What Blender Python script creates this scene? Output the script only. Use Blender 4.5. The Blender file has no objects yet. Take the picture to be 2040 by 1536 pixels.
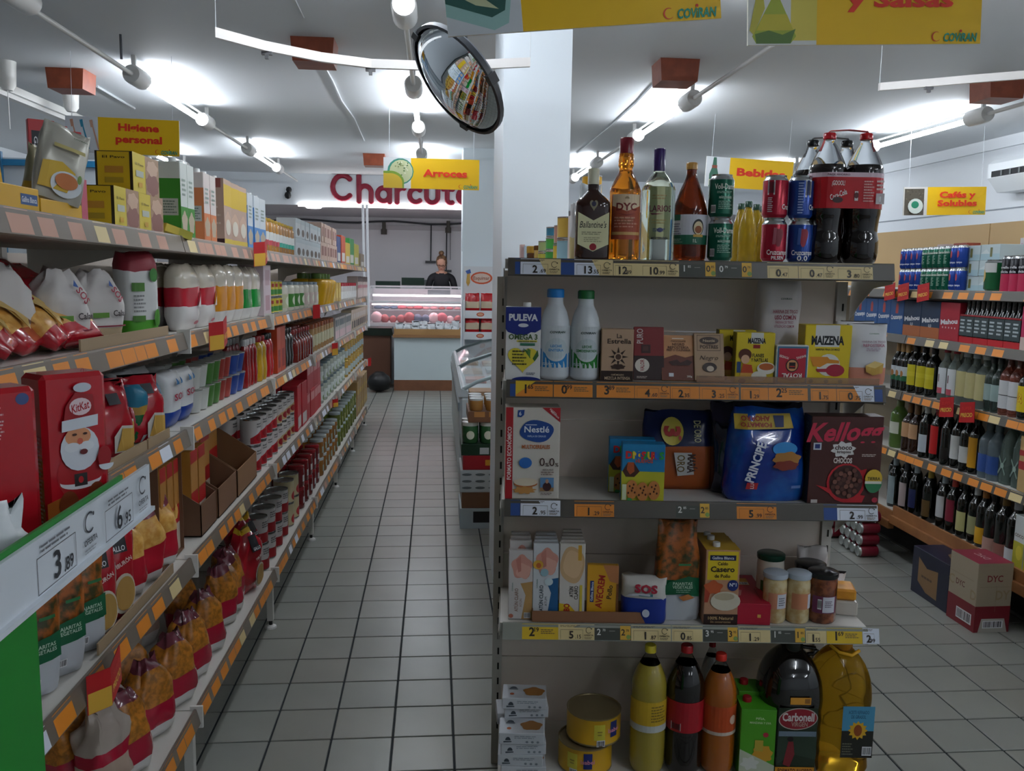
import bpy, math, random
from mathutils import Vector, Matrix
RND = random.Random(11)
sc = bpy.context.scene
COL = sc.collection

# ------------------------------------------------------------------ camera
F, PITCH, ROLL, YAW, EYE = 1718.0, .1313, .0160, .0897, 1.572
_cy, _sy, _cp, _sp = math.cos(YAW), math.sin(YAW), math.cos(PITCH), math.sin(PITCH)
FW = Vector((_sy*_cp, _cy*_cp, -_sp)); _ri = Vector((_cy, -_sy, 0)); _up = _ri.cross(FW)
RI = _ri*math.cos(ROLL) + _up*math.sin(ROLL); UP = _up*math.cos(ROLL) - _ri*math.sin(ROLL)
CAM = Vector((0, 0, EYE))
cd = bpy.data.cameras.new('camera'); cam = bpy.data.objects.new('camera', cd); COL.objects.link(cam)
cd.sensor_width = 36; cd.lens = F/2040*36; cd.clip_start = .02; cd.clip_end = 60
cam.matrix_world = Matrix(((RI.x, UP.x, -FW.x, 0), (RI.y, UP.y, -FW.y, 0), (RI.z, UP.z, -FW.z, EYE), (0, 0, 0, 1)))
sc.camera = cam
# ------------------------------------------------------------------ world, exposure
w = bpy.data.worlds.new('world'); sc.world = w; w.use_nodes = True
w.node_tree.nodes['Background'].inputs[0].default_value = (.75, .85, 1, 1)
w.node_tree.nodes['Background'].inputs[1].default_value = .02
sc.view_settings.view_transform = 'Standard'; sc.view_settings.look = 'None'
sc.view_settings.gamma = 1; sc.view_settings.use_curve_mapping = False
sc.view_settings.exposure = 0.0
TUBE_POWER = 50.0
CEIL = 2.85

# ------------------------------------------------------------------ pixel -> place (2040 x 1536 frame)
def ray(x, y): return FW + RI*((x-1020)/F) - UP*((y-768)/F)
def onz(x, y, z): d = ray(x, y); return CAM + d*((z-EYE)/d.z)
def onx(x, y, X): d = ray(x, y); return CAM + d*(X/d.x)
def ony(x, y, Y): d = ray(x, y); return CAM + d*(Y/d.y)
def toP(p):
    d = Vector(p)-CAM; Z = d.dot(FW); return 1020+F*d.dot(RI)/Z, 768-F*d.dot(UP)/Z

# ------------------------------------------------------------------ materials
def lin(h):
    h = h.lstrip('#')
    if len(h) == 3: h = ''.join(c*2 for c in h)
    v = [int(h[i:i+2], 16)/255 for i in (0, 2, 4)]
    return tuple(c/12.92 if c <= .04045 else ((c+.055)/1.055)**2.4 for c in v)
MATS = {}
def mat(color, rough=.5, metal=0., trans=0., emit=0., ior=1.45, noise=None, alpha=1., coat=0., spec=.5, bump=None):
    key = (color, rough, metal, trans, emit, ior, noise, alpha, coat, spec, bump)
    if key in MATS: return MATS[key]
    m = bpy.data.materials.new('mat_%s_%d' % (color.strip('#'), len(MATS))); m.use_nodes = True
    nt = m.node_tree; b = nt.nodes['Principled BSDF']; c = lin(color)
    b.inputs['Base Color'].default_value = (*c, 1); b.inputs['Roughness'].default_value = rough
    b.inputs['Metallic'].default_value = metal; b.inputs['Transmission Weight'].default_value = trans
    b.inputs['IOR'].default_value = ior; b.inputs['Alpha'].default_value = alpha
    b.inputs['Coat Weight'].default_value = coat; b.inputs['Specular IOR Level'].default_value = spec
    if emit:
        b.inputs['Emission Color'].default_value = (*c, 1); b.inputs['Emission Strength'].default_value = emit
    if noise:   # (second colour, scale, low, high)
        c2, s, lo, hi = noise
        tc = nt.nodes.new('ShaderNodeTexCoord'); n = nt.nodes.new('ShaderNodeTexNoise'); r = nt.nodes.new('ShaderNodeValToRGB')
        n.inputs['Scale'].default_value = s; n.inputs['Detail'].default_value = 5
        nt.links.new(tc.outputs['Object'], n.inputs['Vector']); nt.links.new(n.outputs['Fac'], r.inputs['Fac'])
        r.color_ramp.elements[0].position = lo; r.color_ramp.elements[1].position = hi
        r.color_ramp.elements[0].color = (*c, 1); r.color_ramp.elements[1].color = (*lin(c2), 1)
        nt.links.new(r.outputs['Color'], b.inputs['Base Color'])
    if bump:    # (scale, strength)
        tc = nt.nodes.new('ShaderNodeTexCoord'); n = nt.nodes.new('ShaderNodeTexNoise'); bp = nt.nodes.new('ShaderNodeBump')
        n.inputs['Scale'].default_value = bump[0]; n.inputs['Detail'].default_value = 3; bp.inputs['Strength'].default_value = bump[1]
        bp.inputs['Distance'].default_value = .01
        nt.links.new(tc.outputs['Object'], n.inputs['Vector']); nt.links.new(n.outputs['Fac'], bp.inputs['Height'])
        nt.links.new(bp.outputs['Normal'], b.inputs['Normal'])
    MATS[key] = m
    return m
def ink(c): return mat(c, .45)
def as_mat(m): return m if isinstance(m, bpy.types.Material) else ink(m)

# ------------------------------------------------------------------ mesh builder
class MB:
    def __init__(s): s.v = []; s.f = []; s.m = []; s.ms = []
    def mi(s, m):
        m = as_mat(m)
        if m not in s.ms: s.ms.append(m)
        return s.ms.index(m)
    def face(s, pts, m):
        b = len(s.v); s.v += [tuple(p) for p in pts]; s.f.append(tuple(range(b, b+len(pts)))); s.m.append(s.mi(m))
    def add(s, verts, faces, m):
        b = len(s.v); s.v += [tuple(p) for p in verts]; k = s.mi(m)
        for f in faces: s.f.append(tuple(b+i for i in f)); s.m.append(k)
    def box(s, x0, x1, y0, y1, z0, z1, m, skip=''):
        vs = [(x0,y0,z0),(x1,y0,z0),(x1,y1,z0),(x0,y1,z0),(x0,y0,z1),(x1,y0,z1),(x1,y1,z1),(x0,y1,z1)]
        s.add(vs, [(0,3,2,1),(4,5,6,7),(0,1,5,4),(1,2,6,5),(2,3,7,6),(3,0,4,7)], m); return s
    def bbox(s, x0, x1, y0, y1, z0, z1, m, b=.003):
        # box with chamfered edges
        vs = []; fs = []
        xs = (x0, x0+b, x1-b, x1); ys = (y0, y0+b, y1-b, y1); zs = (z0, z0+b, z1-b, z1); idx = {}
        def V(i, j, k):
            if (i, j, k) not in idx: idx[(i,j,k)] = len(vs); vs.append((xs[i], ys[j], zs[k]))
            return idx[(i,j,k)]
        E = [0, 3]
        for a in (0, 3):
            q = [V(a,1,1),V(a,2,1),V(a,2,2),V(a,1,2)]; fs.append(q if a else q[::-1])
            q = [V(1,a,1),V(2,a,1),V(2,a,2),V(1,a,2)]; fs.append(q[::-1] if a else q)
            q = [V(1,1,a),V(2,1,a),V(2,2,a),V(1,2,a)]; fs.append(q if a else q[::-1])
        ii = lambda a: 1 if a == 0 else 2
        for a in E:
            for c in E:
                fs.append([V(a,ii(c),1),V(a,ii(c),2),V(ii(a),c,2),V(ii(a),c,1)])
                fs.append([V(a,1,ii(c)),V(a,2,ii(c)),V(ii(a),2,c),V(ii(a),1,c)])
                fs.append([V(1,a,ii(c)),V(2,a,ii(c)),V(2,ii(a),c),V(1,ii(a),c)])
                for e in E: fs.append([V(a,ii(c),ii(e)),V(ii(a),c,ii(e)),V(ii(a),ii(c),e)])
        s.add(vs, fs, m); return s
    def lathe(s, prof, m, n=24, cx=0, cy=0, cz=0, sx=1, sy=1, sq=None, closed=True, bands=None):
        # prof: [(r,z)]; sq: superellipse exponent; bands: [(z_top, material)] colours rows of faces
        b = len(s.v); k = s.mi(m)
        for r, z in prof:
            for i in range(n):
                a = 2*math.pi*i/n; c, d = math.cos(a), math.sin(a)
                if sq:
                    e = 2/sq; c = math.copysign(abs(c)**e, c); d = math.copysign(abs(d)**e, d)
                s.v.append((cx+r*c*sx, cy+r*d*sy, cz+z))
        for j in range(len(prof)-1):
            kk = k
            if bands:
                zm = (prof[j][1]+prof[j+1][1])/2
                for zt, bm in bands:
                    if zm <= zt: kk = s.mi(bm); break
            for i in range(n):
                i2 = (i+1) % n
                s.f.append((b+j*n+i, b+j*n+i2, b+(j+1)*n+i2, b+(j+1)*n+i)); s.m.append(kk)
        if closed:
            s.f.append(tuple(b+i for i in range(n))[::-1]); s.m.append(k)
            t = b+(len(prof)-1)*n; s.f.append(tuple(t+i for i in range(n))); s.m.append(k)
        return s
    def prism(s, poly, axis, a, b, m):
        # poly: 2-D points, extruded from a to b along axis 'x','y' or 'z'
        n = len(poly)
        def P(p, t): return {'x': (t, p[0], p[1]), 'y': (p[0], t, p[1]), 'z': (p[0], p[1], t)}[axis]
        vs = [P(p, a) for p in poly]+[P(p, b) for p in poly]
        fs = [tuple(range(n))[::-1], tuple(range(n, 2*n))]+[(i, (i+1) % n, n+(i+1) % n, n+i) for i in range(n)]
        s.add(vs, fs, m); return s
    def tube(s, path, r, m, n=8, close=True):
        pts = [Vector(p) for p in path]; b = len(s.v); k = s.mi(m); rr = r if isinstance(r, (list, tuple)) else [r]*len(pts)
        up = None
        for i, p in enumerate(pts):
            t = (pts[min(i+1, len(pts)-1)]-pts[max(i-1, 0)]).normalized()
            if up is None: up = Vector((0, 0, 1)) if abs(t.z) < .9 else Vector((1, 0, 0))
            x = t.cross(up).normalized(); y = x.cross(t).normalized(); up = y
            for j in range(n):
                a = 2*math.pi*j/n; s.v.append(tuple(p+x*rr[i]*math.cos(a)+y*rr[i]*math.sin(a)))
        for i in range(len(pts)-1):
            for j in range(n):
                j2 = (j+1) % n; s.f.append((b+i*n+j, b+i*n+j2, b+(i+1)*n+j2, b+(i+1)*n+j)); s.m.append(k)
        if close:
            s.f.append(tuple(b+j for j in range(n))[::-1]); s.m.append(k)
            e = b+(len(pts)-1)*n; s.f.append(tuple(e+j for j in range(n))); s.m.append(k)
        return s
    def mesh(s, name, smooth=None):
        me = bpy.data.meshes.new(name); me.from_pydata(s.v, [], s.f)
        for m in s.ms: me.materials.append(m)
        if s.m: me.polygons.foreach_set('material_index', s.m)
        if smooth:
            import bmesh
            bm = bmesh.new(); bm.from_mesh(me); bmesh.ops.recalc_face_normals(bm, faces=bm.faces)
            for e in bm.edges:
                e.smooth = len(e.link_faces) == 2 and e.calc_face_angle(0) < math.radians(smooth)
            for f in bm.faces: f.smooth = True
            bm.to_mesh(me); bm.free()
        me.update(); return me
    def build(s, name, parent=None, loc=(0, 0, 0), rz=0, smooth=None):
        return link(name, s.mesh(name, smooth), parent, loc, rz)
def link(name, data, parent=None, loc=(0, 0, 0), rz=0):
    o = bpy.data.objects.new(name, data); COL.objects.link(o); o.parent = parent
    o.location = loc; o.rotation_euler = (0, 0, rz); return o
def empty(name, loc=(0, 0, 0), rz=0): return link(name, None, None, loc, rz)
def tag(o, label=None, cat=None, group=None, kind=None):
    if label: o['label'] = label
    if cat: o['category'] = cat
    if group: o['group'] = group
    if kind: o['kind'] = kind
    return o
def struct(o): o['kind'] = 'structure'; return o
def dup(o, loc=None, rz=None, label=None, group=None, parent=None):
    c = o.copy(); COL.objects.link(c); c.parent = parent
    if loc is not None: c.location = loc
    if rz is not None: c.rotation_euler = (c.rotation_euler[0], c.rotation_euler[1], rz)
    if label: c['label'] = label
    if group: c['group'] = group
    for ch in list(o.children): dup(ch, parent=c)
    return c

# ------------------------------------------------------------------ flat print on packs
_TXT = {}
def text_geo(t, bold=.018, space=1.0):
    k = (t, bold, space)
    if k not in _TXT:
        c = bpy.data.curves.new('t', 'FONT'); c.body = t; c.offset = bold; c.resolution_u = 2; c.space_character = space
        o = bpy.data.objects.new('t', c); m = bpy.data.meshes.new_from_object(o)
        vs = [(v.co.x, v.co.y) for v in m.vertices]; fs = [tuple(p.vertices) for p in m.polygons]
        bpy.data.objects.remove(o); bpy.data.curves.remove(c); bpy.data.meshes.remove(m)
        if vs:
            x0 = min(v[0] for v in vs); x1 = max(v[0] for v in vs)
            vs = [((v[0]-(x0+x1)/2), v[1]-.345) for v in vs]; w_ = x1-x0
        else: w_ = 1
        _TXT[k] = (vs, fs, w_)
    return _TXT[k]
def wavy(cx, cy, rx, ry, n=28, k=7, a=.12):
    return [(cx+rx*(1+a*math.sin(k*t))*math.cos(t), cy+ry*(1+a*math.sin(k*t))*math.sin(t)) for t in [2*math.pi*i/n for i in range(n)]]
def ell(cx, cy, rx, ry, n=24, a0=0, a1=360):
    return [(cx+rx*math.cos(math.radians(a0+(a1-a0)*i/n)), cy+ry*math.sin(math.radians(a0+(a1-a0)*i/n))) for i in range(n+(0 if a1-a0 == 360 else 1))]
def heart(cx, cy, w_, h):
    return [(cx+w_*.5*(math.sin(t)**3), cy+h*.5*(13*math.cos(t)-5*math.cos(2*t)-2*math.cos(3*t)-math.cos(4*t))/15) for t in [2*math.pi*i/32 for i in range(32)]]
def star(cx, cy, r, r2, n=5, a0=90):
    return [(cx+(r if i % 2 == 0 else r2)*math.cos(math.radians(a0+180*i/n)), cy+(r if i % 2 == 0 else r2)*math.sin(math.radians(a0+180*i/n))) for i in range(2*n)]
def clip_x(poly, x, sgn):
    out = []
    for i in range(len(poly)):
        a, b = poly[i], poly[(i+1) % len(poly)]; ia, ib = sgn*(a[0]-x) >= 0, sgn*(b[0]-x) >= 0
        if ia: out.append(a)
        if ia != ib:
            t = (x-a[0])/(b[0]-a[0]); out.append((x, a[1]+(b[1]-a[1])*t))
    return out
LAYER = .00025
def printing(mb, mp, items, cols=1):
    """items in metres on a face: mp(u, v, off) -> point.  r/e/p/t/bar = rectangle, ellipse, polygon, text, barcode"""
    lay = 1
    for it in items:
        k = it[0]; off = LAYER*lay; lay += 1
        if k == 'r':
            _, x0, y0, x1, y1, c = it; n = max(1, cols)
            for i in range(n):
                a, b = x0+(x1-x0)*i/n, x0+(x1-x0)*(i+1)/n
                mb.face([mp(a, y0, off), mp(b, y0, off), mp(b, y1, off), mp(a, y1, off)], c)
        elif k == 'e':
            _, cx, cy, rx, ry, c = it[:6]; n = 9 if cols == 1 else 12; prev = None
            for i in range(n+1):
                t = math.pi*i/n; x = cx-rx*math.cos(t); h = ry*math.sin(t)
                cur = (x, cy-h, cy+h)
                if prev:
                    pts = [(prev[0], prev[1]), (cur[0], cur[1]), (cur[0], cur[2]), (prev[0], prev[2])]
                    if prev[1] == prev[2] or i == 1: pts = pts[:3]
                    if i == n: pts = [pts[0], pts[1], pts[-1]]
                    mb.face([mp(*p, off) for p in pts], c)
                prev = cur
        elif k == 'p':
            if cols == 1: mb.face([mp(*p, off) for p in it[1]], it[2])
            else:
                xs = [p[0] for p in it[1]]; a0, a1 = min(xs), max(xs); n = max(2, cols//2+2)
                for i in range(n):
                    q = clip_x(clip_x(it[1], a0+(a1-a0)*i/n, 1), a0+(a1-a0)*(i+1)/n, -1)
                    if len(q) >= 3: mb.face([mp(*p, off) for p in q], it[2])
        elif k == 't':
            _, s, cx, cy, h, c = it[:6]; o = it[6] if len(it) > 6 else {}
            vs, fs, w_ = text_geo(s, o.get('bold', .018), o.get('sp', 1.0)); sy = h/.69; sx = sy*o.get('stretch', 1)
            if 'w' in o: sx = o['w']/w_
            a = math.radians(o.get('rot', 0)); ca, sa = math.cos(a), math.sin(a); sh = o.get('shear', 0)
            out = []
            for x, y in vs:
                X, Y = (x+sh*y)*sx, y*sy; out.append(mp(cx+X*ca-Y*sa, cy+X*sa+Y*ca, off))
            mb.add(out, fs, c)
        elif k == 'bar':
            _, x0, y0, x1, y1 = it
            mb.face([mp(x0, y0, off), mp(x1, y0, off), mp(x1, y1, off), mp(x0, y1, off)], '#e8e8ea')
            n = 13; g = random.Random(3)
            for i in range(n):
                a = x0+(x1-x0)*(.06+.88*i/n); b = a+(x1-x0)*.88/n*g.uniform(.3, .75)
                yy = (y0*.88+y1*.12, y0*.1+y1*.9)
                mb.face([mp(a, yy[0], off+LAYER), mp(b, yy[0], off+LAYER), mp(b, yy[1], off+LAYER), mp(a, yy[1], off+LAYER)], '#222226')
        elif k == 'lines':   # small illegible print: rows of short dashes
            _, x0, y0, x1, y1, n, c = it; g = random.Random(5)
            hgt = (y1-y0)/n
            for i in range(n):
                y = y1-hgt*(i+.5); x = x0; L = x1-(x1-x0)*g.uniform(0, .25)
                while x < L:
                    b = min(L, x+(x1-x0)*g.uniform(.08, .22))
                    mb.face([mp(x, y-hgt*.24, off), mp(b, y-hgt*.24, off), mp(b, y+hgt*.24, off), mp(x, y+hgt*.24, off)], c); x = b+(x1-x0)*.03
# face maps for a box w x d x h (front at y=-d/2, base z=0); u,v measured from the lower left corner of the face
def m_front(w_, d, h): return lambda u, v, o: (-w_/2+u, -d/2-o, v)
def m_right(w_, d, h): return lambda u, v, o: (w_/2+o, -d/2+u, v)
def m_left(w_, d, h): return lambda u, v, o: (-w_/2-o, d/2-u, v)
def m_top(w_, d, h): return lambda u, v, o: (-w_/2+u, -d/2+v, h+o)
def m_cyl(r, sx=1, sy=1, a0=0):
    return lambda u, v, o: ((r+o)*math.sin(u/r+a0)*sx, -(r+o)*math.cos(u/r+a0)*sy, v)
# ================================================================== room
WALL = mat('#e8edf2', .55, bump=(60, .04)); CEILM = mat('#d9dde0', .7, bump=(25, .05))
FAR_Y, RIGHT_X, LEFT_X, BACK_Y = 14.9, 5.12, -4.8, -5.0
GROUT = mat('#20272b', .8)
TILE = .205; TX0, TY0 = -.548, 3.5875
fl = MB(); fl.box(LEFT_X, RIGHT_X, BACK_Y, FAR_Y, -.12, -.004, GROUT)
floor = struct(fl.build('floor'))
tile_m = [mat(c, .28, noise=(c2, 3.5, .3, .75)) for c, c2 in (('#8a8c85', '#92938c'), ('#8c8e87', '#858781'), ('#878984', '#8f9089'), ('#8f8f87', '#898982'))]
tile_me = []
for m in tile_m:
    b = MB(); h = TILE/2-.0035; b.bbox(-h, h, -h, h, -.006, 0, m, .0018); tile_me.append(b.mesh('tile'))
cells = []
for i in range(-22, 30):
    for j in range(-42, 53):
        x, y = TX0+TILE*(i+.5), TY0+TILE*(j+.5)
        if not (LEFT_X+.1 < x < RIGHT_X-.1 and BACK_Y+.1 < y < FAR_Y-.1): continue
        seen = False; dist = math.hypot(x, y)
        if y > 1.2:
            px_, py_ = toP((x, y, 0)); seen = -60 < px_ < 2100 and py_ < 1600
            if x < -.74 or (.25 < x < 1.3 and y < 7) or x > 2.75: seen = False
        cells.append((0 if seen else 1, dist, x, y))
cells.sort()
rest = MB(); h = TILE/2-.0035
for n, (u, d, x, y) in enumerate(cells):
    k = RND.randrange(4)
    if n < 300: link('tile', tile_me[k], floor, (x, y, 0))
    else: rest.add([(x-h, y-h, -.006), (x+h, y-h, -.006), (x+h, y+h, -.006), (x-h, y+h, -.006), (x-h+.0015, y-h+.0015, 0), (x+h-.0015, y-h+.0015, 0), (x+h-.0015, y+h-.0015, 0), (x-h+.0015, y+h-.0015, 0)],
              [(4, 5, 6, 7), (0, 1, 5, 4), (1, 2, 6, 5), (2, 3, 7, 6), (3, 0, 4, 7)], tile_m[k])
tag(rest.build('tile_field', floor), kind='stuff')
c = MB(); c.box(LEFT_X, RIGHT_X, BACK_Y, 12.2, CEIL, CEIL+.12, CEILM); struct(c.build('ceiling'))
c = MB(); c.box(LEFT_X-.12, LEFT_X, BACK_Y, FAR_Y, 0, CEIL+.1, WALL); struct(c.build('wall_left'))
c = MB(); c.box(RIGHT_X, RIGHT_X+.12, BACK_Y, FAR_Y, 0, CEIL+.1, WALL); wr = struct(c.build('wall_right'))
c = MB(); c.box(LEFT_X, RIGHT_X, BACK_Y-.12, BACK_Y, 0, CEIL+.1, WALL); struct(c.build('wall_back'))
BWALL = mat('#e9e6ea', .3)
c = MB(); c.box(LEFT_X, RIGHT_X, FAR_Y, FAR_Y+.12, 0, CEIL+.1, BWALL); wf = struct(c.build('wall_far'))
# grooves of the wall panels on the right wall and the cove under the ceiling
c = MB(); c.box(RIGHT_X-.006, RIGHT_X, 2, FAR_Y, 2.20, 2.212, '#8f979f'); c.build('panel_joint', wr)
c = MB(); c.box(RIGHT_X-.03, RIGHT_X, 2, FAR_Y, CEIL-.10, CEIL, WALL); c.build('cove_strip', wr)
# fascia over the deli counter and the lower soffit behind it
FY = 12.2
zb = 2.43
c = MB(); c.box(LEFT_X, RIGHT_X, FY, FY+.08, zb, CEIL+.1, WALL); fas = struct(c.build('wall_fascia'))
c = MB(); c.box(LEFT_X, RIGHT_X, FY+.08, FAR_Y, zb+.01, zb+.11, mat('#d8d4d8', .6)); struct(c.build('ceiling_soffit'))
# ================================================================== lights
PLW = mat('#e6e6e2', .4); CAPM = mat('#d3d3d0', .35)
TUBE = mat('#f1f7ff', .3, emit=TUBE_POWER); TUBE_OFF = mat('#e9eef0', .3)
ROWS = {'left': (-1.85, [(5.85, 7.24, 1), (9.09, 10.47, 1)]),
        'middle': (-.145, [(-3.9, -2.5, 0), (-.65, .75, 0), (2.6, 4.0, 1), (5.86, 7.28, 1), (9.1, 10.5, 1)]),
        'right': (1.70, [(-3.9, -2.5, 1), (-.65, .75, 1), (2.6, 4.0, 1), (5.99, 7.37, 1), (9.4, 10.7, 1)]),
        'far right': (3.88, [(-3.9, -2.5, 1), (-.65, .75, 1), (2.6, 4.0, 1), (6.19, 7.55, 1), (9.4, 10.7, 1)]),  # first three tubes out of view, added to light the end unit from the right
        'far left': (-2.93, [(9.5, 10.47, 1)])}
ZT = 2.72
where = {'left': 'over the left-hand shelving', 'middle': 'over the middle aisle', 'right': 'over the right-hand shelving', 'far right': 'near the right wall', 'far left': 'beyond the left-hand shelving'}
nth = ['unseen rearmost', 'unseen near', 'nearest', 'second', 'farthest']
def tube_light(x, y0, y1, on, label):
    t = empty('tube_light', (x, y0, ZT))
    L = y1-y0
    b = MB(); b.tube([(0, 0, 0), (0, L, 0)], .019, TUBE if on else TUBE_OFF, 12); b.build('tube', t, smooth=40)
    b = MB(); b.tube([(0, -.1, .055), (0, L+.1, .055)], .008, CAPM, 8); b.build('rod', t, smooth=40)
    for e, sgn in ((0, -1), (L, 1)):
        b = MB(); b.lathe([(.05, 0), (.058, .02), (.058, .20), (.05, .22)], CAPM, 18); o = b.build('end_cap', t, (0, e, .01), smooth=40)
        o.rotation_euler = (-sgn*math.pi/2, 0, 0)
        b = MB(); b.box(-.012, .012, -.012, .012, 0, CEIL-ZT-.05, CAPM); b.build('bracket', t, (0, e+sgn*.16, .05))
    tag(t, label, 'light', 'tube lights on the ceiling')
for rn, (x, tubes) in ROWS.items():
    for i, (y0, y1, on) in enumerate(tubes):
        n = nth[i] if len(tubes) == 5 else ('nearer' if i == 0 else 'farther') if len(tubes) == 2 else 'lit'
        tube_light(x, y0, y1, on, '%s %s tube light in the ceiling row %s' % (n, 'glowing' if on else 'unlit', where[rn]))
    if rn == 'far left': continue
    # conduit between the tubes
    ends = [min(0.4, tubes[0][0]-.6)]+[v for t in tubes for v in (t[0]-.22, t[1]+.22)]+[12.0]
    for k in range(0, len(ends)-1, 2):
        if ends[k+1]-ends[k] > .1:
            b = MB(); b.tube([(x, ends[k], ZT+.01), (x, ends[k+1], ZT+.01)], .014, CAPM, 10); yy = (ends[k]+ends[k+1])/2
            tag(b.build('cable_conduit', smooth=40), 'pale conduit, %s of its lamp row %s' % (('first section', 'second section', 'third section', 'fourth section', 'fifth section', 'last section')[min(5, k//2)], where[rn]), 'conduit')
# unlit white rail at the far left
b = MB(); b.box(-.05, .05, 0, 1.9, 0, .05, PLW); b.box(-.025, .025, 0, 1.9, -.03, 0, CAPM)
tag(b.build('light_rail', loc=(-2.86, 5.6, 2.70)), 'unlit white lamp rail on the ceiling at the top left', 'rail')
# small near lamp end at the upper left
t = empty('tube_light', (-1.80, 2.75, ZT+.0))
b = MB(); b.lathe([(.05, 0), (.058, .02), (.058, .26), (.05, .28)], CAPM, 18); o = b.build('end_cap', t, (0, 1.45, 0), smooth=40); o.rotation_euler = (math.pi/2, 0, 0)
b = MB(); b.tube([(0, -.3, 0), (0, 1.2, 0)], .019, TUBE_OFF, 12); b.build('tube', t, smooth=40)
tag(t, 'lamp end with white cap in the top left corner', 'light', 'tube lights on the ceiling')
for p, s in (((12, 150), 'at the left edge'), ((140, 200), 'over the toothbrush sign')):
    q = onz(p[0], p[1]-28, 2.85)
    b = MB(); b.lathe([(.03, 0), (.05, .03), (.055, .13), (.058, .18)], PLW, 16, cz=-.18)
    o = b.build('lamp_socket', loc=q, smooth=40)
    c = MB(); c.tube([(0, 0, -.18), (0, 0, -.42 if p[0] < 100 else -.22)], .003, PLW, 6); c.build('cord', o)
    tag(o, 'white pendant lamp socket hanging from the ceiling %s' % s, 'lamp socket', 'pendant sockets')
# wooden blocks on the ceiling
WOODM = mat('#7d3a22', .45, noise=('#91482c', 14, .35, .7))
for x, y, lab in ((-2.43, 6.22, 'above the toothbrush sign'), (-.69, 5.2, 'above the middle aisle near the mirror'), (1.45, 5.36, 'between the two big yellow signs'), (3.62, 5.5, 'at the right edge'), (-.69, 10.05, 'just above the red wall lettering')):
    b = MB(); b.prism([(-.12, 0), (.12, 0), (.11, -.13), (-.11, -.13)], 'y', -.11, .11, WOODM)
    tag(b.build('wooden_block', loc=(x, y, CEIL)), 'reddish wooden block fixed to the ceiling %s' % lab, 'block', 'wooden ceiling blocks')
# thin cable runs on the ceiling
CBL = mat('#c9ced2', .5)
def run(pts, r=.006, lab='', m=CBL, name='ceiling_cable'):
    b = MB(); b.tube(pts, r, m, 6); return tag(b.build(name, smooth=60), lab, 'cable')
pp = [onz(x, y, CEIL-.008) for x, y in ((645, 130), (662, 160), (680, 200), (705, 235), (725, 280))]
run(pp, .008, 'wavy pale cable on the ceiling behind a wooden block')
run([onz(x, y, CEIL-.004) for x, y in ((588, 0), (605, 35))], .004, 'short thin cable on the ceiling at the top')
pp = [onz(x, y, CEIL-.008) for x, y in ((1303, 167), (1268, 205), (1220, 248), (1150, 305))]
run(pp, .006, 'thin cable running from the wooden block towards the pillar')
run([onz(x, y, CEIL-.008) for x, y in ((193, 172), (268, 216))], .009, 'short white cable duct beside the left wooden block')
q0, q1 = onz(242, 118, 2.6), onz(242, 83, 2.6)
run([(q0.x, q0.y, q0.z), (q0.x, q0.y, q0.z+.12)], .006, 'short dark rod hanging above the left lamp row', mat('#30343a', .5))
# suspended white plastic rails with clips
RAILM = mat('#dedad6', .45)
def hang_rail(pix, z, lab, clips):
    pts = [onz(x, y, z) for x, y in pix]; b = MB()
    for i in range(len(pts)-1):
        a, c = pts[i], pts[i+1]
        b.add([(a.x, a.y-.008, a.z-.018), (c.x, c.y-.008, c.z-.018), (c.x, c.y-.008, c.z+.018), (a.x, a.y-.008, a.z+.018), (a.x, a.y+.012, a.z-.018), (c.x, c.y+.012, c.z-.018), (c.x, c.y+.012, c.z+.018), (a.x, a.y+.012, a.z+.018)],
              [(0, 1, 2, 3), (7, 6, 5, 4), (3, 2, 6, 7), (4, 5, 1, 0), (0, 3, 7, 4), (1, 5, 6, 2)], RAILM)
    o = b.build('hanging_rail'); tag(o, lab, 'rail')
    for x, y in clips:
        p = onz(x, y, z); c = MB(); c.box(-.02, .02, -.004, .012, -.03, -.018, '#6d6d70'); c.box(-.007, .007, -.004, .01, -.045, -.03, '#6d6d70'); c.build('clip', o, p)
    for k in (0, -1):
        p = pts[k]; c = MB(); c.tube([(p.x, p.y, p.z+.018), (p.x, p.y, CEIL)], .0015, '#d8dde0', 5); c.build('string', o)
    return o
hang_rail([(430, 65), (530, 92), (640, 114), (740, 127), (850, 131), (950, 129), (1056, 124)], 2.42, 'long thin white rail hanging across the aisle in front of the pillar', [(531, 93), (738, 127), (955, 128)])
hang_rail([(1752, 173), (1850, 165), (1940, 157), (2080, 146)], 2.5, 'thin white rail hanging in front of the right wooden block', [(1852, 165)])

# ================================================================== pillar, mirror, wall unit
c = MB(); c.box(.302, .608, 4.0, 4.62, 0, CEIL, mat('#e6eef4', .5)); struct(c.build('pillar'))
mp_ = ony(912, 160, 3.45)
n_ = Vector((-.70, -.33, -.63)).normalized()
rot = n_.to_track_quat('Z', 'Y')
mr = empty('convex_mirror', mp_); mr.rotation_mode = 'QUATERNION'; mr.rotation_quaternion = rot
b = MB(); b.lathe([(.222, 0), (.2, .018), (.16, .036), (.1, .052), (.05, .058), (.004, .06)], mat('#dfe6ea', .03, metal=1.), 40, closed=False); b.build('mirror_face', mr, smooth=60)
b = MB(); b.lathe([(.222, -.012), (.232, -.012), (.234, .01), (.222, .012)], mat('#23272c', .4), 40, closed=False); b.build('rim', mr, smooth=40)
b = MB(); b.lathe([(.01, -.05), (.21, -.03), (.224, -.008)], mat('#555b62', .5), 32, closed=True); b.build('back_shell', mr, smooth=60)
for a in (20, 140, 260):
    b = MB(); b.box(-.02, .02, .215, .24, -.02, .016, '#1c1f23'); o = b.build('clip', mr); o.rotation_euler = (0, 0, math.radians(a))
tag(mr, 'round convex safety mirror with black rim beside the pillar', 'mirror')
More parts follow.
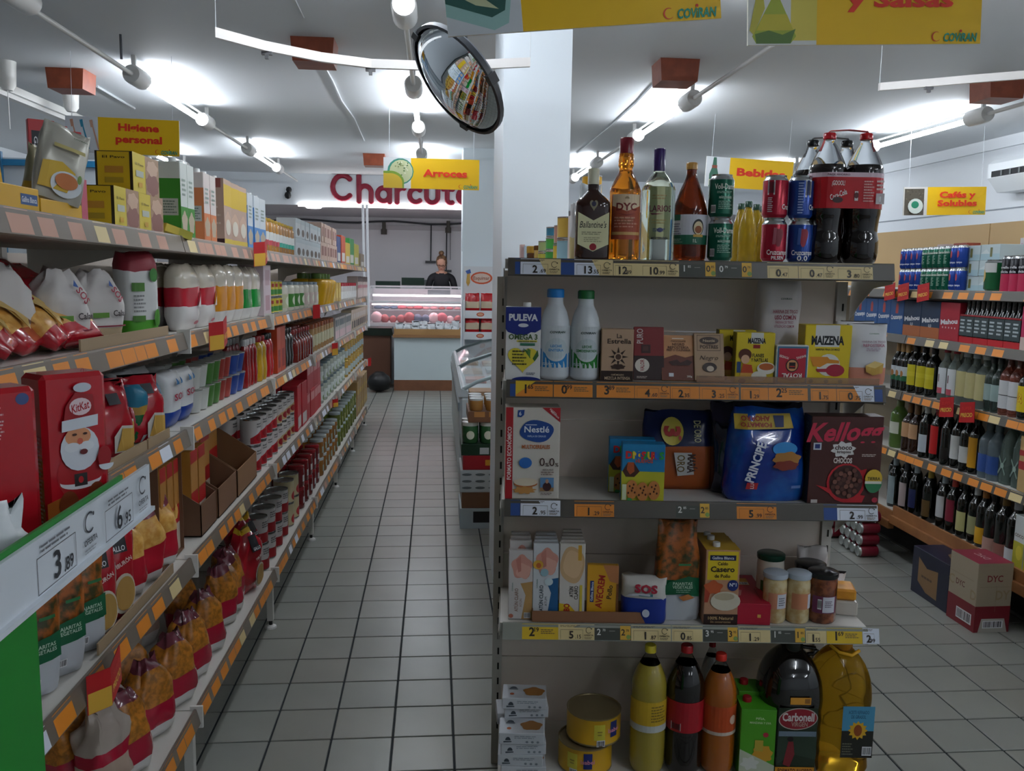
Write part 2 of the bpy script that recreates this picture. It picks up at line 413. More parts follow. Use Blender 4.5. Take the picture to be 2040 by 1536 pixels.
b = MB(); b.tube([(mp_.x+.02, mp_.y+.03, mp_.z+.06), (mp_.x+.025, mp_.y+.04, mp_.z+.18), (mp_.x+.02, mp_.y+.04, CEIL)], .013, '#22252a', 8)
tag(b.build('mirror_arm', smooth=40), 'black bracket arm holding the round mirror from the ceiling', 'bracket')
# air conditioner on the right wall
a = onx(1975, 262, RIGHT_X-.28)
ac = empty('air_conditioner', (RIGHT_X-.28, a.y-1.0, 2.45)); ACM = mat('#e8edf0', .35)
b = MB(); b.prism([(0, 0), (.10, -.12), (.28, -.12), (.28, .16), (.05, .16), (0, .12)], 'y', 0, 1.0, ACM); b.build('casing', ac)
b = MB(); b.box(-.006, .03, .06, .94, .005, .055, '#15181b'); b.build('air_outlet', ac)
for k in range(7):
    b = MB(); b.box(-.012, .0, .1+.115*k, .1+.115*k+.02, .008, .05, '#6a7070'); b.build('louvre', ac)
tag(ac, 'white wall air conditioner with dark outlet at the right edge', 'air conditioner')

# ================================================================== hanging signs
YEL = mat('#f5c416', .45); SRED = mat('#e8391f', .45); GRN = '#1c9a83'
def coviran(cx, cy, w_):
    h = w_*.16
    return [('p', ell(cx-w_*.40, cy+h*.1, w_*.10, w_*.10, 18, 60, 320)+ell(cx-w_*.39, cy+h*.1, w_*.082, w_*.088, 18, 60, 320)[::-1], '#d8402a'),
            ('t', 'COViRAN', cx+w_*.12, cy, h, GRN, {'w': w_*.72, 'bold': .03, 'shear': .18}), ('e', cx+w_*.13, cy+h*.78, h*.17, h*.17, '#d8402a')]
def art_brush(x0, x1, h):
    o = [('r', x0, 0, x1, h, '#dfe3e8')]; W_ = x1-x0
    for k, c in enumerate(('#cf9a80', '#3a96b8', '#d3a48c')):
        cx = x0+W_*(.2+.3*k)
        o += [('p', [(cx-.012, h*.9), (cx+.006, h*.92), (cx+.012, h*.72), (cx-.004, h*.7)], c), ('p', [(cx+.004, h*.72), (cx+.012, h*.72), (cx+.03, h*.4), (cx+.045, h*.1), (cx+.035, h*.1), (cx+.02, h*.4)], c)]
    return o
def art_rice(x0, x1, h):
    W_ = x1-x0; o = [('r', x0, 0, x1, h, '#e4e8ea'), ('e', x0+W_*.62, h*.55, W_*.48, h*.43, '#3f8f7d'), ('e', x0+W_*.64, h*.55, W_*.42, h*.38, '#cfd6a8')]
    g = random.Random(2)
    for k in range(26): o.append(('e', x0+W_*g.uniform(.35, .9), h*g.uniform(.3, .85), .006, .005, g.choice(('#5b7d4c', '#eef0d8', '#93a06a'))))
    o += [('p', [(x0, 0), (x0, h*.55)]+ell(x0+W_*.25, h*.2, W_*.5, h*.36, 14, 100, 0)+[(x0+W_*.75, 0)], '#7fa03a'), ('p', [(x0, 0), (x0, h*.48)]+ell(x0+W_*.25, h*.16, W_*.44, h*.32, 14, 100, 0)+[(x0+W_*.69, 0)], '#d3b23a')]
    return o
def art_bottle(x0, x1, h):
    W_ = x1-x0
    return [('r', x0, 0, x1, h, '#dde2e6'), ('p', [(x0+W_*.30, h*.98), (x0+W_*.42, h*.98), (x0+W_*.46, h*.66), (x0+W_*.54, h*.42), (x0+W_*.54, 0), (x0+W_*.16, 0), (x0+W_*.16, h*.42), (x0+W_*.26, h*.66)], '#3f6b58'), ('r', x0+W_*.25, h*.62, x0+W_*.47, h*.72, '#8a4a3a'), ('r', x0+W_*.16, h*.05, x0+W_*.54, h*.25, '#c9d0a4')]
def art_coffee(x0, x1, h):
    W_ = x1-x0; o = [('r', x0, 0, x1, h, '#e6e2dc'), ('r', x0+W_*.03, 0, x0+W_*.86, h*.94, '#5d564a')]; g = random.Random(4)
    for k in range(40): o.append(('e', x0+W_*g.uniform(.06, .82), h*g.uniform(.05, .9), .006, .004, g.choice(('#453f35', '#7a705f', '#6b6252'))))
    return o+[('e', x0+W_*.48, h*.32, W_*.32, h*.27, '#e3ebe2'), ('e', x0+W_*.46, h*.37, W_*.16, h*.13, '#2f8f6c')]
def art_oil(x0, x1, h):
    W_ = x1-x0
    return [('r', x0, 0, x1, h, '#e3e6e2'), ('r', x0+W_*.62, h*.06, x1, h*.8, '#e0cf5a'), ('p', [(x0+W_*.36, h*.95), (x0+W_*.44, h*.95), (x0+W_*.46, h*.62), (x0+W_*.70, h*.12), (x0+W_*.62, h*.02), (x0+W_*.12, h*.02), (x0+W_*.06, h*.12), (x0+W_*.33, h*.62)], '#a9b83f'),
            ('p', [(x0+W_*.22, h*.42), (x0+W_*.56, h*.42), (x0+W_*.66, h*.2), (x0+W_*.12, h*.2)], '#cdc23e'), ('p', [(x0+W_*.1, h*.15), (x0+W_*.3, h*.2), (x0+W_*.5, h*.14), (x0+W_*.69, h*.22), (x0+W_*.62, h*.02), (x0+W_*.12, h*.02)], '#5d7f3a'),
            ('p', [(x0+W_*.02, h*.2), (x0+W_*.12, h*.7), (x0+W_*.2, h*.75), (x0+W_*.24, h*.5), (x0+W_*.08, h*.14)], '#c3bd4a')]
def art_sardine(x0, x1, h):
    W_ = x1-x0
    return [('r', x0, 0, x1, h, '#d5dbe0'), ('p', [(x0, h*.24), (x0+W_*.62, h*.04), (x0+W_*.82, h*.12), (x0+W_*.9, h*.6), (x0+W_*.8, h), (x0, h)], '#9fc9c4'), ('p', [(x0, h*.4), (x0+W_*.6, h*.2), (x0+W_*.78, h*.28), (x0+W_*.84, h*.62), (x0+W_*.76, h), (x0, h)], '#2f5f57'),
            ('p', [(x0+W_*.05, h*.55), (x0+W_*.3, h*.6), (x0+W_*.7, h*.3), (x0+W_*.4, h*.36)], '#c9cfa6'), ('p', [(x0+W_*.3, h*.75), (x0+W_*.6, h*.78), (x0+W_*.82, h*.56), (x0+W_*.55, h*.58)], '#d3d6b4'), ('p', [(x0+W_*.05, h*.85), (x0+W_*.35, h*.98), (x0+W_*.6, h*.86), (x0+W_*.3, h*.8)], '#b7c29c')]
def sign(name_lines, tl, tr, bl, Y, art, frac, label, textcol=SRED, y_rot=0):
    a = ony(*tl, Y); b_ = ony(*tr, Y); d = ony(*bl, Y); W_ = (b_-a).length; H_ = (a-d).length
    W_ = max(W_, .3)
    s = empty('aisle_sign', (a.x, Y, a.z)); ang = math.atan2(b_.z-a.z, b_.x-a.x); s.rotation_euler = (0, -ang, y_rot)
    b = MB(); b.box(0, W_, -.004, .004, -H_, 0, mat('#d9d5c8', .5)); b.build('board', s)
    p = MB(); mp = lambda u, v, o: (u, -.004-o, -H_+v)
    items = [('r', W_*frac, 0, W_, H_, YEL)]+(art(0, W_*frac, H_) if art else [])
    cx = W_*(1+frac)/2
    for t, cy, hh, ww in name_lines: items.append(('t', t, cx, H_*cy, H_*hh, textcol, {'w': W_*ww, 'bold': .04}))
    items += coviran(W_*.885, H_*.09, W_*.2)
    printing(p, mp, items); p.build('print', s)
    for u in (.06, .94):
        c = MB(); c.tube([(W_*u, 0, 0), (W_*u, 0, CEIL-a.z)], .0012, '#cfd6dc', 5); c.build('string', s)
    tag(s, label, 'sign', 'yellow hanging aisle signs'); return s
sign([('Higiene', .75, .19, .36), ('personal', .42, .19, .41)], (130, 230), (357, 241), (132, 302), 5.63, art_brush, .285, 'yellow hanging sign reading Higiene personal with toothbrushes')
sign([('Arroces', .52, .22, .46)], (764, 313), (955, 319), (764, 374), 6.45, art_rice, .285, 'yellow hanging sign reading Arroces with bowls of rice')
sign([('Bebidas', .55, .24, .56)], (1408, 311), (1581, 323), (1405, 371), 6.96, art_bottle, .27, 'yellow hanging sign reading Bebidas with a green bottle')
sign([('Cafés y', .72, .2, .44), ('Solubles', .42, .2, .48)], (1801, 373), (1965, 372), (1801, 429), 7.1, art_coffee, .285, 'yellow hanging sign reading Cafés y Solubles with a coffee cup')
sign([('y Salsas', .62, .2, .46)], (1490, -56), (1957, -56), (1490, 91), 2.6, art_oil, .29, 'large yellow hanging sign reading y Salsas with oil cruets')
sign([], (878, -88), (1428, -121), (887, 74), 2.28, art_sardine, .27, 'large yellow hanging sign with sardine tin at the top of the view')
# ================================================================== shelving
SHELF = mat('#cbc8c1', .45); STEEL = mat('#b9b6ae', .4); PANEL = mat('#e2d6ca', .55); DARKSLOT = mat('#15160f', .7)
RAILC = mat('#6e6358', .35); RAILD = mat('#4b463e', .35); BLUEP = mat('#1d3f7d', .4)
def price_rail(parent, L, hgt=.045, m=RAILC, tilt=.008):
    # along +x, front towards -y, top edge at z=0
    b = MB(); b.prism([(0, 0), (-.006, 0), (-.006-tilt*.2, -.004), (-.010-tilt, -hgt), (-.004-tilt, -hgt-.003), (0, -hgt+.006)], 'x', 0, L, m)
    o = b.build('price_rail', parent); return o
def rail_map(hgt=.045, tilt=.008):
    # u along the rail, v upward from the lower edge of the ticket window
    return lambda u, v, o: (u, -.0062-tilt*(1-v/hgt)-.004*(1-v/hgt)-o, -hgt+v)
TCOL = {'beige': '#d9c48e', 'white': '#dde2ee', 'orange': '#d98324', 'yellow': '#d9b420', 'dark': '#3d4038', 'pink': '#b98a76', 'blue': '#1f4486', 'green': '#54624a'}
def ticket(rail, u0, u1, style, big='', small='', sup=False, offer=True, corner=None, extra=None, hgt=.045):
    mp = rail_map(); b = MB(); W_ = u1-u0; c0 = TCOL[style]; it = [('r', u0, .002, u1, hgt-.002, c0)]
    tx = '#2b2118' if style != 'dark' else '#d8d8d2'
    if corner: it.append(('p', [(u0, hgt-.002), (u0+W_*.55, hgt-.002), (u0, .006)] if corner[0] == 'l' else [(u1, hgt-.002), (u0+W_*.45, hgt-.002), (u0+W_*.65, .002), (u1, .002)], TCOL[corner[1]]))
    if big:
        if style == 'dark':
            it += [('t', big, u0+W_*.12, .024, .016, tx), ('t', small, u0+W_*.26, .029, .006, tx), ('r', u0+W_*.4, .026, u0+W_*.56, .0275, '#9a9a92')]
            if extra: it += [('r', u1-W_*.30, .004, u1-.002, hgt-.004, '#d9a93a'), ('t', extra, u1-W_*.22, .024, .016, '#2b2118'), ('t', small, u1-W_*.1, .029, .006, '#5a4a2a'), ('e', u1-.008, .012, .006, .006, '#7f9a4a')]
        elif sup:
            it += [('t', big, u0+W_*.27, .022, .022, tx, {'bold': .03}), ('t', small, u0+W_*.40, .028, .011, tx), ('lines', u0+W_*.52, .016, u0+W_*.92, .03, 3, '#6b5a3a')]
        else:
            it += [('lines', u0+W_*.05, hgt-.009, u0+W_*.7, hgt-.004, 2, '#54483a'),
                   ('r', u0+W_*.06, .0285, u0+W_*.68, .0293, '#5b4d3c'), ('r', u0+W_*.06, .004, u0+W_*.066, .029, '#5b4d3c'), ('r', u0+W_*.675, .004, u0+W_*.682, .029, '#5b4d3c'),
                   ('t', big, u0+W_*.36, .016, .019, tx, {'bold': .028}), ('t', '.'+small, u0+W_*.55, .0115, .010, tx, {'bold': .01})]
            if offer:
                cx, cy, r = u0+W_*.84, .0285, .0085
                it += [('p', ell(cx, cy, r, r, 16, 40, 320)+ell(cx, cy, r*.84, r*.84, 16, 40, 320)[::-1], '#30281e'), ('e', cx+r*.9, cy+r*.45, .0018, .0018, '#30281e'),
                       ('t', 'OFERTA', cx, .0155, .0042, '#30281e', {'w': W_*.26}), ('lines', cx-W_*.12, .005, cx+W_*.12, .0115, 2, '#7a6a50')]
    printing(b, mp, it); return b.build('price_ticket', rail)
def red_flag(rail, u, size=1., parent_z=-.02, text=True, fold=True, yellow=True):
    # folded red shelf talker reading PRECIO
    b = MB(); s = size; RD = '#b5161a'
    b.add([(0, -.02, .03*s), (.035*s, -.055, .035*s), (.035*s, -.055, -.055*s), (0, -.02, -.06*s)], [(0, 1, 2, 3)], RD)
    b.add([(.035*s, -.055, .035*s), (.125*s, -.045, .05*s), (.13*s, -.045, -.04*s), (.035*s, -.055, -.055*s)], [(0, 1, 2, 3)], RD)
    b.add([(0, -.0195, .03*s), (.035*s, -.0535, .035*s), (.035*s, -.0535, -.055*s), (0, -.0195, -.06*s)], [(3, 2, 1, 0)], '#8e1114')
    b.add([(.035*s, -.0535, .035*s), (.125*s, -.0435, .05*s), (.13*s, -.0435, -.04*s), (.035*s, -.0535, -.055*s)], [(3, 2, 1, 0)], '#8e1114')
    if yellow: b.add([(0.001, -.0215, -.012*s), (.035*s, -.0562, -.007*s), (.035*s, -.0562, -.054*s), (0.001, -.0215, -.059*s)], [(0, 1, 2, 3)], '#d9a93a')
    def mp(uu, v, o):
        t = uu/(.09*s); return (.035*s+uu, -.055+.01*t-.0012-o, -.01*s+v+t*.015*s)
    printing(b, mp, [('t', 'PRECIO', .046*s, -.012*s, .017*s, '#e3b54a', {'w': .072*s, 'bold': .03}), ('t', 'SUPER', .046*s, .018*s, .013*s, '#d0302a', {'w': .06*s})])
    o = b.build('shelf_talker', rail, (u, 0, -.012)); return o

# ---------------- left gondola: front plane x = LX, faces +x
LX = -.70
LS = [(1.656, -.0098), (1.393, -.0142), (1.121, -.0152), (.747, -.0125), (.288, -.0145)]   # height at y=2 and slope per metre
def lz(k, y): return LS[k][0]+LS[k][1]*(y-2)
BAYS = [-.05, 1.207, 2.457, 3.707, 4.957, 6.207, 7.457, 8.74]
gl = empty('shelving_gondola', (LX, 0, 0))
tag(gl, 'long five-tier grocery shelving unit along the left side of the aisle', 'shelving')
LDEPTH = [.40, .40, .40, .42, .46]
LRAIL = {}
for bi in range(len(BAYS)-1):
    y0, y1 = BAYS[bi], BAYS[bi+1]; L = y1-y0
    for k in range(5):
        sl = math.atan(LS[k][1]); b = MB(); b.box(-LDEPTH[k], -.004, .003, L-.003, -.028, -.002, SHELF)
        b.box(-LDEPTH[k], -.004, .003, L-.003, -.04, -.028, mat('#8d8478', .6)) if k == 0 else None
        o = b.build('shelf', gl, (0, y0, lz(k, y0))); o.rotation_euler = (sl, 0, 0)
        # rail runs along +y facing +x : local x -> +y, local -y -> +x
        rr = price_rail(gl, L-.006, m=RAILC); rr.location = (0, y0+.003, lz(k, y0)+.004)
        rr.rotation_euler = (sl, 0, 0); rr.rotation_mode = 'XYZ'
        rr.matrix_local = Matrix.Translation((0, y0+.003, lz(k, y0)+.004)) @ Matrix.Rotation(sl, 4, 'X') @ Matrix.Rotation(math.pi/2, 4, 'Z')
        LRAIL[(k, bi)] = rr
        # tickets
        g = random.Random(bi*10+k); u = g.uniform(.01, .05)
        while u < L-.09:
            wd = g.uniform(.065, .085)
            if y0 < 4: st = g.choice(['orange']*7+['beige', 'white'] if k else ['pink']*6+['beige'])
            else: st = g.choice(['pink', 'beige', 'orange', 'pink', 'white'])
            ticket(rr, u, u+wd, st); u += wd+g.choice((.004, .03, .06, .09))
        if k and y0 < 3: pass
        # brackets at the bay end
        if k < 4:
            b = MB(); b.prism([(-LDEPTH[k], -.03), (-.06, -.03), (-.12, -.045), (-LDEPTH[k]+.06, -.10), (-LDEPTH[k], -.20)], 'y', -.0015, .0015, STEEL)
            for yy in (y0+.006, y1-.006) if bi == len(BAYS)-2 else (y0+.006,): b.build('bracket', gl, (0, yy, lz(k, yy)))
    # back panel of the bay
    b = MB(); b.box(-.475, -.465, .002, L-.002, .03, lz(0, y0)-.05, PANEL); b.build('back_panel', gl, (0, y0, 0))
for y in BAYS:
    b = MB(); b.box(-.485, -.455, -.014, .014, 0, lz(0, y)+.02, STEEL); b.build('upright', gl, (0, y, 0))
    b = MB(); b.box(-.03, -.004, -.014, .014, .035, lz(4, y)-.03, mat('#cfcdc6', .4)); b.lathe([(.008, .01), (.008, .04)], '#1b1b1b', 10, cx=-.017); b.lathe([(.026, 0), (.024, .008), (.012, .014)], mat('#dcdcd8', .4), 16, cx=-.017); b.build('leg', gl, (0, y, 0))
    # little white shelf clips on the rails
    for k in range(1, 5):
        b = MB(); b.box(-.012, .024, -.004, .004, -.055, .012, mat('#dcdad4', .4)); b.build('rail_clip', gl, (0, y, lz(k, y)))
# base kick board (dark, set back)
b = MB(); b.box(-.12, -.11, BAYS[0], BAYS[-1], .0, .2, mat('#6b655c', .6)); b.build('kick_board', gl)

# ---------------- end-of-aisle unit: local x = right, y = depth
EA, EO = .085, Vector((.197, 2.32, 0)); E1 = Vector((math.cos(EA), -math.sin(EA), 0)); E2 = Vector((math.sin(EA), math.cos(EA), 0))
def E(x, y, d=0):
    r = ray(x, y); t = (EO+E2*d-CAM).dot(E2)/r.dot(E2); p = CAM+r*t-EO; return p.dot(E1), p.z
def EW(u, d, z): return EO+E1*u+E2*d+Vector((0, 0, z))
ES = [1.607, 1.279, .947, .590, .145]
ec = empty('end_cap_shelving', EO, -EA)
tag(ec, 'end-of-aisle shelving unit with five shelves of mixed groceries', 'shelving')
ED = .28
for k, z in enumerate(ES):
    b = MB(); b.box(-.012, 1.028, -.002 if k < 4 else -.09, ED, z-.026, z-.001, SHELF); b.build('shelf', ec)
ERAIL = []
for k, z in enumerate(ES[:4]):
    rr = price_rail(ec, 1.03, m=RAILD if k != 3 else mat('#8d8f86', .35)); rr.location = (-.004, -.002, z+.002); ERAIL.append(rr)
    b = MB(); b.prism([(-.002, -.026), (-.002, 0), (ED, 0), (ED, -.14), (ED-.07, -.09), (ED-.16, -.04)], 'x', 0, .002, STEEL)
    for u in (-.016, 1.028):
        b.build('bracket', ec, (u, 0, z-.026))
b = MB(); b.box(-.012, 1.028, -.092, -.088, 0, ES[4], STEEL); b.build('kick_board', ec)
# back panels with seams
zz = [.03, .36, .70, .86, 1.125, 1.40, ES[0]-.03]
for a, c in zip(zz[:-1], zz[1:]):
    b = MB(); b.box(-.018, .982, ED, ED+.012, a+.0015, c-.0015, PANEL); b.build('back_panel', ec)
for u in (-.036, .984):
    b = MB(); b.box(u, u+.03, ED-.012, ED+.03, 0, ES[0]-.05, STEEL); o = b.build('upright', ec)
    z = .12
    while z < 1.5:
        s_ = MB(); s_.box(u+.016, u+.0215, ED-.0128, ED-.011, z, z+.022, DARKSLOT); s_.build('slot', o); z += .05
# tickets on the four rails
def uu(px, k): return E(px, (533, 782, 1015, 1258)[k], -.01)[0]+.004
def tk(k, a, c, *args, **kw): return ticket(ERAIL[k], uu(a, k), uu(c, k), *args, **kw)
tk(0, 1026, 1036, 'blue'); tk(0, 1037, 1117, 'white', '2', '69', corner=('r', 'beige')); tk(0, 1117, 1144, 'blue')
tk(0, 1144, 1221, 'white', '13', '55', corner=('r', 'beige')); tk(0, 1222, 1275, 'beige', '12', '89', offer=False); tk(0, 1275, 1352, 'beige', '10', '99')
tk(0, 1354, 1426, 'dark', '1', '85', extra='0'); tk(0, 1428, 1498, 'dark', '0', '79', extra='0')
tk(0, 1528, 1589, 'beige', '0', '47', offer=False); tk(0, 1590, 1664, 'beige', '0', '47'); tk(0, 1664, 1738, 'beige', '3', '80')
tk(1, 1016, 1027, 'blue'); tk(1, 1027, 1101, 'orange', '1', '65', sup=True, corner=('l', 'yellow')); tk(1, 1103, 1180, 'orange', '0', '99', sup=True); tk(1, 1188, 1263, 'orange', '3', '89', sup=True)
tk(1, 1264, 1334, 'orange', '4', '60'); tk(1, 1335, 1392, 'orange', '2', '35', offer=False); tk(1, 1393, 1471, 'orange', '3', '25'); tk(1, 1475, 1529, 'orange', '1', '29', offer=False)
tk(1, 1530, 1608, 'orange', '2', '25', sup=True); tk(1, 1614, 1665, 'orange', '1', '75', offer=False); tk(1, 1666, 1740, 'orange', '0', '75', corner=('r', 'white')); tk(1, 1741, 1757, 'blue')
tk(2, 1017, 1036, 'blue'); tk(2, 1037, 1116, 'white', '2', '95', corner=('r', 'white')); tk(2, 1144, 1223, 'orange', '1', '29'); tk(2, 1346, 1414, 'dark', '2', '85', extra='2'); tk(2, 1467, 1546, 'orange', '5', '99'); tk(2, 1640, 1667, 'blue'); tk(2, 1667, 1748, 'white', '2', '99')
tk(3, 1040, 1112, 'yellow', '2', '19', sup=True); tk(3, 1112, 1184, 'beige', '5', '15', corner=('l', 'beige')); tk(3, 1184, 1257, 'dark', '2', '70', extra='2'); tk(3, 1257, 1336, 'beige', '1', '87'); tk(3, 1338, 1399, 'beige', '0', '85', offer=False)
tk(3, 1400, 1470, 'dark', '3', '95', extra='3'); tk(3, 1471, 1534, 'beige', '1', '29', offer=False); tk(3, 1535, 1604, 'dark', '1', '85', extra='1'); tk(3, 1605, 1645, 'beige', '1', '55', offer=False); tk(3, 1646, 1717, 'yellow', '1', '69', sup=True); tk(3, 1718, 1751, 'white', '2', '99', offer=False)

# ---------------- gondola behind the end unit
MX0, MX1, MY0, MY1 = .32, 1.17, 2.68, 3.95
gm = empty('shelving_gondola', ((MX0+MX1)/2, MY0, 0)); tag(gm, 'double-sided shelving unit running behind the end-of-aisle display', 'shelving')
hw = (MX1-MX0)/2
for z in (.2, .6, .95, 1.28):
    for s in (-1, 1):
        b = MB(); b.box(min(0, s*hw), max(0, s*hw), .02, MY1-MY0, z-.028, z, SHELF); b.build('shelf', gm)
        b = MB(); b.box(s*hw-.004, s*hw+.004, .02, MY1-MY0, z-.04, z+.004, RAILC); b.build('price_rail', gm)
b = MB(); b.box(-hw+.02, hw-.02, .02, MY1-MY0, ES[0]-.028, ES[0]-.002, SHELF); b.build('shelf', gm)
b = MB(); b.box(-.02, .02, .02, MY1-MY0, 0, 1.55, PANEL); b.build('back_panel', gm)

# ---------------- drinks gondola on the right: front plane x = RX, faces -x
RX = 2.60
RS = [(1.512, -.012), (1.256, -.004), (.945, -.010), (.618, -.022), (.272, -.030)]   # height at y=4
def rz_(k, y): return RS[k][0]+RS[k][1]*(y-4)
RB = [2.0, 3.3, 4.55, 5.8, 7.05]
gr = empty('shelving_gondola', (RX, 0, 0)); tag(gr, 'five-tier drinks shelving unit on the right under a tan panel', 'shelving')
WOODF = mat('#8a5a34', .5, noise=('#a06c40', 9, .3, .7))
RRAIL = {}
for bi in range(len(RB)-1):
    y0, y1 = RB[bi], RB[bi+1]; L = y1-y0
    for k in range(5):
        sl = math.atan(RS[k][1])
        b = MB(); b.box(.004, .42, .003, L-.003, -.028, -.002, SHELF); o = b.build('shelf', gr, (0, y0, rz_(k, y0))); o.rotation_euler = (sl, 0, 0)
        if k < 4 or y0 < 3.2:
            rr = price_rail(gr, L-.006, m=RAILD)
            rr.matrix_local = Matrix.Translation((0, y1-.003, rz_(k, y1)+.004)) @ Matrix.Rotation(sl, 4, 'X') @ Matrix.Rotation(-math.pi/2, 4, 'Z')
            g = random.Random(bi*7+k+3); u = g.uniform(.0, .04)
            while u < L-.09:
                wd = g.uniform(.07, .085); ticket(rr, u, u+wd, g.choice(['orange']*4+['beige'] if k in (0, 1) else ['orange', 'beige', 'orange'])); u += wd+(g.choice((.05, .1, .16)) if k < 2 else g.choice((.003, .02, .05)))
            RRAIL[(k, bi)] = rr
        else:
            b = MB(); b.box(-.012, .004, .003, L-.003, -.10, .0, WOODF); b.box(-.03, -.012, .003, L-.003, -.10, -.055, WOODF); b.build('front_board', gr, (0, y0, rz_(k, y0)))
    b = MB(); b.box(.425, .44, .002, L-.002, .05, 1.50, mat('#a89c86', .6)); b.build('back_panel', gr, (0, y0, 0))
    b = MB(); b.box(.425, .44, .004, L-.004, 1.51, 1.875, mat('#c7a878', .55)); b.build('header_panel', gr, (0, y0, 0))
for y in RB:
    b = MB(); b.box(.415, .44, -.014, .014, 0, 1.52, STEEL); b.build('upright', gr, (0, y, 0))
b = MB(); b.box(.16, .17, RB[0], RB[-1], 0, .2, mat('#2a2826', .7)); b.build('kick_board', gr)
# ================================================================== pack builders (front faces -y, base at z=0)
CARD = lambda c: mat(c, .42)
GLOSS = lambda c: mat(c, .22)
CLEAR = mat('#e9eeee', .06, trans=1., ior=1.3)
FILM = mat('#e8e2e2', .12, trans=.85, ior=1.1)
METAL = mat('#b9bcbd', .25, metal=1.); GOLD = mat('#b99344', .25, metal=1.)
def pbox(name, w_, d, h, base, front=None, right=None, left=None, top=None, bev=.0015, cap=None, m=None):
    b = MB(); b.bbox(-w_/2, w_/2, -d/2, d/2, 0, h, m or CARD(base), bev); o = b.build(name)
    p = MB()
    for f, it in ((m_front, front), (m_right, right), (m_left, left), (m_top, top)):
        if it: printing(p, f(w_, d, h), it(w_ if f in (m_front, m_top) else d, h if f is not m_top else d) if callable(it) else it)
    if p.f: p.build('print', o)
    if cap:
        cx, cy, r, hh, c = cap; q = MB(); q.lathe([(r, 0), (r, hh*.8), (r*.9, hh)], GLOSS(c), 14, cx, cy, h); q.build('cap', o, smooth=40)
    return o
def smooth_prof(pts, n=4):
    # catmull-rom through (r,z)
    out = []
    for i in range(len(pts)-1):
        p0, p1, p2, p3 = pts[max(i-1, 0)], pts[i], pts[i+1], pts[min(i+2, len(pts)-1)]
        for k in range(n):
            t = k/n
            out.append(tuple(.5*((2*p1[j])+(-p0[j]+p2[j])*t+(2*p0[j]-5*p1[j]+4*p2[j]-p3[j])*t*t+(-p0[j]+3*p1[j]-3*p2[j]+p3[j])*t**3) for j in (0, 1)))
    out.append(pts[-1]); return out
def pbottle(name, prof, m, cap=None, labels=(), n=28, sq=None, sy=1., liquid=None, bands=None, neck=None):
    """prof [(r,z)]; cap (r,z0,z1,colour); labels [(r,z0,z1,colour or None,half_angle_deg,items(arc_w,h))]; liquid (z_top, material)"""
    if liquid:
        zt, lm = liquid; lo = [p for p in prof if p[1] <= zt]; r_at = lambda z: next(a[0]+(b_[0]-a[0])*(z-a[1])/max(1e-6, b_[1]-a[1]) for a, b_ in zip(prof, prof[1:]) if a[1] <= z <= b_[1])
        b = MB(); b.lathe(lo+[(r_at(zt), zt)], lm, n, sq=sq, sy=sy, bands=bands); o = b.build(name, smooth=50)
        hi = [(r_at(zt), zt)]+[p for p in prof if p[1] > zt]
        q = MB(); q.lathe(hi, m, n, sq=sq, sy=sy); q.build('bottle_neck', o, smooth=50)
    else:
        b = MB(); b.lathe(prof, m, n, sq=sq, sy=sy, bands=bands); o = b.build(name, smooth=50)
    if cap:
        r, z0, z1, c = cap; q = MB(); q.lathe([(r, z0), (r, z1-.003), (r*.88, z1)], GLOSS(c), 18, sq=None); q.build('cap', o, smooth=40)
    for lb in labels:
        r, z0, z1, c, ha, items = lb; p = MB(); mp = m_cyl(r+.0006, 1, sy); aw = 2*(r+.0006)*math.radians(ha)
        it = [('r', -aw/2, z0, aw/2, z1, c)] if c else []
        if items: it += items(aw, z0, z1)
        printing(p, mp, it, cols=14); p.build('label', o)
    return o
def pcan(name, r, h, body, items=None, lid=METAL, tin=False):
    b = MB()
    if tin: pr = [(r*.97, 0), (r, .002), (r, .004), (r*.985, .006), (r*.985, h-.006), (r, h-.004), (r, h-.001), (r*.96, h-.001), (r*.94, h-.004), (.001, h-.004)]
    else: pr = [(r*.78, 0), (r*.83, .004), (r, .012), (r, h-.014), (r*.82, h-.004), (r*.84, h), (r*.80, h), (r*.78, h-.005), (.001, h-.006)]
    bm = body if isinstance(body, bpy.types.Material) else mat(body, .25, metal=.35)
    b.lathe(pr, lid, 24, bands=[(.006 if tin else .006, lid), (h-.006 if tin else h-.012, bm), (h+1, lid)]); o = b.build(name, smooth=35)
    if items:
        p = MB(); printing(p, m_cyl(r*(.985 if tin else 1)+.0004), items(r, h), cols=14); p.build('print', o)
    return o
def pjar(name, r, h, content, lidc, lid_h=.014, items=None, neck=.92, glass=True):
    b = MB(); cm = content if isinstance(content, bpy.types.Material) else mat(content, .12, coat=.6)
    b.lathe([(r*.9, 0), (r, .006), (r, h*.78), (r*.97, h*.84), (r*neck, h*.9), (r*neck, h-lid_h)], cm, 22); o = b.build(name, smooth=50)
    q = MB(); q.lathe([(r*neck+.002, h-lid_h), (r*neck+.003, h-lid_h+.002), (r*neck+.003, h-.002), (r*neck, h), (.001, h)], GLOSS(lidc), 22); q.build('lid', o, smooth=40)
    if items: p = MB(); printing(p, m_cyl(r+.0004), items(r, h), cols=12); p.build('label', o)
    return o
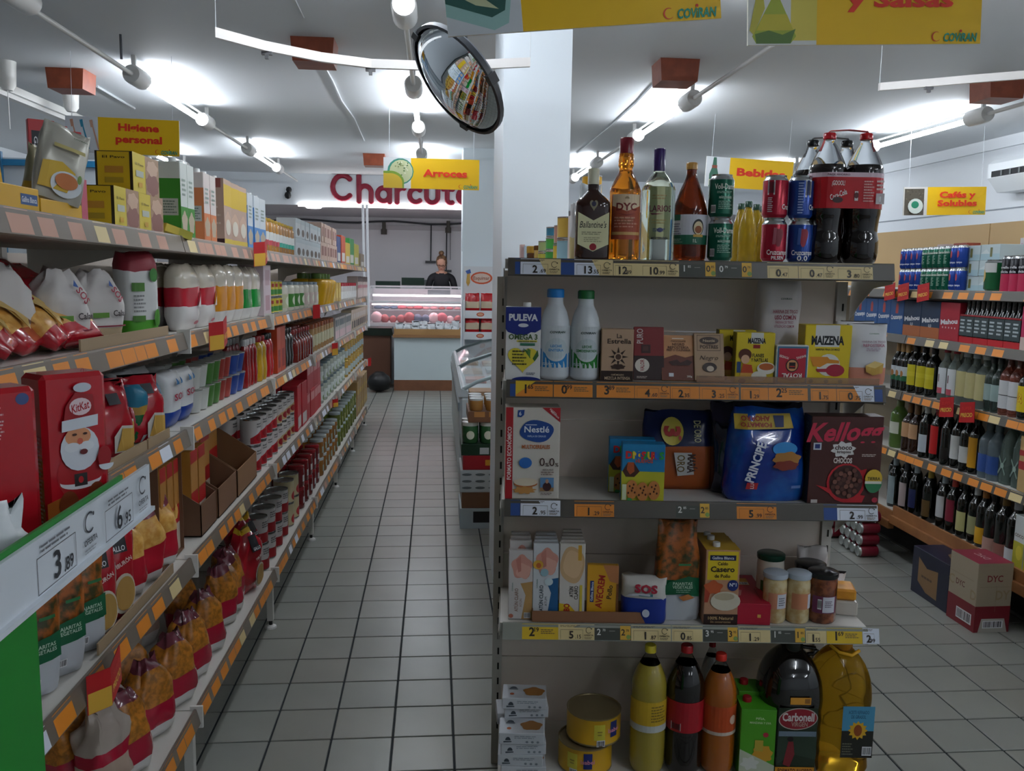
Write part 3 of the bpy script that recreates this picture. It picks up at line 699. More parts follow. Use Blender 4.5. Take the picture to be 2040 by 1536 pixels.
def ppouch(name, w_, h, d, bands, seed=1, top='crimp', wrinkle=.003, items=None, taper=.0, n=22, rows=14, sag=0., bottom=.55, side=None):
    """soft bag; bands [(t_top, material)] from the base upwards; top crimp | tied | fold"""
    g = random.Random(seed); ph = [g.uniform(0, 6.28) for _ in range(6)]
    b = MB(); k0 = len(b.v)
    def halfw(t):
        s = 1-taper*t
        if top == 'tied' and t > .72: s *= 1-.55*((t-.72)/.28)**.8
        if top == 'round' and t > .8: s *= 1-.45*((t-.8)/.2)**2
        if t < .08: s *= .94+.06*t/.08
        return w_/2*s
    def halfd(t):
        e = min(1, bottom+(1-bottom)*min(1, t/.2))
        if top == 'crimp': e *= max(.02, 1-max(0, (t-.55)/.45)**1.6)
        elif top == 'tied': e *= max(.06, 1-max(0, (t-.6)/.4)**1.5*.85)
        elif top == 'round': e *= max(.35, 1-max(0, (t-.75)/.25)**2*.6)
        elif top == 'block': e *= 1-max(0, (t-.85)/.15)*.5
        return d/2*e
    for j in range(rows+1):
        t = j/rows; hw_, hd = halfw(t), halfd(t)
        for i in range(n):
            a = 2*math.pi*i/n; c, s = math.cos(a), math.sin(a); e = 2/3.2
            x = math.copysign(abs(c)**e, c)*hw_; y = math.copysign(abs(s)**e, s)*hd
            wr = wrinkle*(math.sin(3*a+ph[0]+5*t)+.7*math.sin(7*a+ph[1]-9*t)+.6*math.sin(13*t+ph[2]+2*a))*(.4+.9*t)
            b.v.append((x+wr*c*.6, y+wr*s-sag*math.sin(t*math.pi)*d*.3, h*t+(wr*.8 if t > .3 else 0)))
    for j in range(rows):
        tm = (j+.5)/rows; mm = bands[-1][1]
        for tt, bm in bands:
            if tm <= tt: mm = bm; break
        k = b.mi(mm)
        for i in range(n):
            i2 = (i+1) % n; b.f.append((k0+j*n+i, k0+j*n+i2, k0+(j+1)*n+i2, k0+(j+1)*n+i)); b.m.append(k)
    b.f.append(tuple(k0+i for i in range(n))[::-1]); b.m.append(b.mi(bands[0][1]))
    tt = k0+rows*n; b.f.append(tuple(tt+i for i in range(n))); b.m.append(b.mi(bands[-1][1]))
    o = b.build(name, smooth=75)
    if items:
        p = MB()
        def mp(u, v, off):
            t = min(1, max(0, v/h)); hw_ = max(1e-4, halfw(t)); q = max(-.98, min(.98, u/hw_))
            y = -halfd(t)*(1-abs(q)**3.2)**(1/3.2)-sag*math.sin(t*math.pi)*d*.3
            return (u, y-.0035-wrinkle*1.2-off, v)
        printing(p, mp, items(w_, h), cols=6); p.build('print', o)
    return o
PASTA = mat('#c98f3c', .35, noise=('#e0b264', 60, .4, .65)); PASTA2 = mat('#c07a2a', .35, noise=('#8a5a1c', 70, .4, .65))
VEGP = mat('#a5591f', .35, noise=('#3b3a1a', 38, .42, .6))
def lab(o, label, cat, group=None): return tag(o, label, cat, group)
# ================================================================== goods on the end-of-aisle unit
def Esz(k, x0, x1, yt, d, yb=None):
    """centre u, width, height of a pack whose front lies d behind the shelf edge"""
    ym = (yt+(yb or yt+60))/2
    u0, u1 = E(x0, ym, d)[0], E(x1, ym, d)[0]; z = E((x0+x1)/2, yt, d)[1]; return (u0+u1)/2, u1-u0, z-ES[k]
def put(o, k, u, d, dep=0, tilt=0, rz=0, z=0):
    p = EW(u, d+dep/2, ES[k]+z+.0003); o.location = p; o.rotation_euler = (math.radians(tilt), 0, -EA+math.radians(rz)); return o
BAL = lambda c, r=.12: mat(c, r, trans=.0, coat=.8)
# ---- top shelf
# square-shouldered whisky bottle
u, W_, H_ = Esz(0, 1147, 1217, 335, .03, 517)
prof = smooth_prof([(W_*.49, 0), (W_*.5, .01), (W_*.5, H_*.30), (W_*.5, H_*.56), (W_*.47, H_*.64), (W_*.30, H_*.71), (W_*.17, H_*.76), (W_*.155, H_*.80), (W_*.155, H_*.99)], 3)
o = pbottle('whisky_bottle', prof, mat('#341407', .06, trans=.35, coat=.5), cap=(W_*.165, H_*.83, H_*1.005, '#d5d4bc'), n=32, sq=3.2, sy=.62)
p = MB(); mp = lambda a, v, off: (a, -W_*.5*.62-.0012-off, v); hw = W_*.44
printing(p, mp, [('p', [(-hw, H_*.17), (0, H_*.09), (hw, H_*.17), (hw, H_*.52), (0, H_*.43), (-hw, H_*.52)], '#dcd9ad'), ('t', "Ballantine's", 0, H_*.385, .017, '#22221c', {'w': hw*1.7, 'shear': .3, 'bold': .005}),
 ('lines', -hw*.75, H_*.27, hw*.75, H_*.31, 2, '#8a8a6a'), ('lines', -hw*.6, H_*.19, hw*.6, H_*.25, 3, '#a5a27e'), ('e', 0, H_*.14, .0095, .0095, '#9c2430'), ('p', heart(0, H_*.60, .022, .03), '#8f8a70'), ('e', 0, H_*.61, .006, .007, '#3a3a55')])
p.build('label', o); put(lab(o, 'square brown whisky bottle with cream pointed label and white cap', 'bottle'), 0, u, .03, .04)
# amber whisky bottle, tallest
u, W_, H_ = Esz(0, 1218, 1281, 270, .03, 517); r = W_/2
prof = smooth_prof([(r*.9, 0), (r, .008), (r, H_*.2), (r, H_*.52), (r*.98, H_*.58), (r*.72, H_*.66), (r*.46, H_*.72), (r*.44, H_*.76), (r*.5, H_*.78), (r*.48, H_*.86), (r*.40, H_*.89), (r*.38, H_*.97)], 3)
def it(aw, z0, z1):
    m_ = (z0+z1)/2; return [('p', [(-aw*.46, z0+.09), (0, z0+.075), (aw*.46, z0+.09), (aw*.46, z1), (-aw*.46, z1)], '#dcc6a6'), ('r', -aw*.46, z0+.012, aw*.46, z0+.02, '#c79f62'), ('t', 'DYC', 0, z1-.033, .019, '#7d2a26', {'w': aw*.62, 'bold': .03}), ('p', [(-aw*.3, z1-.05), (0, z1-.054), (aw*.3, z1-.05), (0, z1-.057)], '#7d2a26'), ('t', 'WHISKY', 0, z1-.072, .007, '#8f6b4a', {'w': aw*.36}), ('lines', -aw*.3, z1-.067, aw*.3, z1-.061, 1, '#a08060'), ('lines', -aw*.36, z0+.03, aw*.36, z0+.062, 4, '#c98a72'), ('p', ell(0, z1-.012, .006, .006, 10, 0, 180), '#a08868')]
o = pbottle('whisky_bottle', prof, mat('#d98726', .05, trans=.92), cap=(r*.45, H_*.87, H_, '#7c1f2c'), labels=[(r, H_*.17, H_*.535, '#a24a30', 62, it)])
put(lab(o, 'tall amber whisky bottle with cream and red DYC label and red cap', 'bottle'), 0, u, .03, W_)
# clear gin bottle
u, W_, H_ = Esz(0, 1283, 1350, 292, .03, 517); r = W_/2
prof = smooth_prof([(r*.95, 0), (r, .008), (r, H_*.3), (r, H_*.60), (r*.96, H_*.66), (r*.62, H_*.74), (r*.36, H_*.79), (r*.32, H_*.84), (r*.32, H_*.97)], 3)
def it(aw, z0, z1): return [('r', -aw*.4, z0, aw*.4, z1, '#c5c898'), ('t', 'LARIOS', 0, z1-.058, .016, '#7d2440', {'w': aw*.80, 'bold': .02}), ('p', [(-aw*.36, z1-.07), (aw*.1, z1-.072), (-aw*.3, z1-.075)], '#7d2440'), ('lines', -aw*.3, z1-.035, aw*.3, z1-.02, 2, '#b7a070'), ('e', 0, z1-.115, .008, .006, '#3c3a6a'), ('t', 'MEDITERRÁNEA', 0, z1-.137, .006, '#3c3a52', {'w': aw*.6}), ('lines', -aw*.25, z0+.02, aw*.25, z0+.03, 2, '#5a6488'), ('lines', -aw*.3, z1-.1, aw*.3, z1-.085, 2, '#b9ab74')]
o = pbottle('gin_bottle', prof, mat('#dbe8dc', .04, trans=1.), cap=(r*.36, H_*.80, H_, '#33215c'), labels=[(r*.995, H_*.19, H_*.655, None, 48, it)], sq=2.6)
put(lab(o, 'clear gin bottle with pale yellow LARIOS label and purple cap', 'bottle'), 0, u, .03, W_)
# brown beer bottle
u, W_, H_ = Esz(0, 1347, 1417, 320, .03, 518); r = W_/2
prof = smooth_prof([(r*.9, 0), (r*.98, .008), (r, H_*.2), (r, H_*.46), (r*.93, H_*.56), (r*.68, H_*.70), (r*.42, H_*.81), (r*.3, H_*.88), (r*.3, H_*.95)], 3)
def it(aw, z0, z1): return [('r', -aw*.5, z0, aw*.5, z0+(z1-z0)*.32, '#165a42'), ('r', -aw*.5, z1-.016, -aw*.28, z1, '#165a42'), ('e', aw*.12, (z0+z1)/2+.006, .0165, .022, '#1c1c1a'), ('e', aw*.12, (z0+z1)/2+.004, .0135, .018, '#d8c7a0'), ('e', aw*.12, (z0+z1)/2, .010, .010, '#8a4a1e'), ('r', aw*.12-.014, (z0+z1)/2-.02, aw*.12+.014, (z0+z1)/2-.013, '#c9a04a'), ('t', '1L', aw*.05, z0+.010, .009, '#cfd8c8'), ('lines', -aw*.47, z0+.025, -aw*.25, z1-.022, 5, '#7a7a90'), ('lines', -aw*.47, z0+.004, -aw*.2, z0+.016, 3, '#8fb09c')]
o = pbottle('beer_bottle', prof, mat('#6b2507', .06, trans=.75), cap=(r*.33, H_*.93, H_, '#b98a45'), labels=[(r, H_*.17, H_*.47, '#cdcdd6', 75, it)])
put(lab(o, 'brown litre beer bottle with green and white label and gold cap', 'bottle'), 0, u, .03, W_)
# drink cans
def voll(r, h): return [('t', 'Voll-Damm', .004, h*.72, .014, '#dfe3d8', {'w': .062, 'bold': .015}), ('lines', -.02, h*.56, .03, h*.62, 2, '#8fae9c'), ('t', 'MÄRZENBIER', .004, h*.47, .006, '#b8ccbc', {'w': .036}), ('lines', -.015, h*.2, .025, h*.4, 5, '#8fae9c'), ('bar', -.036, h*.12, -.022, h*.3)]
def cruz(red):
    def f(r, h):
        return [('p', wavy(0, h*.60, .012, .024, k=3, a=.15), '#7d2430' if red else '#9c3040'), ('p', [(-.016, h*.42), (-.008, h*.42), (-.006, h*.8), (-.014, h*.8)], '#a45560' if red else '#3b5a9a'), ('t', 'Cruzcampo', 0, h*.24, .013, '#f0ece8', {'w': .060, 'bold': .02}), ('t', 'PILSEN' if red else '0.0', 0, h*.11, .009 if red else .013, '#f0ece8', {'w': .034 if red else .028})]
    return f
def cruz_back(red): return lambda r, h: [('bar', -.028, h*.55, -.008, h*.88) if red else ('bar', .0, h*.5, .018, h*.9), ('lines', -.026, h*.15, -.012, h*.5, 8, '#c9c9d2') if red else ('lines', -.018, h*.12, -.002, h*.85, 12, '#a9b6d6'), ('t', 'Cruz', .026, h*.28, .013, '#f0ece8', {'w': .026})]
CANG = 'cans stacked on the top display shelf'
for x0, x1, yt, yb, c, f, z, lb in ((1415, 1466, 435, 518, '#0f5a44', voll, 0, 'green beer can at the bottom of the green pair'), (1417, 1468, 350, 435, '#0f5a44', voll, 1, 'green beer can on top of another green can'),
        (1523, 1574, 440, 524, '#a81830', cruz(1), 0, 'red beer can reading PILSEN under another red can'), (1526, 1577, 354, 440, '#a81830', cruz_back(1), 1, 'red beer can with barcode on top of another red can'),
        (1577, 1625, 441, 525, '#1c3f8c', cruz(0), 0, 'blue alcohol-free beer can reading 0.0 under another blue can'), (1578, 1627, 355, 441, '#1c3f8c', cruz_back(0), 1, 'blue beer can with barcode on top of another blue can')):
    u, W_, _ = Esz(0, x0, x1, yt, .02, yb)
    hc = .116; o = pcan('drink_can', .0335, hc, c, f)
    put(lab(o, lb, 'can', CANG), 0, u, .02, .067, z=z*hc, rz=RND.uniform(-6, 6))
# cola twin packs
def cola_pack(x0, x1, yt, d, capc, front):
    u, W_, H_ = Esz(0, x0, x1, yt, d, 525); r = W_/4; t = empty('cola_twin_pack')
    prof = smooth_prof([(r*.6, 0), (r*.86, .006), (r*.97, .03), (r*.97, H_*.18), (r*.88, H_*.25), (r*.93, H_*.34), (r, H_*.42), (r, H_*.68), (r*.96, H_*.74), (r*.72, H_*.82), (r*.42, H_*.90), (r*.28, H_*.935), (r*.27, H_*.99)], 3)
    zt = H_*.755
    for s in (-1, 1):
        b = MB(); b.lathe([p_ for p_ in prof if p_[1] <= zt]+[(r*.93, zt)], mat('#120705', .05, coat=.6), 26, cx=s*r); o = b.build('bottle', t, smooth=50)
        b = MB(); b.lathe([(r*.93, zt)]+[p_ for p_ in prof if p_[1] > zt], mat('#e4e8ea', .05, trans=1., ior=1.06), 26, cx=s*r); b.build('bottle_neck', o, smooth=50)
        b = MB(); b.lathe([(r*.3, H_*.95), (r*.34, H_*.955), (r*.34, H_*.99), (r*.29, H_)], GLOSS(capc), 18, cx=s*r); b.build('cap', o, smooth=40)
    if front:
        b = MB(); n = 10; poly = [(-r-r*1.02*math.sin(math.pi*i/n), -r*1.02*math.cos(math.pi*i/n)) for i in range(n+1)][::-1]; poly = [(-p_[0]*1, p_[1]) for p_ in poly][::-1] if 0 else poly
        left = [(-r-r*1.03*math.sin(math.pi*i/n), r*1.03*math.cos(math.pi*i/n)) for i in range(n+1)]; right = [(r+r*1.03*math.sin(math.pi*i/n), -r*1.03*math.cos(math.pi*i/n)) for i in range(n+1)]
        ring = left+right; z0, z1 = H_*.42, H_*.69
        for i in range(len(ring)):
            a_, c_ = ring[i], ring[(i+1) % len(ring)]
            b.face([(*a_, z0), (*c_, z0), (*c_, z1-.012), (*a_, z1-.012)], GLOSS('#b8121c')); b.face([(*a_, z1-.012), (*c_, z1-.012), (*c_, z1), (*a_, z1)], GLOSS('#dcc3cd'))
        mp = lambda a_, v, off: (a_, -r*1.03-.0004-off, v)
        printing(b, mp, [('t', 'PACK AHORRO', -r*.75, z1-.006, .005, '#6a3a4a', {'w': r*1.2}), ('t', '¡GOOOL!', -r*.75, z1-.028, .012, '#f0d8d4', {'w': r*.7}), ('t', 'Coca-Cola', -r*.72, z0+.036, .014, '#f3e4e0', {'w': r*.95, 'rot': 22, 'shear': .3}), ('e', -r*.75, z0+.022, .014, .008, '#3a1014'), ('r', r*.15, z0+.02, r*.34, z0+.045, '#e8dcdc'), ('e', r*.245, z0+.034, .006, .008, '#5a1016'), ('lines', r*.62, z0+.016, r*1.2, z1-.02, 8, '#e0a8a4'), ('r', r*1.3, z0+.012, r*1.75, z0+.04, '#cfc6c8'), ('r', r*1.48, z0+.018, r*1.56, z0+.032, '#f4f4f4'), ('lines', r*1.3, z0+.046, r*1.75, z1-.018, 3, '#f0d8d4')])
        b.build('wrap', t)
    b = MB(); hc = mat('#c8232c', .3) if front else mat('#26282b', .35)
    pth = [(-r*1.45, 0, H_*.86), (-r*1.25, 0, H_*.955), (-r, 0, H_*1.012), (0, 0, H_*1.022), (r, 0, H_*1.012), (r*1.25, 0, H_*.955), (r*1.45, 0, H_*.86)]
    for a_, c_ in zip(pth, pth[1:]): b.add([(a_[0], -.008, a_[2]), (c_[0], -.008, c_[2]), (c_[0], .008, c_[2]), (a_[0], .008, a_[2]), (a_[0], -.008, a_[2]+.002), (c_[0], -.008, c_[2]+.002), (c_[0], .008, c_[2]+.002), (a_[0], .008, a_[2]+.002)], [(0, 3, 2, 1), (4, 5, 6, 7), (0, 1, 5, 4), (2, 3, 7, 6)], hc)
    b.build('carry_handle', t)
    put(t, 0, u, d, 2*r); return t
lab(cola_pack(1622, 1770, 260, .015, '#c8232c', True), 'two-bottle cola pack with red wrap, red caps and carry handle', 'bottle pack', 'cola packs')
lab(cola_pack(1590, 1728, 275, .165, '#1b1d1f', False), 'two-bottle cola pack with black caps behind the red one', 'bottle pack', 'cola packs')

# ---- second shelf
u, W_, H_ = Esz(1, 1007, 1077, 612, .005, 755)
def pul(w_, h): return [('p', [(0, h*.70), (w_*.06, h*.66), (w_*.3, h*.62), (w_*.55, h*.61), (w_*.72, h*.66), (w_*.84, h*.655), (w_, h*.7), (w_, h), (0, h)], '#16277a'), ('t', 'PULEVA', w_*.5, h*.86, h*.085, '#e4e6ea', {'w': w_*.82, 'bold': .045}), ('p', wavy(w_*.5, h*.745, w_*.14, h*.026, k=1, a=.3), '#dfe2ea'),
    ('t', 'OMEGA 3', w_*.5, h*.595, h*.07, '#3d5a2a', {'w': w_*.82, 'bold': .03}), ('r', w_*.32, h*.525, w_*.9, h*.55, '#d8c848'), ('t', 'corazón sano', w_*.62, h*.537, h*.026, '#4a5a2a', {'w': w_*.5}), ('r', w_*.42, h*.475, w_*.84, h*.51, '#2d6e52'), ('p', heart(w_*.5, h*.30, w_*.86, h*.36), '#dccb3c'),
    ('p', [(w_*.50, h*.44), (w_*.62, h*.36), (w_*.72, h*.30), (w_*.66, h*.40)], '#3d6a34'), ('p', [(w_*.63, h*.44), (w_*.72, h*.42), (w_*.7, h*.3), (w_*.64, h*.36)], '#55813c'), ('p', [(w_*.78, h*.3), (w_*.92, h*.42), (w_*.95, h*.34), (w_*.84, h*.26)], '#3d6a34'), ('lines', w_*.2, h*.2, w_*.62, h*.42, 5, '#5a5620'), ('lines', w_*.6, h*.07, w_*.9, h*.11, 2, '#555a70'), ('p', ell(w_*.6, 0, w_*.42, h*.05, 12, 0, 180), '#16277a')]
o = pbox('milk_carton', W_, .062, H_, '#e2e2e0', pul, left=lambda d, h: [('r', 0, h*.66, d, h, '#16277a'), ('lines', d*.1, h*.1, d*.9, h*.6, 14, '#8a92a0')], cap=(.01, -.005, .011, .012, '#e6e6e4'))
put(lab(o, 'white and blue PULEVA milk carton with a yellow heart', 'carton'), 1, u, .005, .062)
def milkbottle(x0, x1, yt, d, c, capc, t1, lb, dz=0):
    u, W_, H_ = Esz(1, x0, x1, yt, d, 757); r = W_/2
    prof = smooth_prof([(r*.8, 0), (r*.98, .008), (r, H_*.1), (r, H_*.48), (r*.97, H_*.60), (r*.78, H_*.74), (r*.55, H_*.82), (r*.5, H_*.87), (r*.5, H_*.93)], 3)
    def it(aw, z0, z1):
        h = z1-z0; return [('p', [(-aw*.5, z0), (aw*.5, z0), (aw*.5, z0+h*.36)]+ell(aw*.02, z0+h*.42, aw*.27, h*.27, 14, -20, -160)+[(-aw*.5, z0+h*.52)], c), ('e', aw*.02, z0+h*.46, aw*.27, h*.25, '#bcc8cc'), ('t', 'COViRAN', aw*.05, z0+h*.85, h*.05, '#1f3a34', {'w': aw*.36, 'shear': .2, 'bold': .03})]+[('t', s, aw*.02, z0+h*(.52-.1*i), h*.06, c, {'w': aw*ww}) for i, (s, ww) in enumerate(t1)]+[('lines', -aw*.3, z0+h*.05, 0, z0+h*.12, 2, '#cfe0e6')]
    o = pbottle('milk_bottle', prof, mat('#cdd3d8', .25), cap=(r*.56, H_*.905, H_, capc), labels=[(r, H_*.14, H_*.6, '#c9d0d4', 80, it)], n=30)
    put(lab(o, lb, 'bottle', 'plastic milk bottles'), 1, u, d, W_)
milkbottle(1078, 1134, 577, .12, '#1f7fc0', '#1a6cb0', [], 'white milk bottle hidden behind the blue-capped one')
milkbottle(1076, 1138, 576, .01, '#1f7fc0', '#1f77be', [('LECHE', .26), ('ENTERA', .34)], 'white milk bottle with blue cap reading LECHE ENTERA')
milkbottle(1138, 1199, 579, .01, '#1d7a2a', '#1c6a34', [('LECHE', .22), ('SEMIDESNATADA', .5)], 'white milk bottle with green cap and green label')
u, W_, H_ = Esz(1, 1198, 1262, 656, .01, 758)
def est(w_, h): return [('r', 0, 0, w_, h*.2, '#2b1a12'), ('t', 'La', w_*.55, h*.87, h*.08, '#2e1d14'), ('t', 'Estrella', w_*.55, h*.77, h*.09, '#2e1d14', {'w': w_*.74}), ('p', star(w_*.53, h*.47, w_*.32, w_*.12, 8), '#2e1d14'), ('e', w_*.53, h*.47, w_*.13, w_*.13, '#b99c80'), ('e', w_*.53, h*.47, w_*.09, w_*.09, '#4a3224'), ('p', wavy(w_*.53, h*.28, w_*.22, h*.05), '#3a2418'), ('t', 'CAFÉ MOLIDO', w_*.52, h*.125, h*.03, '#c8ae90', {'w': w_*.4}), ('t', 'MEZCLA INTENSA', w_*.52, h*.06, h*.055, '#c8ae90', {'w': w_*.8})]
o = pbox('coffee_pack', W_, .05, H_, '#b3957a', est); put(lab(o, 'tan ground coffee brick reading La Estrella', 'coffee pack'), 1, u, .012, .05)
def leaning(x0, x1, yt, name, base, front, lb, tilt, d=.03, rz=0, thick=.012, k=1, dz=0, z=0):
    u, W_, H_ = Esz(k, x0, x1, yt, d, 758); o = pbox(name, W_, thick, H_/math.cos(math.radians(tilt)), base, front)
    put(lab(o, lb, 'chocolate bar'), k, u, d-.02, thick, tilt=-tilt, rz=rz, z=z+.002); return o
def valor(w_, h): return [('r', 0, 0, w_, h*.45, '#2b1210'), ('e', w_*.28, h*.27, w_*.24, h*.13, '#d8cfc4'), ('t', 'VALOR', w_*.28, h*.27, w_*.13, '#8e1c20', {'rot': 90, 'w': h*.22}), ('t', 'PURO', w_*.2, h*.82, w_*.2, '#c9b8b4', {'rot': 90, 'w': h*.28}), ('r', w_*.25, h*.5, w_*.55, h*.66, '#3c1a16'), ('r', w_*.3, h*.54, w_*.48, h*.63, '#4f2620'), ('lines', w_*.1, h*.02, w_*.5, h*.07, 2, '#b8aaa0')]
o = leaning(1262, 1322, 654, 'chocolate_bar', '#7a1618', valor, 'dark red chocolate bar with a white oval VALOR badge', 12, .05)
def repo(w_, h): return [('r', 0, 0, w_, h*.46, '#6a3220'), ('p', [(0, h*.46), (w_*.4, h*.56), (w_*.7, h*.5), (w_, h*.56), (w_, h*.4), (0, h*.4)], '#6a3220'), ('r', w_*.32, h*.91, w_*.66, h*.93, '#e8d8c4'), ('t', 'CHOCOLATE', w_*.5, h*.86, h*.035, '#4a2a1a', {'w': w_*.44}), ('t', 'NEGRO', w_*.5, h*.79, h*.055, '#4a2a1a', {'w': w_*.36}), ('t', 'REPOSTERÍA', w_*.5, h*.72, h*.055, '#4a2a1a', {'w': w_*.62}), ('t', 'PRETO CULINÁRIA', w_*.5, h*.66, h*.045, '#4a2a1a', {'w': w_*.7}), ('p', [(w_*.2, h*.40), (w_*.45, h*.45), (w_*.55, h*.38), (w_*.75, h*.45), (w_*.9, h*.4), (w_*.8, h*.32), (w_*.3, h*.32)], '#3a1a10'), ('r', w_*.2, h*.07, w_*.34, h*.15, '#d3d8dc'), ('t', '200g', w_*.8, h*.08, h*.04, '#d8cfc4')]
leaning(1318, 1386, 672, 'chocolate_bar', '#c08a5c', repo, 'tan and brown baking chocolate bar reading NEGRO REPOSTERÍA', 20, .045)
def postres(w_, h): return [('r', w_*.1, h*.63, w_*.88, h*.64, '#3a2418'), ('r', w_*.1, h*.95, w_*.88, h*.96, '#3a2418'), ('r', w_*.1, h*.63, w_*.11, h*.96, '#3a2418'), ('r', w_*.87, h*.63, w_*.88, h*.96, '#3a2418'), ('e', w_*.5, h*.84, w_*.32, h*.08, '#3a2418'), ('t', 'Nestlé', w_*.5, h*.84, h*.05, '#c9b090', {'w': w_*.4}), ('t', 'POSTRES', w_*.5, h*.71, h*.07, '#3a2418', {'w': w_*.6}), ('t', 'Negro', w_*.5, h*.48, h*.09, '#3a2418', {'w': w_*.6, 'shear': .3, 'bold': 0}), ('e', w_*.5, h*.28, w_*.24, h*.10, '#2e1a12'), ('e', w_*.52, h*.25, w_*.12, h*.06, '#c9b9a4'), ('r', w_*.14, h*.06, w_*.42, h*.1, '#2e1a12'), ('r', w_*.66, h*.06, w_*.9, h*.1, '#2e1a12')]
leaning(1383, 1443, 668, 'chocolate_bar', '#a88a6a', postres, 'beige chocolate bar reading POSTRES Negro', 18, .04)
def flan(w_, h): return [('r', w_*.38, h*.78, w_*.7, h, '#d9d9d4'), ('t', 'MAIZENA', w_*.53, h*.84, h*.1, '#17171a', {'w': w_*.46, 'bold': .04}), ('r', w_*.44, h*.69, w_*.62, h*.76, '#8e1c1c'), ('t', 'FLANES', w_*.58, h*.55, h*.07, '#2a2a20', {'w': w_*.3}), ('t', 'Y NATILLAS', w_*.62, h*.46, h*.07, '#2a2a20', {'w': w_*.44}), ('e', w_*.24, h*.56, w_*.17, h*.12, '#5a2a1a'), ('e', w_*.25, h*.47, w_*.11, h*.09, '#d8ab8a'), ('r', w_*.04, h*.2, w_*.14, h*.42, '#2a4a7a'), ('p', [(w_*.12, h*.1), (w_*.2, h*.38), (w_*.42, h*.36), (w_*.5, h*.1)], '#b8431c'), ('p', [(w_*.12, h*.1), (w_*.14, h*.2), (w_*.47, h*.2), (w_*.5, h*.1)], '#d8a24a'), ('e', w_*.62, h*.14, w_*.2, h*.1, '#e6e2d4'), ('e', w_*.8, h*.3, w_*.24, h*.12, '#e6e2d4'), ('e', w_*.8, h*.33, w_*.19, h*.07, '#b5602a'), ('e', w_*.18, h*.04, w_*.1, h*.05, '#7a1a3a')]
for x0, x1, yt, d, lb in ((1432, 1505, 658, .085, 'yellow custard mix box standing behind a matching box'), (1467, 1543, 663, .02, 'yellow MAIZENA box reading FLANES Y NATILLAS')):
    u, W_, H_ = Esz(1, x0, x1, yt, d, 757); o = pbox('custard_mix_box', W_, .045, H_, '#d8bf28', flan, left=lambda dd, h: [('r', 0, 0, dd, h, '#8c8028')]); put(lab(o, lb, 'box', 'yellow custard mix boxes'), 1, u, d, .045, rz=-3)
# flour bag
u, W_, H_ = Esz(1, 1514, 1600, 560, .14, 690)
WP = mat('#dad6d8', .6); RP = mat('#a8233c', .6)
def har(w_, h): return [('p', [(-w_*.49, h*.30), (0, h*.28), (w_*.49, h*.32), (w_*.49, h*.26), (-w_*.49, h*.24)], '#a8233c'), ('t', 'COViRAN', w_*.08, h*.82, h*.018, '#2f5a4a', {'w': w_*.26}), ('t', 'HARINA DE TRIGO', w_*.08, h*.69, h*.035, '#9c3a52', {'w': w_*.58}), ('t', 'USO COMÚN', w_*.08, h*.63, h*.042, '#8e1f3c', {'w': w_*.5, 'bold': .03}), ('t', 'FARINHA DE TRIGO', w_*.06, h*.58, h*.025, '#a8607a', {'w': w_*.42}), ('t', 'UTILIZAÇÃO COMUM', w_*.06, h*.54, h*.025, '#a8607a', {'w': w_*.46}), ('p', [(-w_*.05, h*.24), (w_*.1, h*.32), (w_*.4, h*.29), (w_*.3, h*.2)], '#c9934a'), ('p', [(w_*.0, h*.2), (w_*.3, h*.27), (w_*.44, h*.23), (w_*.2, h*.19)], '#b07a38')]
o = ppouch('flour_bag', W_, H_, .085, [(.28, RP), (1, WP)], 5, 'block', .0022, har, n=24, bottom=.9); put(lab(o, 'tall white and red flour bag reading USO COMÚN', 'flour bag'), 1, u, .14, .085)
u, W_, H_ = Esz(1, 1546, 1610, 688, .008, 760)
def royal(w_, h): return [('r', w_*.03, h*.03, w_*.97, h*.97, '#3f6f8c'), ('r', w_*.08, h*.06, w_*.92, h*.92, '#b01f34'), ('p', [(w_*.08, h*.06), (w_*.5, h*.0), (w_*.92, h*.06), (w_*.92, h*.16), (w_*.5, h*.08), (w_*.08, h*.16)], '#d8c23a'), ('t', 'BAKING', w_*.77, h*.70, h*.06, '#e8dcd4', {'rot': 195, 'w': w_*.3}), ('t', 'POWDER', w_*.23, h*.70, h*.06, '#e8dcd4', {'rot': 165, 'w': w_*.3}), ('e', w_*.5, h*.48, w_*.2, h*.17, '#2a1a18'), ('e', w_*.5, h*.48, w_*.17, h*.145, '#c98a5a'), ('r', w_*.4, h*.40, w_*.6, h*.56, '#1f1714'), ('r', w_*.42, h*.44, w_*.58, h*.47, '#c02a2a'), ('t', 'ROYAL', w_*.5, h*.22, h*.11, '#ece4dc', {'rot': 180, 'w': w_*.62, 'bold': .03})]
o = pbox('baking_powder_box', W_, .03, H_, '#d8dad8', royal); put(lab(o, 'small red and white ROYAL baking powder box', 'box'), 1, u, .008, .03)
u, W_, H_ = Esz(1, 1602, 1695, 648, .03, 765)
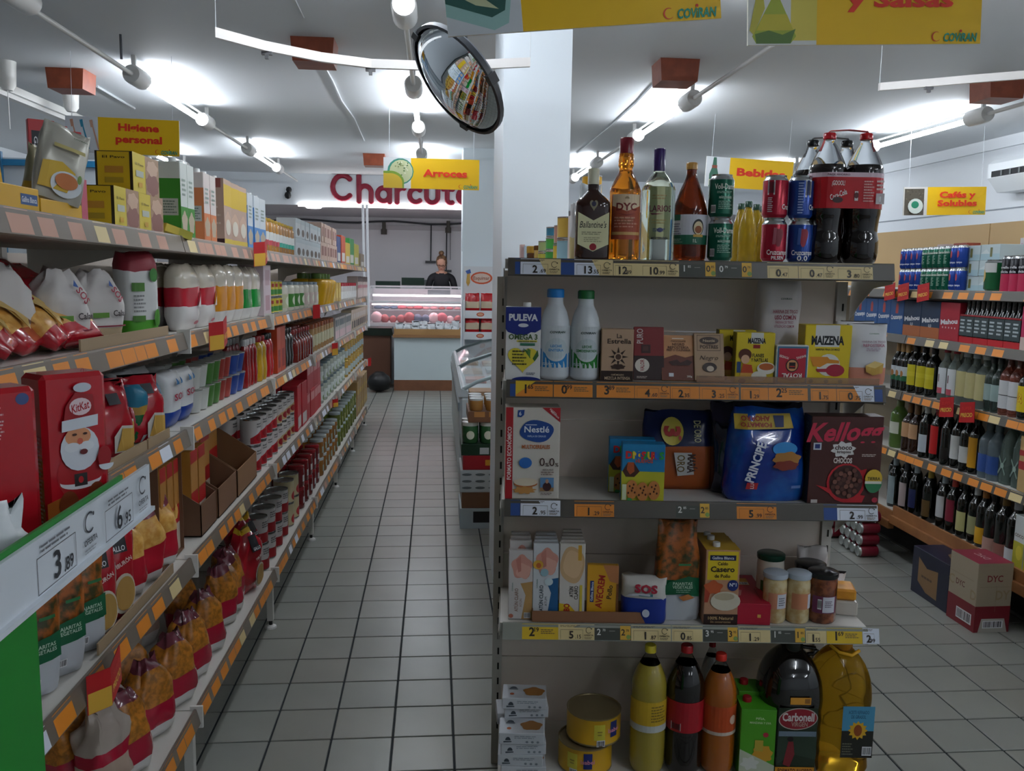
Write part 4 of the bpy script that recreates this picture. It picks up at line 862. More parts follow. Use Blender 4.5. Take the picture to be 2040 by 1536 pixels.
def maiz(w_, h): return [('r', w_*.22, h*.63, w_*.74, h, '#dcdad8'), ('t', 'MAIZENA', w_*.49, h*.74, h*.14, '#17171a', {'w': w_*.7, 'bold': .045}), ('t', 'HARINA FINA DE MAÍZ', w_*.5, h*.585, h*.035, '#4a4420', {'w': w_*.52}), ('e', w_*.53, h*.32, w_*.25, h*.19, '#e0ded4'), ('p', [(w_*.12, h*.46), (w_*.5, h*.46), (w_*.55, h*.42), (w_*.75, h*.4), (w_*.76, h*.35), (w_*.5, h*.35), (w_*.35, h*.28), (w_*.2, h*.3)], '#d88a20'), ('e', w_*.68, h*.23, w_*.2, h*.105, '#a8233a'), ('p', [(w_*.26, h*.25), (w_*.55, h*.26), (w_*.55, h*.2), (w_*.3, h*.2)], '#a8233a'), ('e', w_*.17, h*.04, w_*.05, h*.035, '#3a3a20'), ('e', w_*.5, h*.04, w_*.05, h*.035, '#3a3a20'), ('e', w_*.8, h*.04, w_*.05, h*.035, '#3a3a20')]
o = pbox('cornflour_box', W_, .06, H_, '#e0c41f', maiz); put(lab(o, 'large yellow MAIZENA cornflour box with a red spoon', 'box'), 1, u, .03, .06)
WP2 = mat('#d9d8da', .5); PK = mat('#cf8a72', .5)
def repos(w_, h): return [('t', 'HARINA DE TRIGO', w_*.1, h*.72, h*.03, '#9a7a86', {'w': w_*.6}), ('t', 'REPOSTERÍA', w_*.1, h*.66, h*.045, '#a86a7c', {'w': w_*.55, 'bold': .03}), ('lines', -w_*.1, h*.56, w_*.32, h*.62, 2, '#a890a0'), ('p', [(-w_*.1, h*.32), (w_*.12, h*.40), (w_*.36, h*.36), (w_*.34, h*.2), (w_*.1, h*.16), (-w_*.08, h*.22)], '#c9a04a'), ('p', [(-w_*.1, h*.32), (w_*.12, h*.40), (w_*.36, h*.36), (w_*.14, h*.28)], '#dcc078'), ('t', 'COViRAN', w_*.12, h*.85, h*.02, '#2f6a4a', {'w': w_*.24})]
for x0, x1, yt, d, lb in ((1668, 1745, 640, .11, 'white pastry flour bag at the back of its pair'), (1692, 1772, 645, .02, 'white and salmon pastry flour bag at the right end of the shelf')):
    u, W_, H_ = Esz(1, x0, x1, yt, d, 770); o = ppouch('flour_bag', W_, H_*.98, .06, [(.27, PK), (1, WP2)], 9, 'crimp', .0015, repos, n=24, bottom=.9); put(lab(o, lb, 'flour bag', 'pastry flour bags'), 1, u, d, .06)
# clear lip in front of the boxes
b = MB(); ua, ub = E(1388, 765, -.004)[0], E(1752, 770, -.004)[0]; b.box(0, ub-ua, 0, .002, 0, .018, mat('#b08a70', .1, alpha=.55)); tag(b.build('shelf_lip', loc=EW(ua, -.001, ES[1]+.002), rz=-EA), 'clear plastic lip along the edge of the second display shelf', 'shelf lip')

# ---- third shelf
u, W_, H_ = Esz(2, 1006, 1114, 812, .006, 994)
def nest(w_, h): return [('r', 0, 0, w_*.135, h, '#a81a22'), ('t', 'FORMATO ECONÓMICO', w_*.07, h*.5, w_*.07, '#e8d8d4', {'rot': 90, 'w': h*.58, 'bold': .03}), ('p', [(w_*.66, h), (w_, h), (w_, h*.84)], '#a81a22'), ('t', 'RECETA', w_*.87, h*.955, h*.018, '#e8d8d4', {'rot': -42, 'w': w_*.16}), ('t', 'MEJORADA', w_*.9, h*.925, h*.018, '#e8d8d4', {'rot': -42, 'w': w_*.2}),
    ('p', [(w_*.22, h*.97), (w_*.34, h*.975), (w_*.33, h*.92), (w_*.28, h*.895), (w_*.21, h*.9)], '#1b4690'), ('t', '6', w_*.26, h*.935, h*.04, '#e4e8f0'), ('p', wavy(w_*.57, h*.745, w_*.31, h*.12, 32, 4, .04), '#1b4690'), ('t', 'Nestlé', w_*.57, h*.765, h*.065, '#e8ecf2', {'w': w_*.46, 'bold': .02}), ('r', w_*.36, h*.81, w_*.57, h*.817, '#e8ecf2'), ('t', 'PAPILLA DE CEREALES', w_*.57, h*.69, h*.018, '#c9d4e8', {'w': w_*.34}), ('t', 'MULTICEREALES', w_*.56, h*.575, h*.04, '#b5602a', {'w': w_*.52, 'bold': .03}),
    ('t', '0', w_*.68, h*.41, h*.09, '#3a1a14', {'bold': 0}), ('t', '%', w_*.77, h*.38, h*.04, '#3a1a14'), ('t', '0', w_*.86, h*.41, h*.09, '#3a1a14', {'bold': 0}), ('t', '%', w_*.95, h*.38, h*.04, '#3a1a14', {'w': w_*.06}), ('t', 'AZÚCARES', w_*.79, h*.325, h*.018, '#5a4a44', {'w': w_*.2}), ('lines', w_*.66, h*.26, w_*.94, h*.31, 2, '#8a7a74'), ('e', w_*.37, h*.40, w_*.12, h*.06, '#2a6ab8'), ('e', w_*.38, h*.17, w_*.22, h*.04, '#b0622c'), ('e', w_*.38, h*.19, w_*.22, h*.045, '#d8cbb4'), ('p', wavy(w_*.36, h*.10, w_*.2, h*.04, 28, 9, .2), '#c08a4a'), ('r', w_*.65, h*.09, w_*.90, h*.24, '#5a86b0'), ('r', w_*.65, h*.09, w_*.90, h*.13, '#a07a50'), ('e', w_*.775, h*.14, w_*.08, h*.05, '#3a1c20'), ('e', w_*.775, h*.20, w_*.03, h*.025, '#b98a6e'), ('lines', w_*.66, h*.045, w_*.9, h*.075, 2, '#6a5a54')]
o = pbox('cereal_box', W_, .075, H_, '#d2ccc2', nest); put(lab(o, 'white baby cereal box with red side band reading MULTICEREALES', 'box'), 2, u, .006, .075, rz=2)
def dino(w_, h): return [('r', 0, 0, w_, h*.52, '#b8b62c'), ('p', [(w_*.02, h*.52), (w_*.14, h*.68), (w_*.28, h*.68), (w_*.42, h*.52), (w_*.3, h*.42), (w_*.1, h*.42)], '#4a2a22'), ('p', [(w_*.14, h*.68), (w_*.28, h*.68), (w_*.3, h*.52), (w_*.2, h*.46), (w_*.12, h*.55)], '#b5542a')]+[('t', ch, w_*(.17+.083*i), h*.81, h*.12, c, {'bold': .05}) for i, (ch, c) in enumerate(zip('DINOSAURUS', ('#c8242a', '#2a9a3c', '#d8c030', '#2a62b8', '#c8242a', '#2a9a3c', '#d8c030', '#c8242a', '#2a62b8', '#2a9a3c')))]+[('t', 'HUEVOS', w_*.52, h*.71, h*.06, '#c8461e', {'w': w_*.4, 'bold': .03})]+[x for cx, cy in ((.25, .2), (.5, .17), (.76, .2)) for x in ([('e', w_*cx, h*cy, w_*.145, h*.17, '#bf7a3e')]+[('e', w_*(cx+a), h*(cy+b_), w_*.02, h*.02, '#4a2414') for a, b_ in ((-.05, .06), (.04, .09), (.0, -.02), (-.08, -.06), (.07, -.05), (.02, .03))])]+[('r', w_*.02, h*.02, w_*.12, h*.3, '#cfd8b0'), ('e', w_*.2, h*.03, w_*.06, h*.03, '#3a8a4a')]
for x0, x1, yt, d, lb in ((1214, 1305, 876, .09, 'light blue biscuit box half hidden behind a matching box'), (1240, 1325, 886, .0, 'light blue biscuit box reading DINOSAURUS HUEVOS')):
    u, W_, H_ = Esz(2, x0, x1, yt, d, 995); o = pbox('biscuit_box', W_, .05, H_, '#1f7fb4', dino); put(lab(o, lb, 'box', 'light blue biscuit boxes'), 2, u, d+.002, .05, rz=-4)
# gold biscuit pack with navy top
u, W_, H_ = Esz(2, 1284, 1432, 822, .13, 980)
OR = mat('#a85220', .25); NV = mat('#14204a', .22)
def oro(w_, h): return [('e', -w_*.14, h*.76, w_*.15, h*.17, '#c2b040'), ('t', '3', -w_*.14, h*.76, h*.19, '#a8261e', {'rot': -90, 'bold': .05}), ('e', -w_*.04, h*.68, w_*.02, h*.03, '#a8261e'), ('t', 'DE ORO', w_*.2, h*.76, w_*.09, '#b9b58a', {'rot': -90, 'w': h*.26}), ('p', [(-w_*.12, h*.5), (w_*.12, h*.5), (w_*.16, h*.22), (-w_*.06, h*.2)], '#bdb9b4'), ('t', 'ORO', -w_*.02, h*.36, w_*.1, '#6b5420', {'rot': -90, 'w': h*.22}), ('t', 'MARÍA', w_*.12, h*.36, w_*.1, '#3a2214', {'rot': -90, 'w': h*.24, 'bold': .04}), ('e', -w_*.3, h*.28, w_*.03, h*.04, '#c98a4a')]
o = ppouch('biscuit_pack', W_, H_, .09, [(.6, OR), (1, NV)], 21, 'crimp', .003, oro, n=26); put(lab(o, 'orange and navy biscuit pack with a yellow price circle', 'biscuit pack'), 2, u, .12, .09)
u, W_, H_ = Esz(2, 1368, 1440, 830, .13, 980); o = ppouch('biscuit_pack', W_, H_, .09, [(.58, OR), (1, NV)], 22, 'crimp', .003, lambda w_, h: [('t', 'MARÍA', -w_*.1, h*.4, w_*.2, '#3a2214', {'rot': -90, 'w': h*.28}), ('e', w_*.2, h*.2, w_*.16, h*.08, '#2f6a34'), ('t', 'DE ORO', -w_*.05, h*.8, w_*.15, '#b9b58a', {'rot': -90, 'w': h*.24})]); put(lab(o, 'orange and navy biscuit pack squeezed beside the blue biscuit pack', 'biscuit pack'), 2, u, .14, .09, rz=4)
# big blue biscuit packs
BL = mat('#102e86', .16, coat=.4, noise=('#1c62b4', 9, .45, .7)); DK = mat('#0c1024', .15, coat=.4)
u, W_, H_ = Esz(2, 1420, 1500, 802, .1, 1000); o = ppouch('biscuit_pack', W_, H_*1.0, .11, [(.3, DK), (.8, DK), (1, mat('#2a2540', .15, coat=.4))], 31, 'crimp', .004); put(lab(o, 'dark blue biscuit pack seen from its side behind another', 'biscuit pack', 'large blue biscuit packs'), 2, u, .07, .11, rz=-8)
u, W_, H_ = Esz(2, 1448, 1617, 806, .02, 1000)
def prin(w_, h): return [('p', [(-w_*.42, h*.74), (w_*.26, h*.76), (w_*.24, h*.90), (-w_*.42, h*.89)], '#b59a34'), ('t', 'FORMATO', -w_*.18, h*.79, h*.04, '#8e2420', {'rot': 180, 'w': w_*.36, 'bold': .03}), ('t', 'AHORRO', -w_*.18, h*.85, h*.045, '#8e2420', {'rot': 180, 'w': w_*.34, 'bold': .03}), ('p', [(w_*.04, h*.77), (w_*.14, h*.77), (w_*.16, h*.88), (w_*.03, h*.88)], '#1c2a5a'), ('t', 'PRINCIPE', -w_*.2, h*.42, h*.085, '#d8dce8', {'rot': 74, 'w': h*.42, 'bold': .035}), ('e', w_*.14, h*.56, w_*.15, h*.07, '#2a86c8'), ('p', wavy(w_*.17, h*.46, w_*.17, h*.07, 24, 6, .1), '#a87434'), ('p', wavy(w_*.16, h*.39, w_*.15, h*.05, 24, 6, .1), '#7a2c1e'), ('p', [(-w_*.3, h*.14), (-w_*.17, h*.14), (-w_*.16, h*.21), (-w_*.29, h*.21)], '#b5242a'), ('t', 'LU', -w_*.23, h*.175, h*.035, '#e8dcdc', {'rot': 90}), ('r', w_*.24, h*.15, w_*.36, h*.18, '#5a7ab8')]
o = ppouch('biscuit_pack', W_, H_, .13, [(.93, BL), (1, DK)], 33, 'crimp', .0045, prin, n=30, rows=18, taper=.16, bottom=.8); put(lab(o, 'large glossy blue PRINCIPE biscuit pack with yellow FORMATO AHORRO band', 'biscuit pack', 'large blue biscuit packs'), 2, u, .005, .13, rz=3)
u, W_, H_ = Esz(2, 1612, 1756, 830, .0, 1005)
def kell(w_, h): return [('t', 'Kellogg', w_*.49, h*.83, h*.20, '#c22a48', {'w': w_*1.02, 'shear': .35, 'bold': .03, 'rot': 2}), ('p', wavy(w_*.46, h*.625, w_*.155, h*.085, 32, 8, .16), '#dcd8d6'), ('t', 'choco', w_*.46, h*.65, h*.05, '#3a1c1a', {'w': w_*.24, 'bold': .03}), ('t', 'krispies', w_*.47, h*.60, h*.03, '#3a1c1a', {'w': w_*.19}), ('t', 'CHOCOS', w_*.46, h*.50, h*.055, '#dcd0c8', {'w': w_*.26, 'bold': .04}), ('r', w_*.04, h*.62, w_*.15, h*.70, '#cfd4dc'), ('r', w_*.06, h*.635, w_*.13, h*.685, '#2a3a7a'), ('lines', w_*.72, h*.545, w_*.95, h*.58, 2, '#c8b8b0'), ('p', [(w_*.72, h*.39), (w_*.80, h*.41), (w_*.78, h*.33), (w_*.7, h*.33)], '#b51f28'), ('e', w_*.52, h*.245, w_*.27, h*.225, '#b51f28'), ('p', [(w_*.1, h*.22), (w_*.3, h*.12), (w_*.5, h*.02), (w_*.76, h*.02), (w_*.8, h*.1), (w_*.6, h*.12)], '#b51f28'), ('e', w_*.52, h*.255, w_*.235, h*.195, '#3f201c')]+[('e', w_*(.52+.2*math.cos(a)*q), h*(.255+.165*math.sin(a)*q), w_*.032, h*.026, c) for a, q, c in [(i*2.4, ((i+.5)/26)**.5, ('#6a3e34', '#523028', '#7d5244')[i % 3]) for i in range(26)]]+[('e', w_*.89, h*.30, w_*.12, h*.11, '#d8b43a'), ('p', ell(w_*.89, h*.27, w_*.12, h*.13, 16, 180, 360), '#2f7a50'), ('r', w_*.77, h*.245, w_*1.0, h*.275, '#e0dcd0'), ('t', 'TIERRA', w_*.89, h*.305, h*.034, '#3a3a20', {'w': w_*.18}), ('e', w_*.92, h*.06, w_*.04, h*.03, '#a8243c'), ('r', w_*.03, h*.02, w_*.12, h*.06, '#c0b8b4')]
o = pbox('cereal_box', W_, .06, H_, '#4a2420', kell, left=lambda d, h: [('r', 0, 0, d, h, '#24201c'), ('t', 'CHOCOS', d*.5, h*.7, d*.3, '#4a5a52', {'rot': 90})], top=lambda w_, d: [('r', 0, 0, w_, d, '#3a1c1a')]); put(lab(o, 'brown chocolate cereal box with pink script and red bowl', 'box'), 2, u, .0, .06, rz=1)

# ---- fourth shelf
def tuna(bg, blk, t1, t2, extra):
    def f(w_, h): return [('p', [(w_*.55, 0), (w_, 0), (w_, h*.55), (w_*.5, h*.52), (w_*.72, h*.35)], bg), ('p', wavy(w_*.55, h*.76, w_*.42, h*.17, 28, 5, .10), '#c98f80'), ('p', wavy(w_*.62, h*.70, w_*.3, h*.11, 24, 4, .12), '#d6a292'), ('p', [(w_*.3, h*.86), (w_*.5, h*.92), (w_*.52, h*.7), (w_*.4, h*.68)], '#b8776a'), ('t', t1, w_*.34, h*.28, w_*.14, blk, {'rot': 90, 'w': h*.34}), ('t', t2, w_*.52, h*.24, w_*.10, blk, {'rot': 90, 'w': h*.12, 'bold': 0}), ('t', 'COViRAN', w_*.17, h*.47, w_*.05, '#2f6a5a', {'rot': 90, 'w': h*.12}), ('bar', w_*.66, h*.02, w_*.93, h*.10)]+extra(w_, h)
    return f
sets = [(1013, 1061, '#c9c4c2', tuna('#b08a54', '#8a6a5a', 'ATÚN CLARO', 'ATÚN', lambda w_, h: [('e', w_*.12, h*.05, w_*.1, h*.03, '#a8604a')]), 4, 1042, 1100, 'white tuna can sleeve with tan corner'),
        (1062, 1113, '#ccd0d4', tuna('#1f5a8a', '#34404a', 'ATÚN CLARO', 'ATUM', lambda w_, h: [('e', w_*.2, h*.72, w_*.2, h*.06, '#d8a83a'), ('e', w_*.22, h*.71, w_*.1, h*.035, '#b5602a'), ('e', w_*.45, h*.62, w_*.16, h*.05, '#8fb4c0'), ('e', w_*.62, h*.5, w_*.17, h*.05, '#c8d8dc')]), 4, 1040, 1068, 'white tuna can sleeve with blue corner'),
        (1115, 1166, '#d2ccc4', lambda w_, h: [('p', wavy(w_*.5, h*.72, w_*.48, h*.24, 30, 4, .04), '#c8a47a'), ('p', wavy(w_*.52, h*.73, w_*.38, h*.18, 26, 4, .05), '#d6b48a'), ('r', w_*.72, h*.78, w_*.86, h*.98, '#c9982a'), ('p', [(0, 0), (w_*.55, 0), (w_*.62, h*.12), (w_*.4, h*.2), (0, h*.22)], '#d8b420'), ('t', 'ALBO', w_*.3, h*.12, w_*.22, '#a8261e', {'rot': 90, 'w': h*.19, 'bold': .04}), ('t', 'ATÚN', w_*.48, h*.37, w_*.14, '#3a3430', {'rot': 90, 'w': h*.14}), ('t', 'CLARO', w_*.66, h*.36, w_*.14, '#3a3430', {'rot': 90, 'w': h*.18}), ('r', w_*.8, h*.12, w_*.9, h*.46, '#d8c040')], 5, 1044, 1080, 'cream tuna can sleeve with yellow ALBO badge')]
for x0, x1, base, fr, n, yt, yf, lb in sets:
    for j in range(n):
        d = .02+.032*j; yy = yf+(yt-yf)*j/max(1, n-1) if j else yf
        u, W_, H_ = Esz(3, x0+j*1.5, x1-j*2, yy, d, 1220); o = pbox('tuna_sleeve', W_, .022, min(H_, .22), base, fr)
        put(lab(o, lb if j == 0 else lb+', standing %s in its row' % ('second', 'third', 'fourth', 'fifth')[j-1], 'tin sleeve', 'tuna sleeves on the display'), 3, u, d, .022, tilt=-4)
u, W_, H_ = Esz(3, 1171, 1234, 1134, .02, 1222)
def ave(w_, h): return [('p', [(w_*.5, h), (w_, h), (w_, h*.66), (w_*.72, h*.7)], '#b5764a'), ('t', 'AVECREM', w_*.42, h*.5, w_*.2, '#a8241a', {'rot': 84, 'w': h*.62, 'bold': .03}), ('t', 'Pollo', w_*.72, h*.5, w_*.15, '#3a2a14', {'rot': 84, 'w': h*.26}), ('r', w_*.1, h*.3, w_*.22, h*.7, '#1c2f6a'), ('t', 'Gallina Blanca', w_*.16, h*.5, w_*.07, '#d8dce8', {'rot': 88, 'w': h*.36}), ('e', w_*.72, h*.06, w_*.14, h*.08, '#a8241a'), ('e', w_*.42, h*.02, w_*.12, h*.08, '#a8241a'), ('r', w_*.93, 0, w_, h*.66, '#7a4a24')]
o = pbox('stock_cube_box', W_, .03, H_, '#d29a1c', ave); put(lab(o, 'yellow stock cube box reading AVECREM Pollo', 'box'), 3, u, .03, .03, tilt=-8, rz=-4)
# tray edge
b = MB(); ua, ub = E(1060, 1225, .0)[0], E(1303, 1230, .0)[0]; b.box(0, ub-ua, 0, .003, 0, .032, mat('#8a5f42', .6)); b.box(0, ub-ua, .003, .16, 0, .003, mat('#8a5f42', .6)); b.box(0, .003, .003, .16, 0, .032, mat('#8a5f42', .6))
tag(b.build('cardboard_tray', loc=EW(ua, .002, ES[3]+.001), rz=-EA), 'low brown cardboard tray under the tuna sleeves', 'tray')
# rice brick
u, W_, H_ = Esz(3, 1240, 1330, 1157, .01, 1240)
def sos(w_, h): return [('t', 'SOS', w_*.05, h*.8, h*.16, '#a8243a', {'w': w_*.5, 'bold': .05}), ('r', -w_*.1, h*.64, w_*.2, h*.69, '#3a7a8a'), ('p', [(-w_*.42, h*.58), (-w_*.1, h*.66), (w_*.3, h*.64), (w_*.44, h*.56), (w_*.44, h*.6), (w_*.1, h*.7), (-w_*.3, h*.68)], '#c9ccd4'), ('e', w_*.06, h*.26, w_*.08, h*.09, '#c9d0e0')]
o = ppouch('rice_bag', W_, H_*1.05, .07, [(.60, mat('#17318c', .3)), (1, mat('#cbc8c2', .4))], 41, 'block', .0015, sos, n=26, bottom=.95); put(lab(o, 'blue and white rice bag reading SOS', 'rice bag'), 3, u, .0, .07, rz=-10)
# vegetable pasta bag
u, W_, H_ = Esz(3, 1303, 1400, 1042, .02, 1238)
def vegp(w_, h): return [('p', [(-w_*.45, h*.28), (-w_*.2, h*.42), (w_*.2, h*.48), (w_*.44, h*.44), (w_*.44, h*.26), (w_*.1, h*.30)], '#0f5a38'), ('t', 'PAJARITAS', w_*.08, h*.405, h*.028, '#b8ccb8', {'w': w_*.4}), ('t', 'VEGETALES', w_*.08, h*.37, h*.028, '#b8ccb8', {'w': w_*.42}), ('lines', -w_*.05, h*.31, w_*.3, h*.35, 2, '#7aa088'), ('r', -w_*.02, h*.585, w_*.24, h*.605, '#1f6a3a'), ('p', [(0, h*.27), (w_*.2, h*.3), (w_*.34, h*.26), (w_*.1, h*.23)], '#b5703a')]
o = ppouch('pasta_bag', W_, H_, .07, [(.26, mat('#c2c6cc', .3)), (.46, mat('#0f5a38', .22)), (1, VEGP)], 43, 'crimp', .004, vegp, n=26, taper=.22); put(lab(o, 'bag of vegetable pasta with green band and white base', 'pasta bag'), 3, u, .015, .07)
# broth cartons
def casero(w_, h): return [('r', w_*.06, h*.6, w_*.95, h*.98, '#d8bc1e'), ('r', w_*.12, h*.86, w_*.88, h*.93, '#161e4a'), ('t', 'Gallina Blanca', w_*.5, h*.895, h*.036, '#d8dce8', {'w': w_*.64}), ('t', 'Caldo', w_*.5, h*.82, h*.042, '#2e2214', {'w': w_*.3}), ('t', 'Casero', w_*.5, h*.745, h*.07, '#2e2214', {'w': w_*.7, 'bold': .03}), ('t', 'de Pollo', w_*.5, h*.655, h*.045, '#2e2214', {'w': w_*.46}), ('e', w_*.82, h*.53, w_*.16, h*.075, '#14286e'), ('t', 'Nº1', w_*.82, h*.54, h*.045, '#e0e4ee', {'w': w_*.2}), ('r', 0, 0, w_, h*.14, '#2a1510'), ('p', wavy(w_*.25, h*.5, w_*.26, h*.09, 24, 5, .15), '#b5542a'), ('p', [(0, h*.5), (w_*.16, h*.42), (w_*.1, h*.3), (0, h*.3)], '#a03a24'), ('e', w_*.62, h*.32, w_*.44, h*.13, '#d0c8b4'), ('e', w_*.58, h*.38, w_*.3, h*.05, '#b8ac90'), ('t', '100% Natural', w_*.5, h*.09, h*.04, '#c9a87a', {'w': w_*.74}), ('t', 'Sin conservantes', w_*.5, h*.04, h*.028, '#a88a64', {'w': w_*.6})]
for j, (x0, x1, yt) in enumerate(((1404, 1472, 1096), (1394, 1458, 1082), (1386, 1450, 1075))):
    d = .005+.078*j; u, W_, H_ = Esz(3, x0, x1, yt, d, 1240); o = pbox('broth_carton', W_, .07, H_, '#b88a6a', casero, top=lambda w_, dd: [('r', 0, 0, w_, dd, '#c9a030')], cap=(-.012, 0, .011, .012, '#dcdedc'))
    put(lab(o, ('broth carton reading Caldo Casero at the front of its row', 'broth carton second from the front of the Caldo row', 'broth carton at the back of the Caldo row')[j], 'carton', 'broth cartons in a row'), 3, u, d, .07)
# long red box
ua, ub = E(1472, 1225, .0)[0], E(1540, 1225, .0)[0]
b = pbox('sponge_cake_box', ub-ua, .24, .062, '#a81830', lambda w_, h: [('r', w_*.62, h*.35, w_*.72, h*.5, '#c9a04a')], top=lambda w_, d: [('t', 'Gullón', w_*.25, d*.35, .012, '#dcb8b4', {'rot': 75}), ('r', w_*.1, d*.62, w_*.72, d*.86, '#c98a20'), ('bar', w_*.3, d*.63, w_*.7, d*.72), ('r', w_*.76, d*.1, w_*.8, d*.5, '#8a1224')]); put(lab(b, 'long flat red box with yellow sticker on its top', 'box'), 3, (ua+ub)/2, .004, .24, rz=-3)
# jars
def asp(r, h): return [('r', -.030, h*.30, .030, h*.62, '#c98a6a'), ('r', -.004, h*.31, .026, h*.60, '#d2d4dc'), ('lines', .0, h*.36, .022, h*.54, 4, '#6a6a74')]
ASP = mat('#c2a06a', .12, coat=.6, noise=('#d8c79a', 30, .4, .6))
def bjar(x0, x1, yt, d, name, content, lid, items, lb, g=None):
    u, W_, H_ = Esz(3, x0, x1, yt, d, 1238); o = pjar(name, W_/2, H_, content, lid, .016, items, .95); put(lab(o, lb, 'jar', g), 3, u, d, W_, rz=RND.uniform(-8, 8)); return o
bjar(1514, 1568, 1110, .10, 'mayonnaise_jar', '#d6d0c4', '#173a2c', lambda r, h: [('r', -.04, h*.2, .02, h*.55, '#3a6a34'), ('e', -.012, h*.36, .012, .014, '#c8ccb8')], 'large white mayonnaise jar with dark green lid')
bjar(1527, 1574, 1146, .012, 'asparagus_jar', ASP, '#b5c0cc', asp, 'slim white-lidded asparagus jar with the label turned to the front', 'asparagus jars')
bjar(1574, 1621, 1147, .012, 'asparagus_jar', ASP, '#b5c0cc', lambda r, h: [('r', -.030, h*.30, .030, h*.62, '#c2805c'), ('r', .018, h*.31, .034, h*.60, '#d2d4dc')], 'slim white-lidded asparagus jar next to the dark-lidded jar', 'asparagus jars')
OLV = mat('#5a2a18', .1, coat=.7, noise=('#8a4a2a', 45, .4, .6))
bjar(1592, 1652, 1130, .10, 'olive_jar', OLV, '#1b1b1e', None, 'black-lidded jar hidden behind another black-lidded jar', 'black-lidded jars')
bjar(1619, 1677, 1146, .012, 'olive_jar', OLV, '#1b1b1e', lambda r, h: [('r', -.036, h*.22, .036, h*.56, '#6a2a4a'), ('r', -.006, h*.24, .03, h*.55, '#cfcfd8'), ('lines', .0, h*.34, .024, h*.48, 4, '#6a5a6a'), ('bar', -.02, h*.3, -.009, h*.5)], 'black-lidded jar of brown olives with purple label', 'black-lidded jars')
# cheese packs at the right
CH = mat('#d8972a', .4, noise=('#c98420', 30, .4, .6))
for i, (x0, x1, yt, d, z) in enumerate(((1660, 1712, 1172, .10, 0), (1630, 1690, 1146, .16, .0), (1598, 1655, 1094, .205, .0))):
    ua, za = E(x0, yt, d); ub, _ = E(x1, yt, d); h = za-ES[3]
    if i == 0:
        o = MB(); w_ = ub-ua; o.bbox(-w_/2, w_/2, -.05, .05, 0, h*.55, mat('#cfc8bc', .15, alpha=.8), .004); q = o.build('cheese_pack'); b = MB(); b.bbox(-w_*.44, w_*.44, -.042, .042, h*.55, h, CH, .006); b.build('cheese', q)
    else:
        q = ppouch('grated_cheese_bag', ub-ua, h, .05, [(.55, CH), (1, mat('#d6d0ce', .25))], 50+i, 'crimp', .003)
    put(lab(q, ('orange cheese slab in a clear tray at the shelf edge', 'small bag of grated cheese behind the orange cheese', 'bag of grated cheese leaning near the right upright')[i], 'cheese', 'cheese packs'), 3, (ua+ub)/2, d, .06, rz=-12)

# ---- bottom shelf
def tp(w_, h): return [('p', [(w_*.1, h*.25), (w_*.25, h*.3), (w_*.28, h*.2), (w_*.1, h*.15)], '#5a626c'), ('p', ell(w_*.2, h*.36, w_*.06, h*.3, 10, 0, 180), '#3a424c'), ('r', w_*.1, h*.22, w_*.28, h*.3, '#3a424c'), ('lines', w_*.34, h*.5, w_*.9, h*.8, 2, '#8a929a'), ('e', w_*.62, h*.25, w_*.03, h*.1, '#7a828a'), ('e', w_*.74, h*.25, w_*.03, h*.1, '#7a828a'), ('e', w_*.86, h*.25, w_*.03, h*.1, '#7a828a')]
def tt(w_, d): return [('e', w_*.22, d*.3, w_*.05, d*.08, '#a85a34'), ('p', wavy(w_*.72, d*.5, w_*.24, d*.3, 22, 5, .1), '#9a6a34'), ('p', ell(w_*.25, d*.68, w_*.08, d*.14, 10, 0, 180), '#4a525c'), ('r', w_*.15, d*.6, w_*.35, d*.66, '#4a525c')]
bx = [(1009, 1093, 1392, .10, 0), (1010, 1098, 1418, .085, 0), (1006, 1034, 1404, .11, -1)]
zc = 0; hb = .034
wb = E(1098, 1450, .02)[0]-E(1010, 1450, .02)[0]
for i in range(6):
    du = (.006, -.002, .004, .0, .012, .008)[i]; dd = (.0, .006, .0, .004, .012, .10)[i] if i != 5 else .0
    o = pbox('pate_box', wb, .085, hb, '#bfc3c8', tp, top=tt); put(lab(o, 'flat white food box, %s of the stack at the left end' % ('lowest', 'second from the bottom', 'third from the bottom', 'fourth from the bottom', 'fifth from the bottom', 'topmost')[i], 'box', 'white boxes stacked on the bottom shelf'), 4, .055+du, (.0, .004, .006, .0, .085, .07)[i]-.045, .085, z=(i if i < 4 else i-1+.0)*hb if i < 4 else (i)*hb, rz=(1, -2, 2, -1, 3, -2)[i])
o = pbox('pate_box', wb, .085, hb, '#bfc3c8', tp, top=tt); put(lab(o, 'flat white food box standing behind the white stack', 'box', 'white boxes stacked on the bottom shelf'), 4, .045, .055, .085, z=3.2*hb, rz=4)
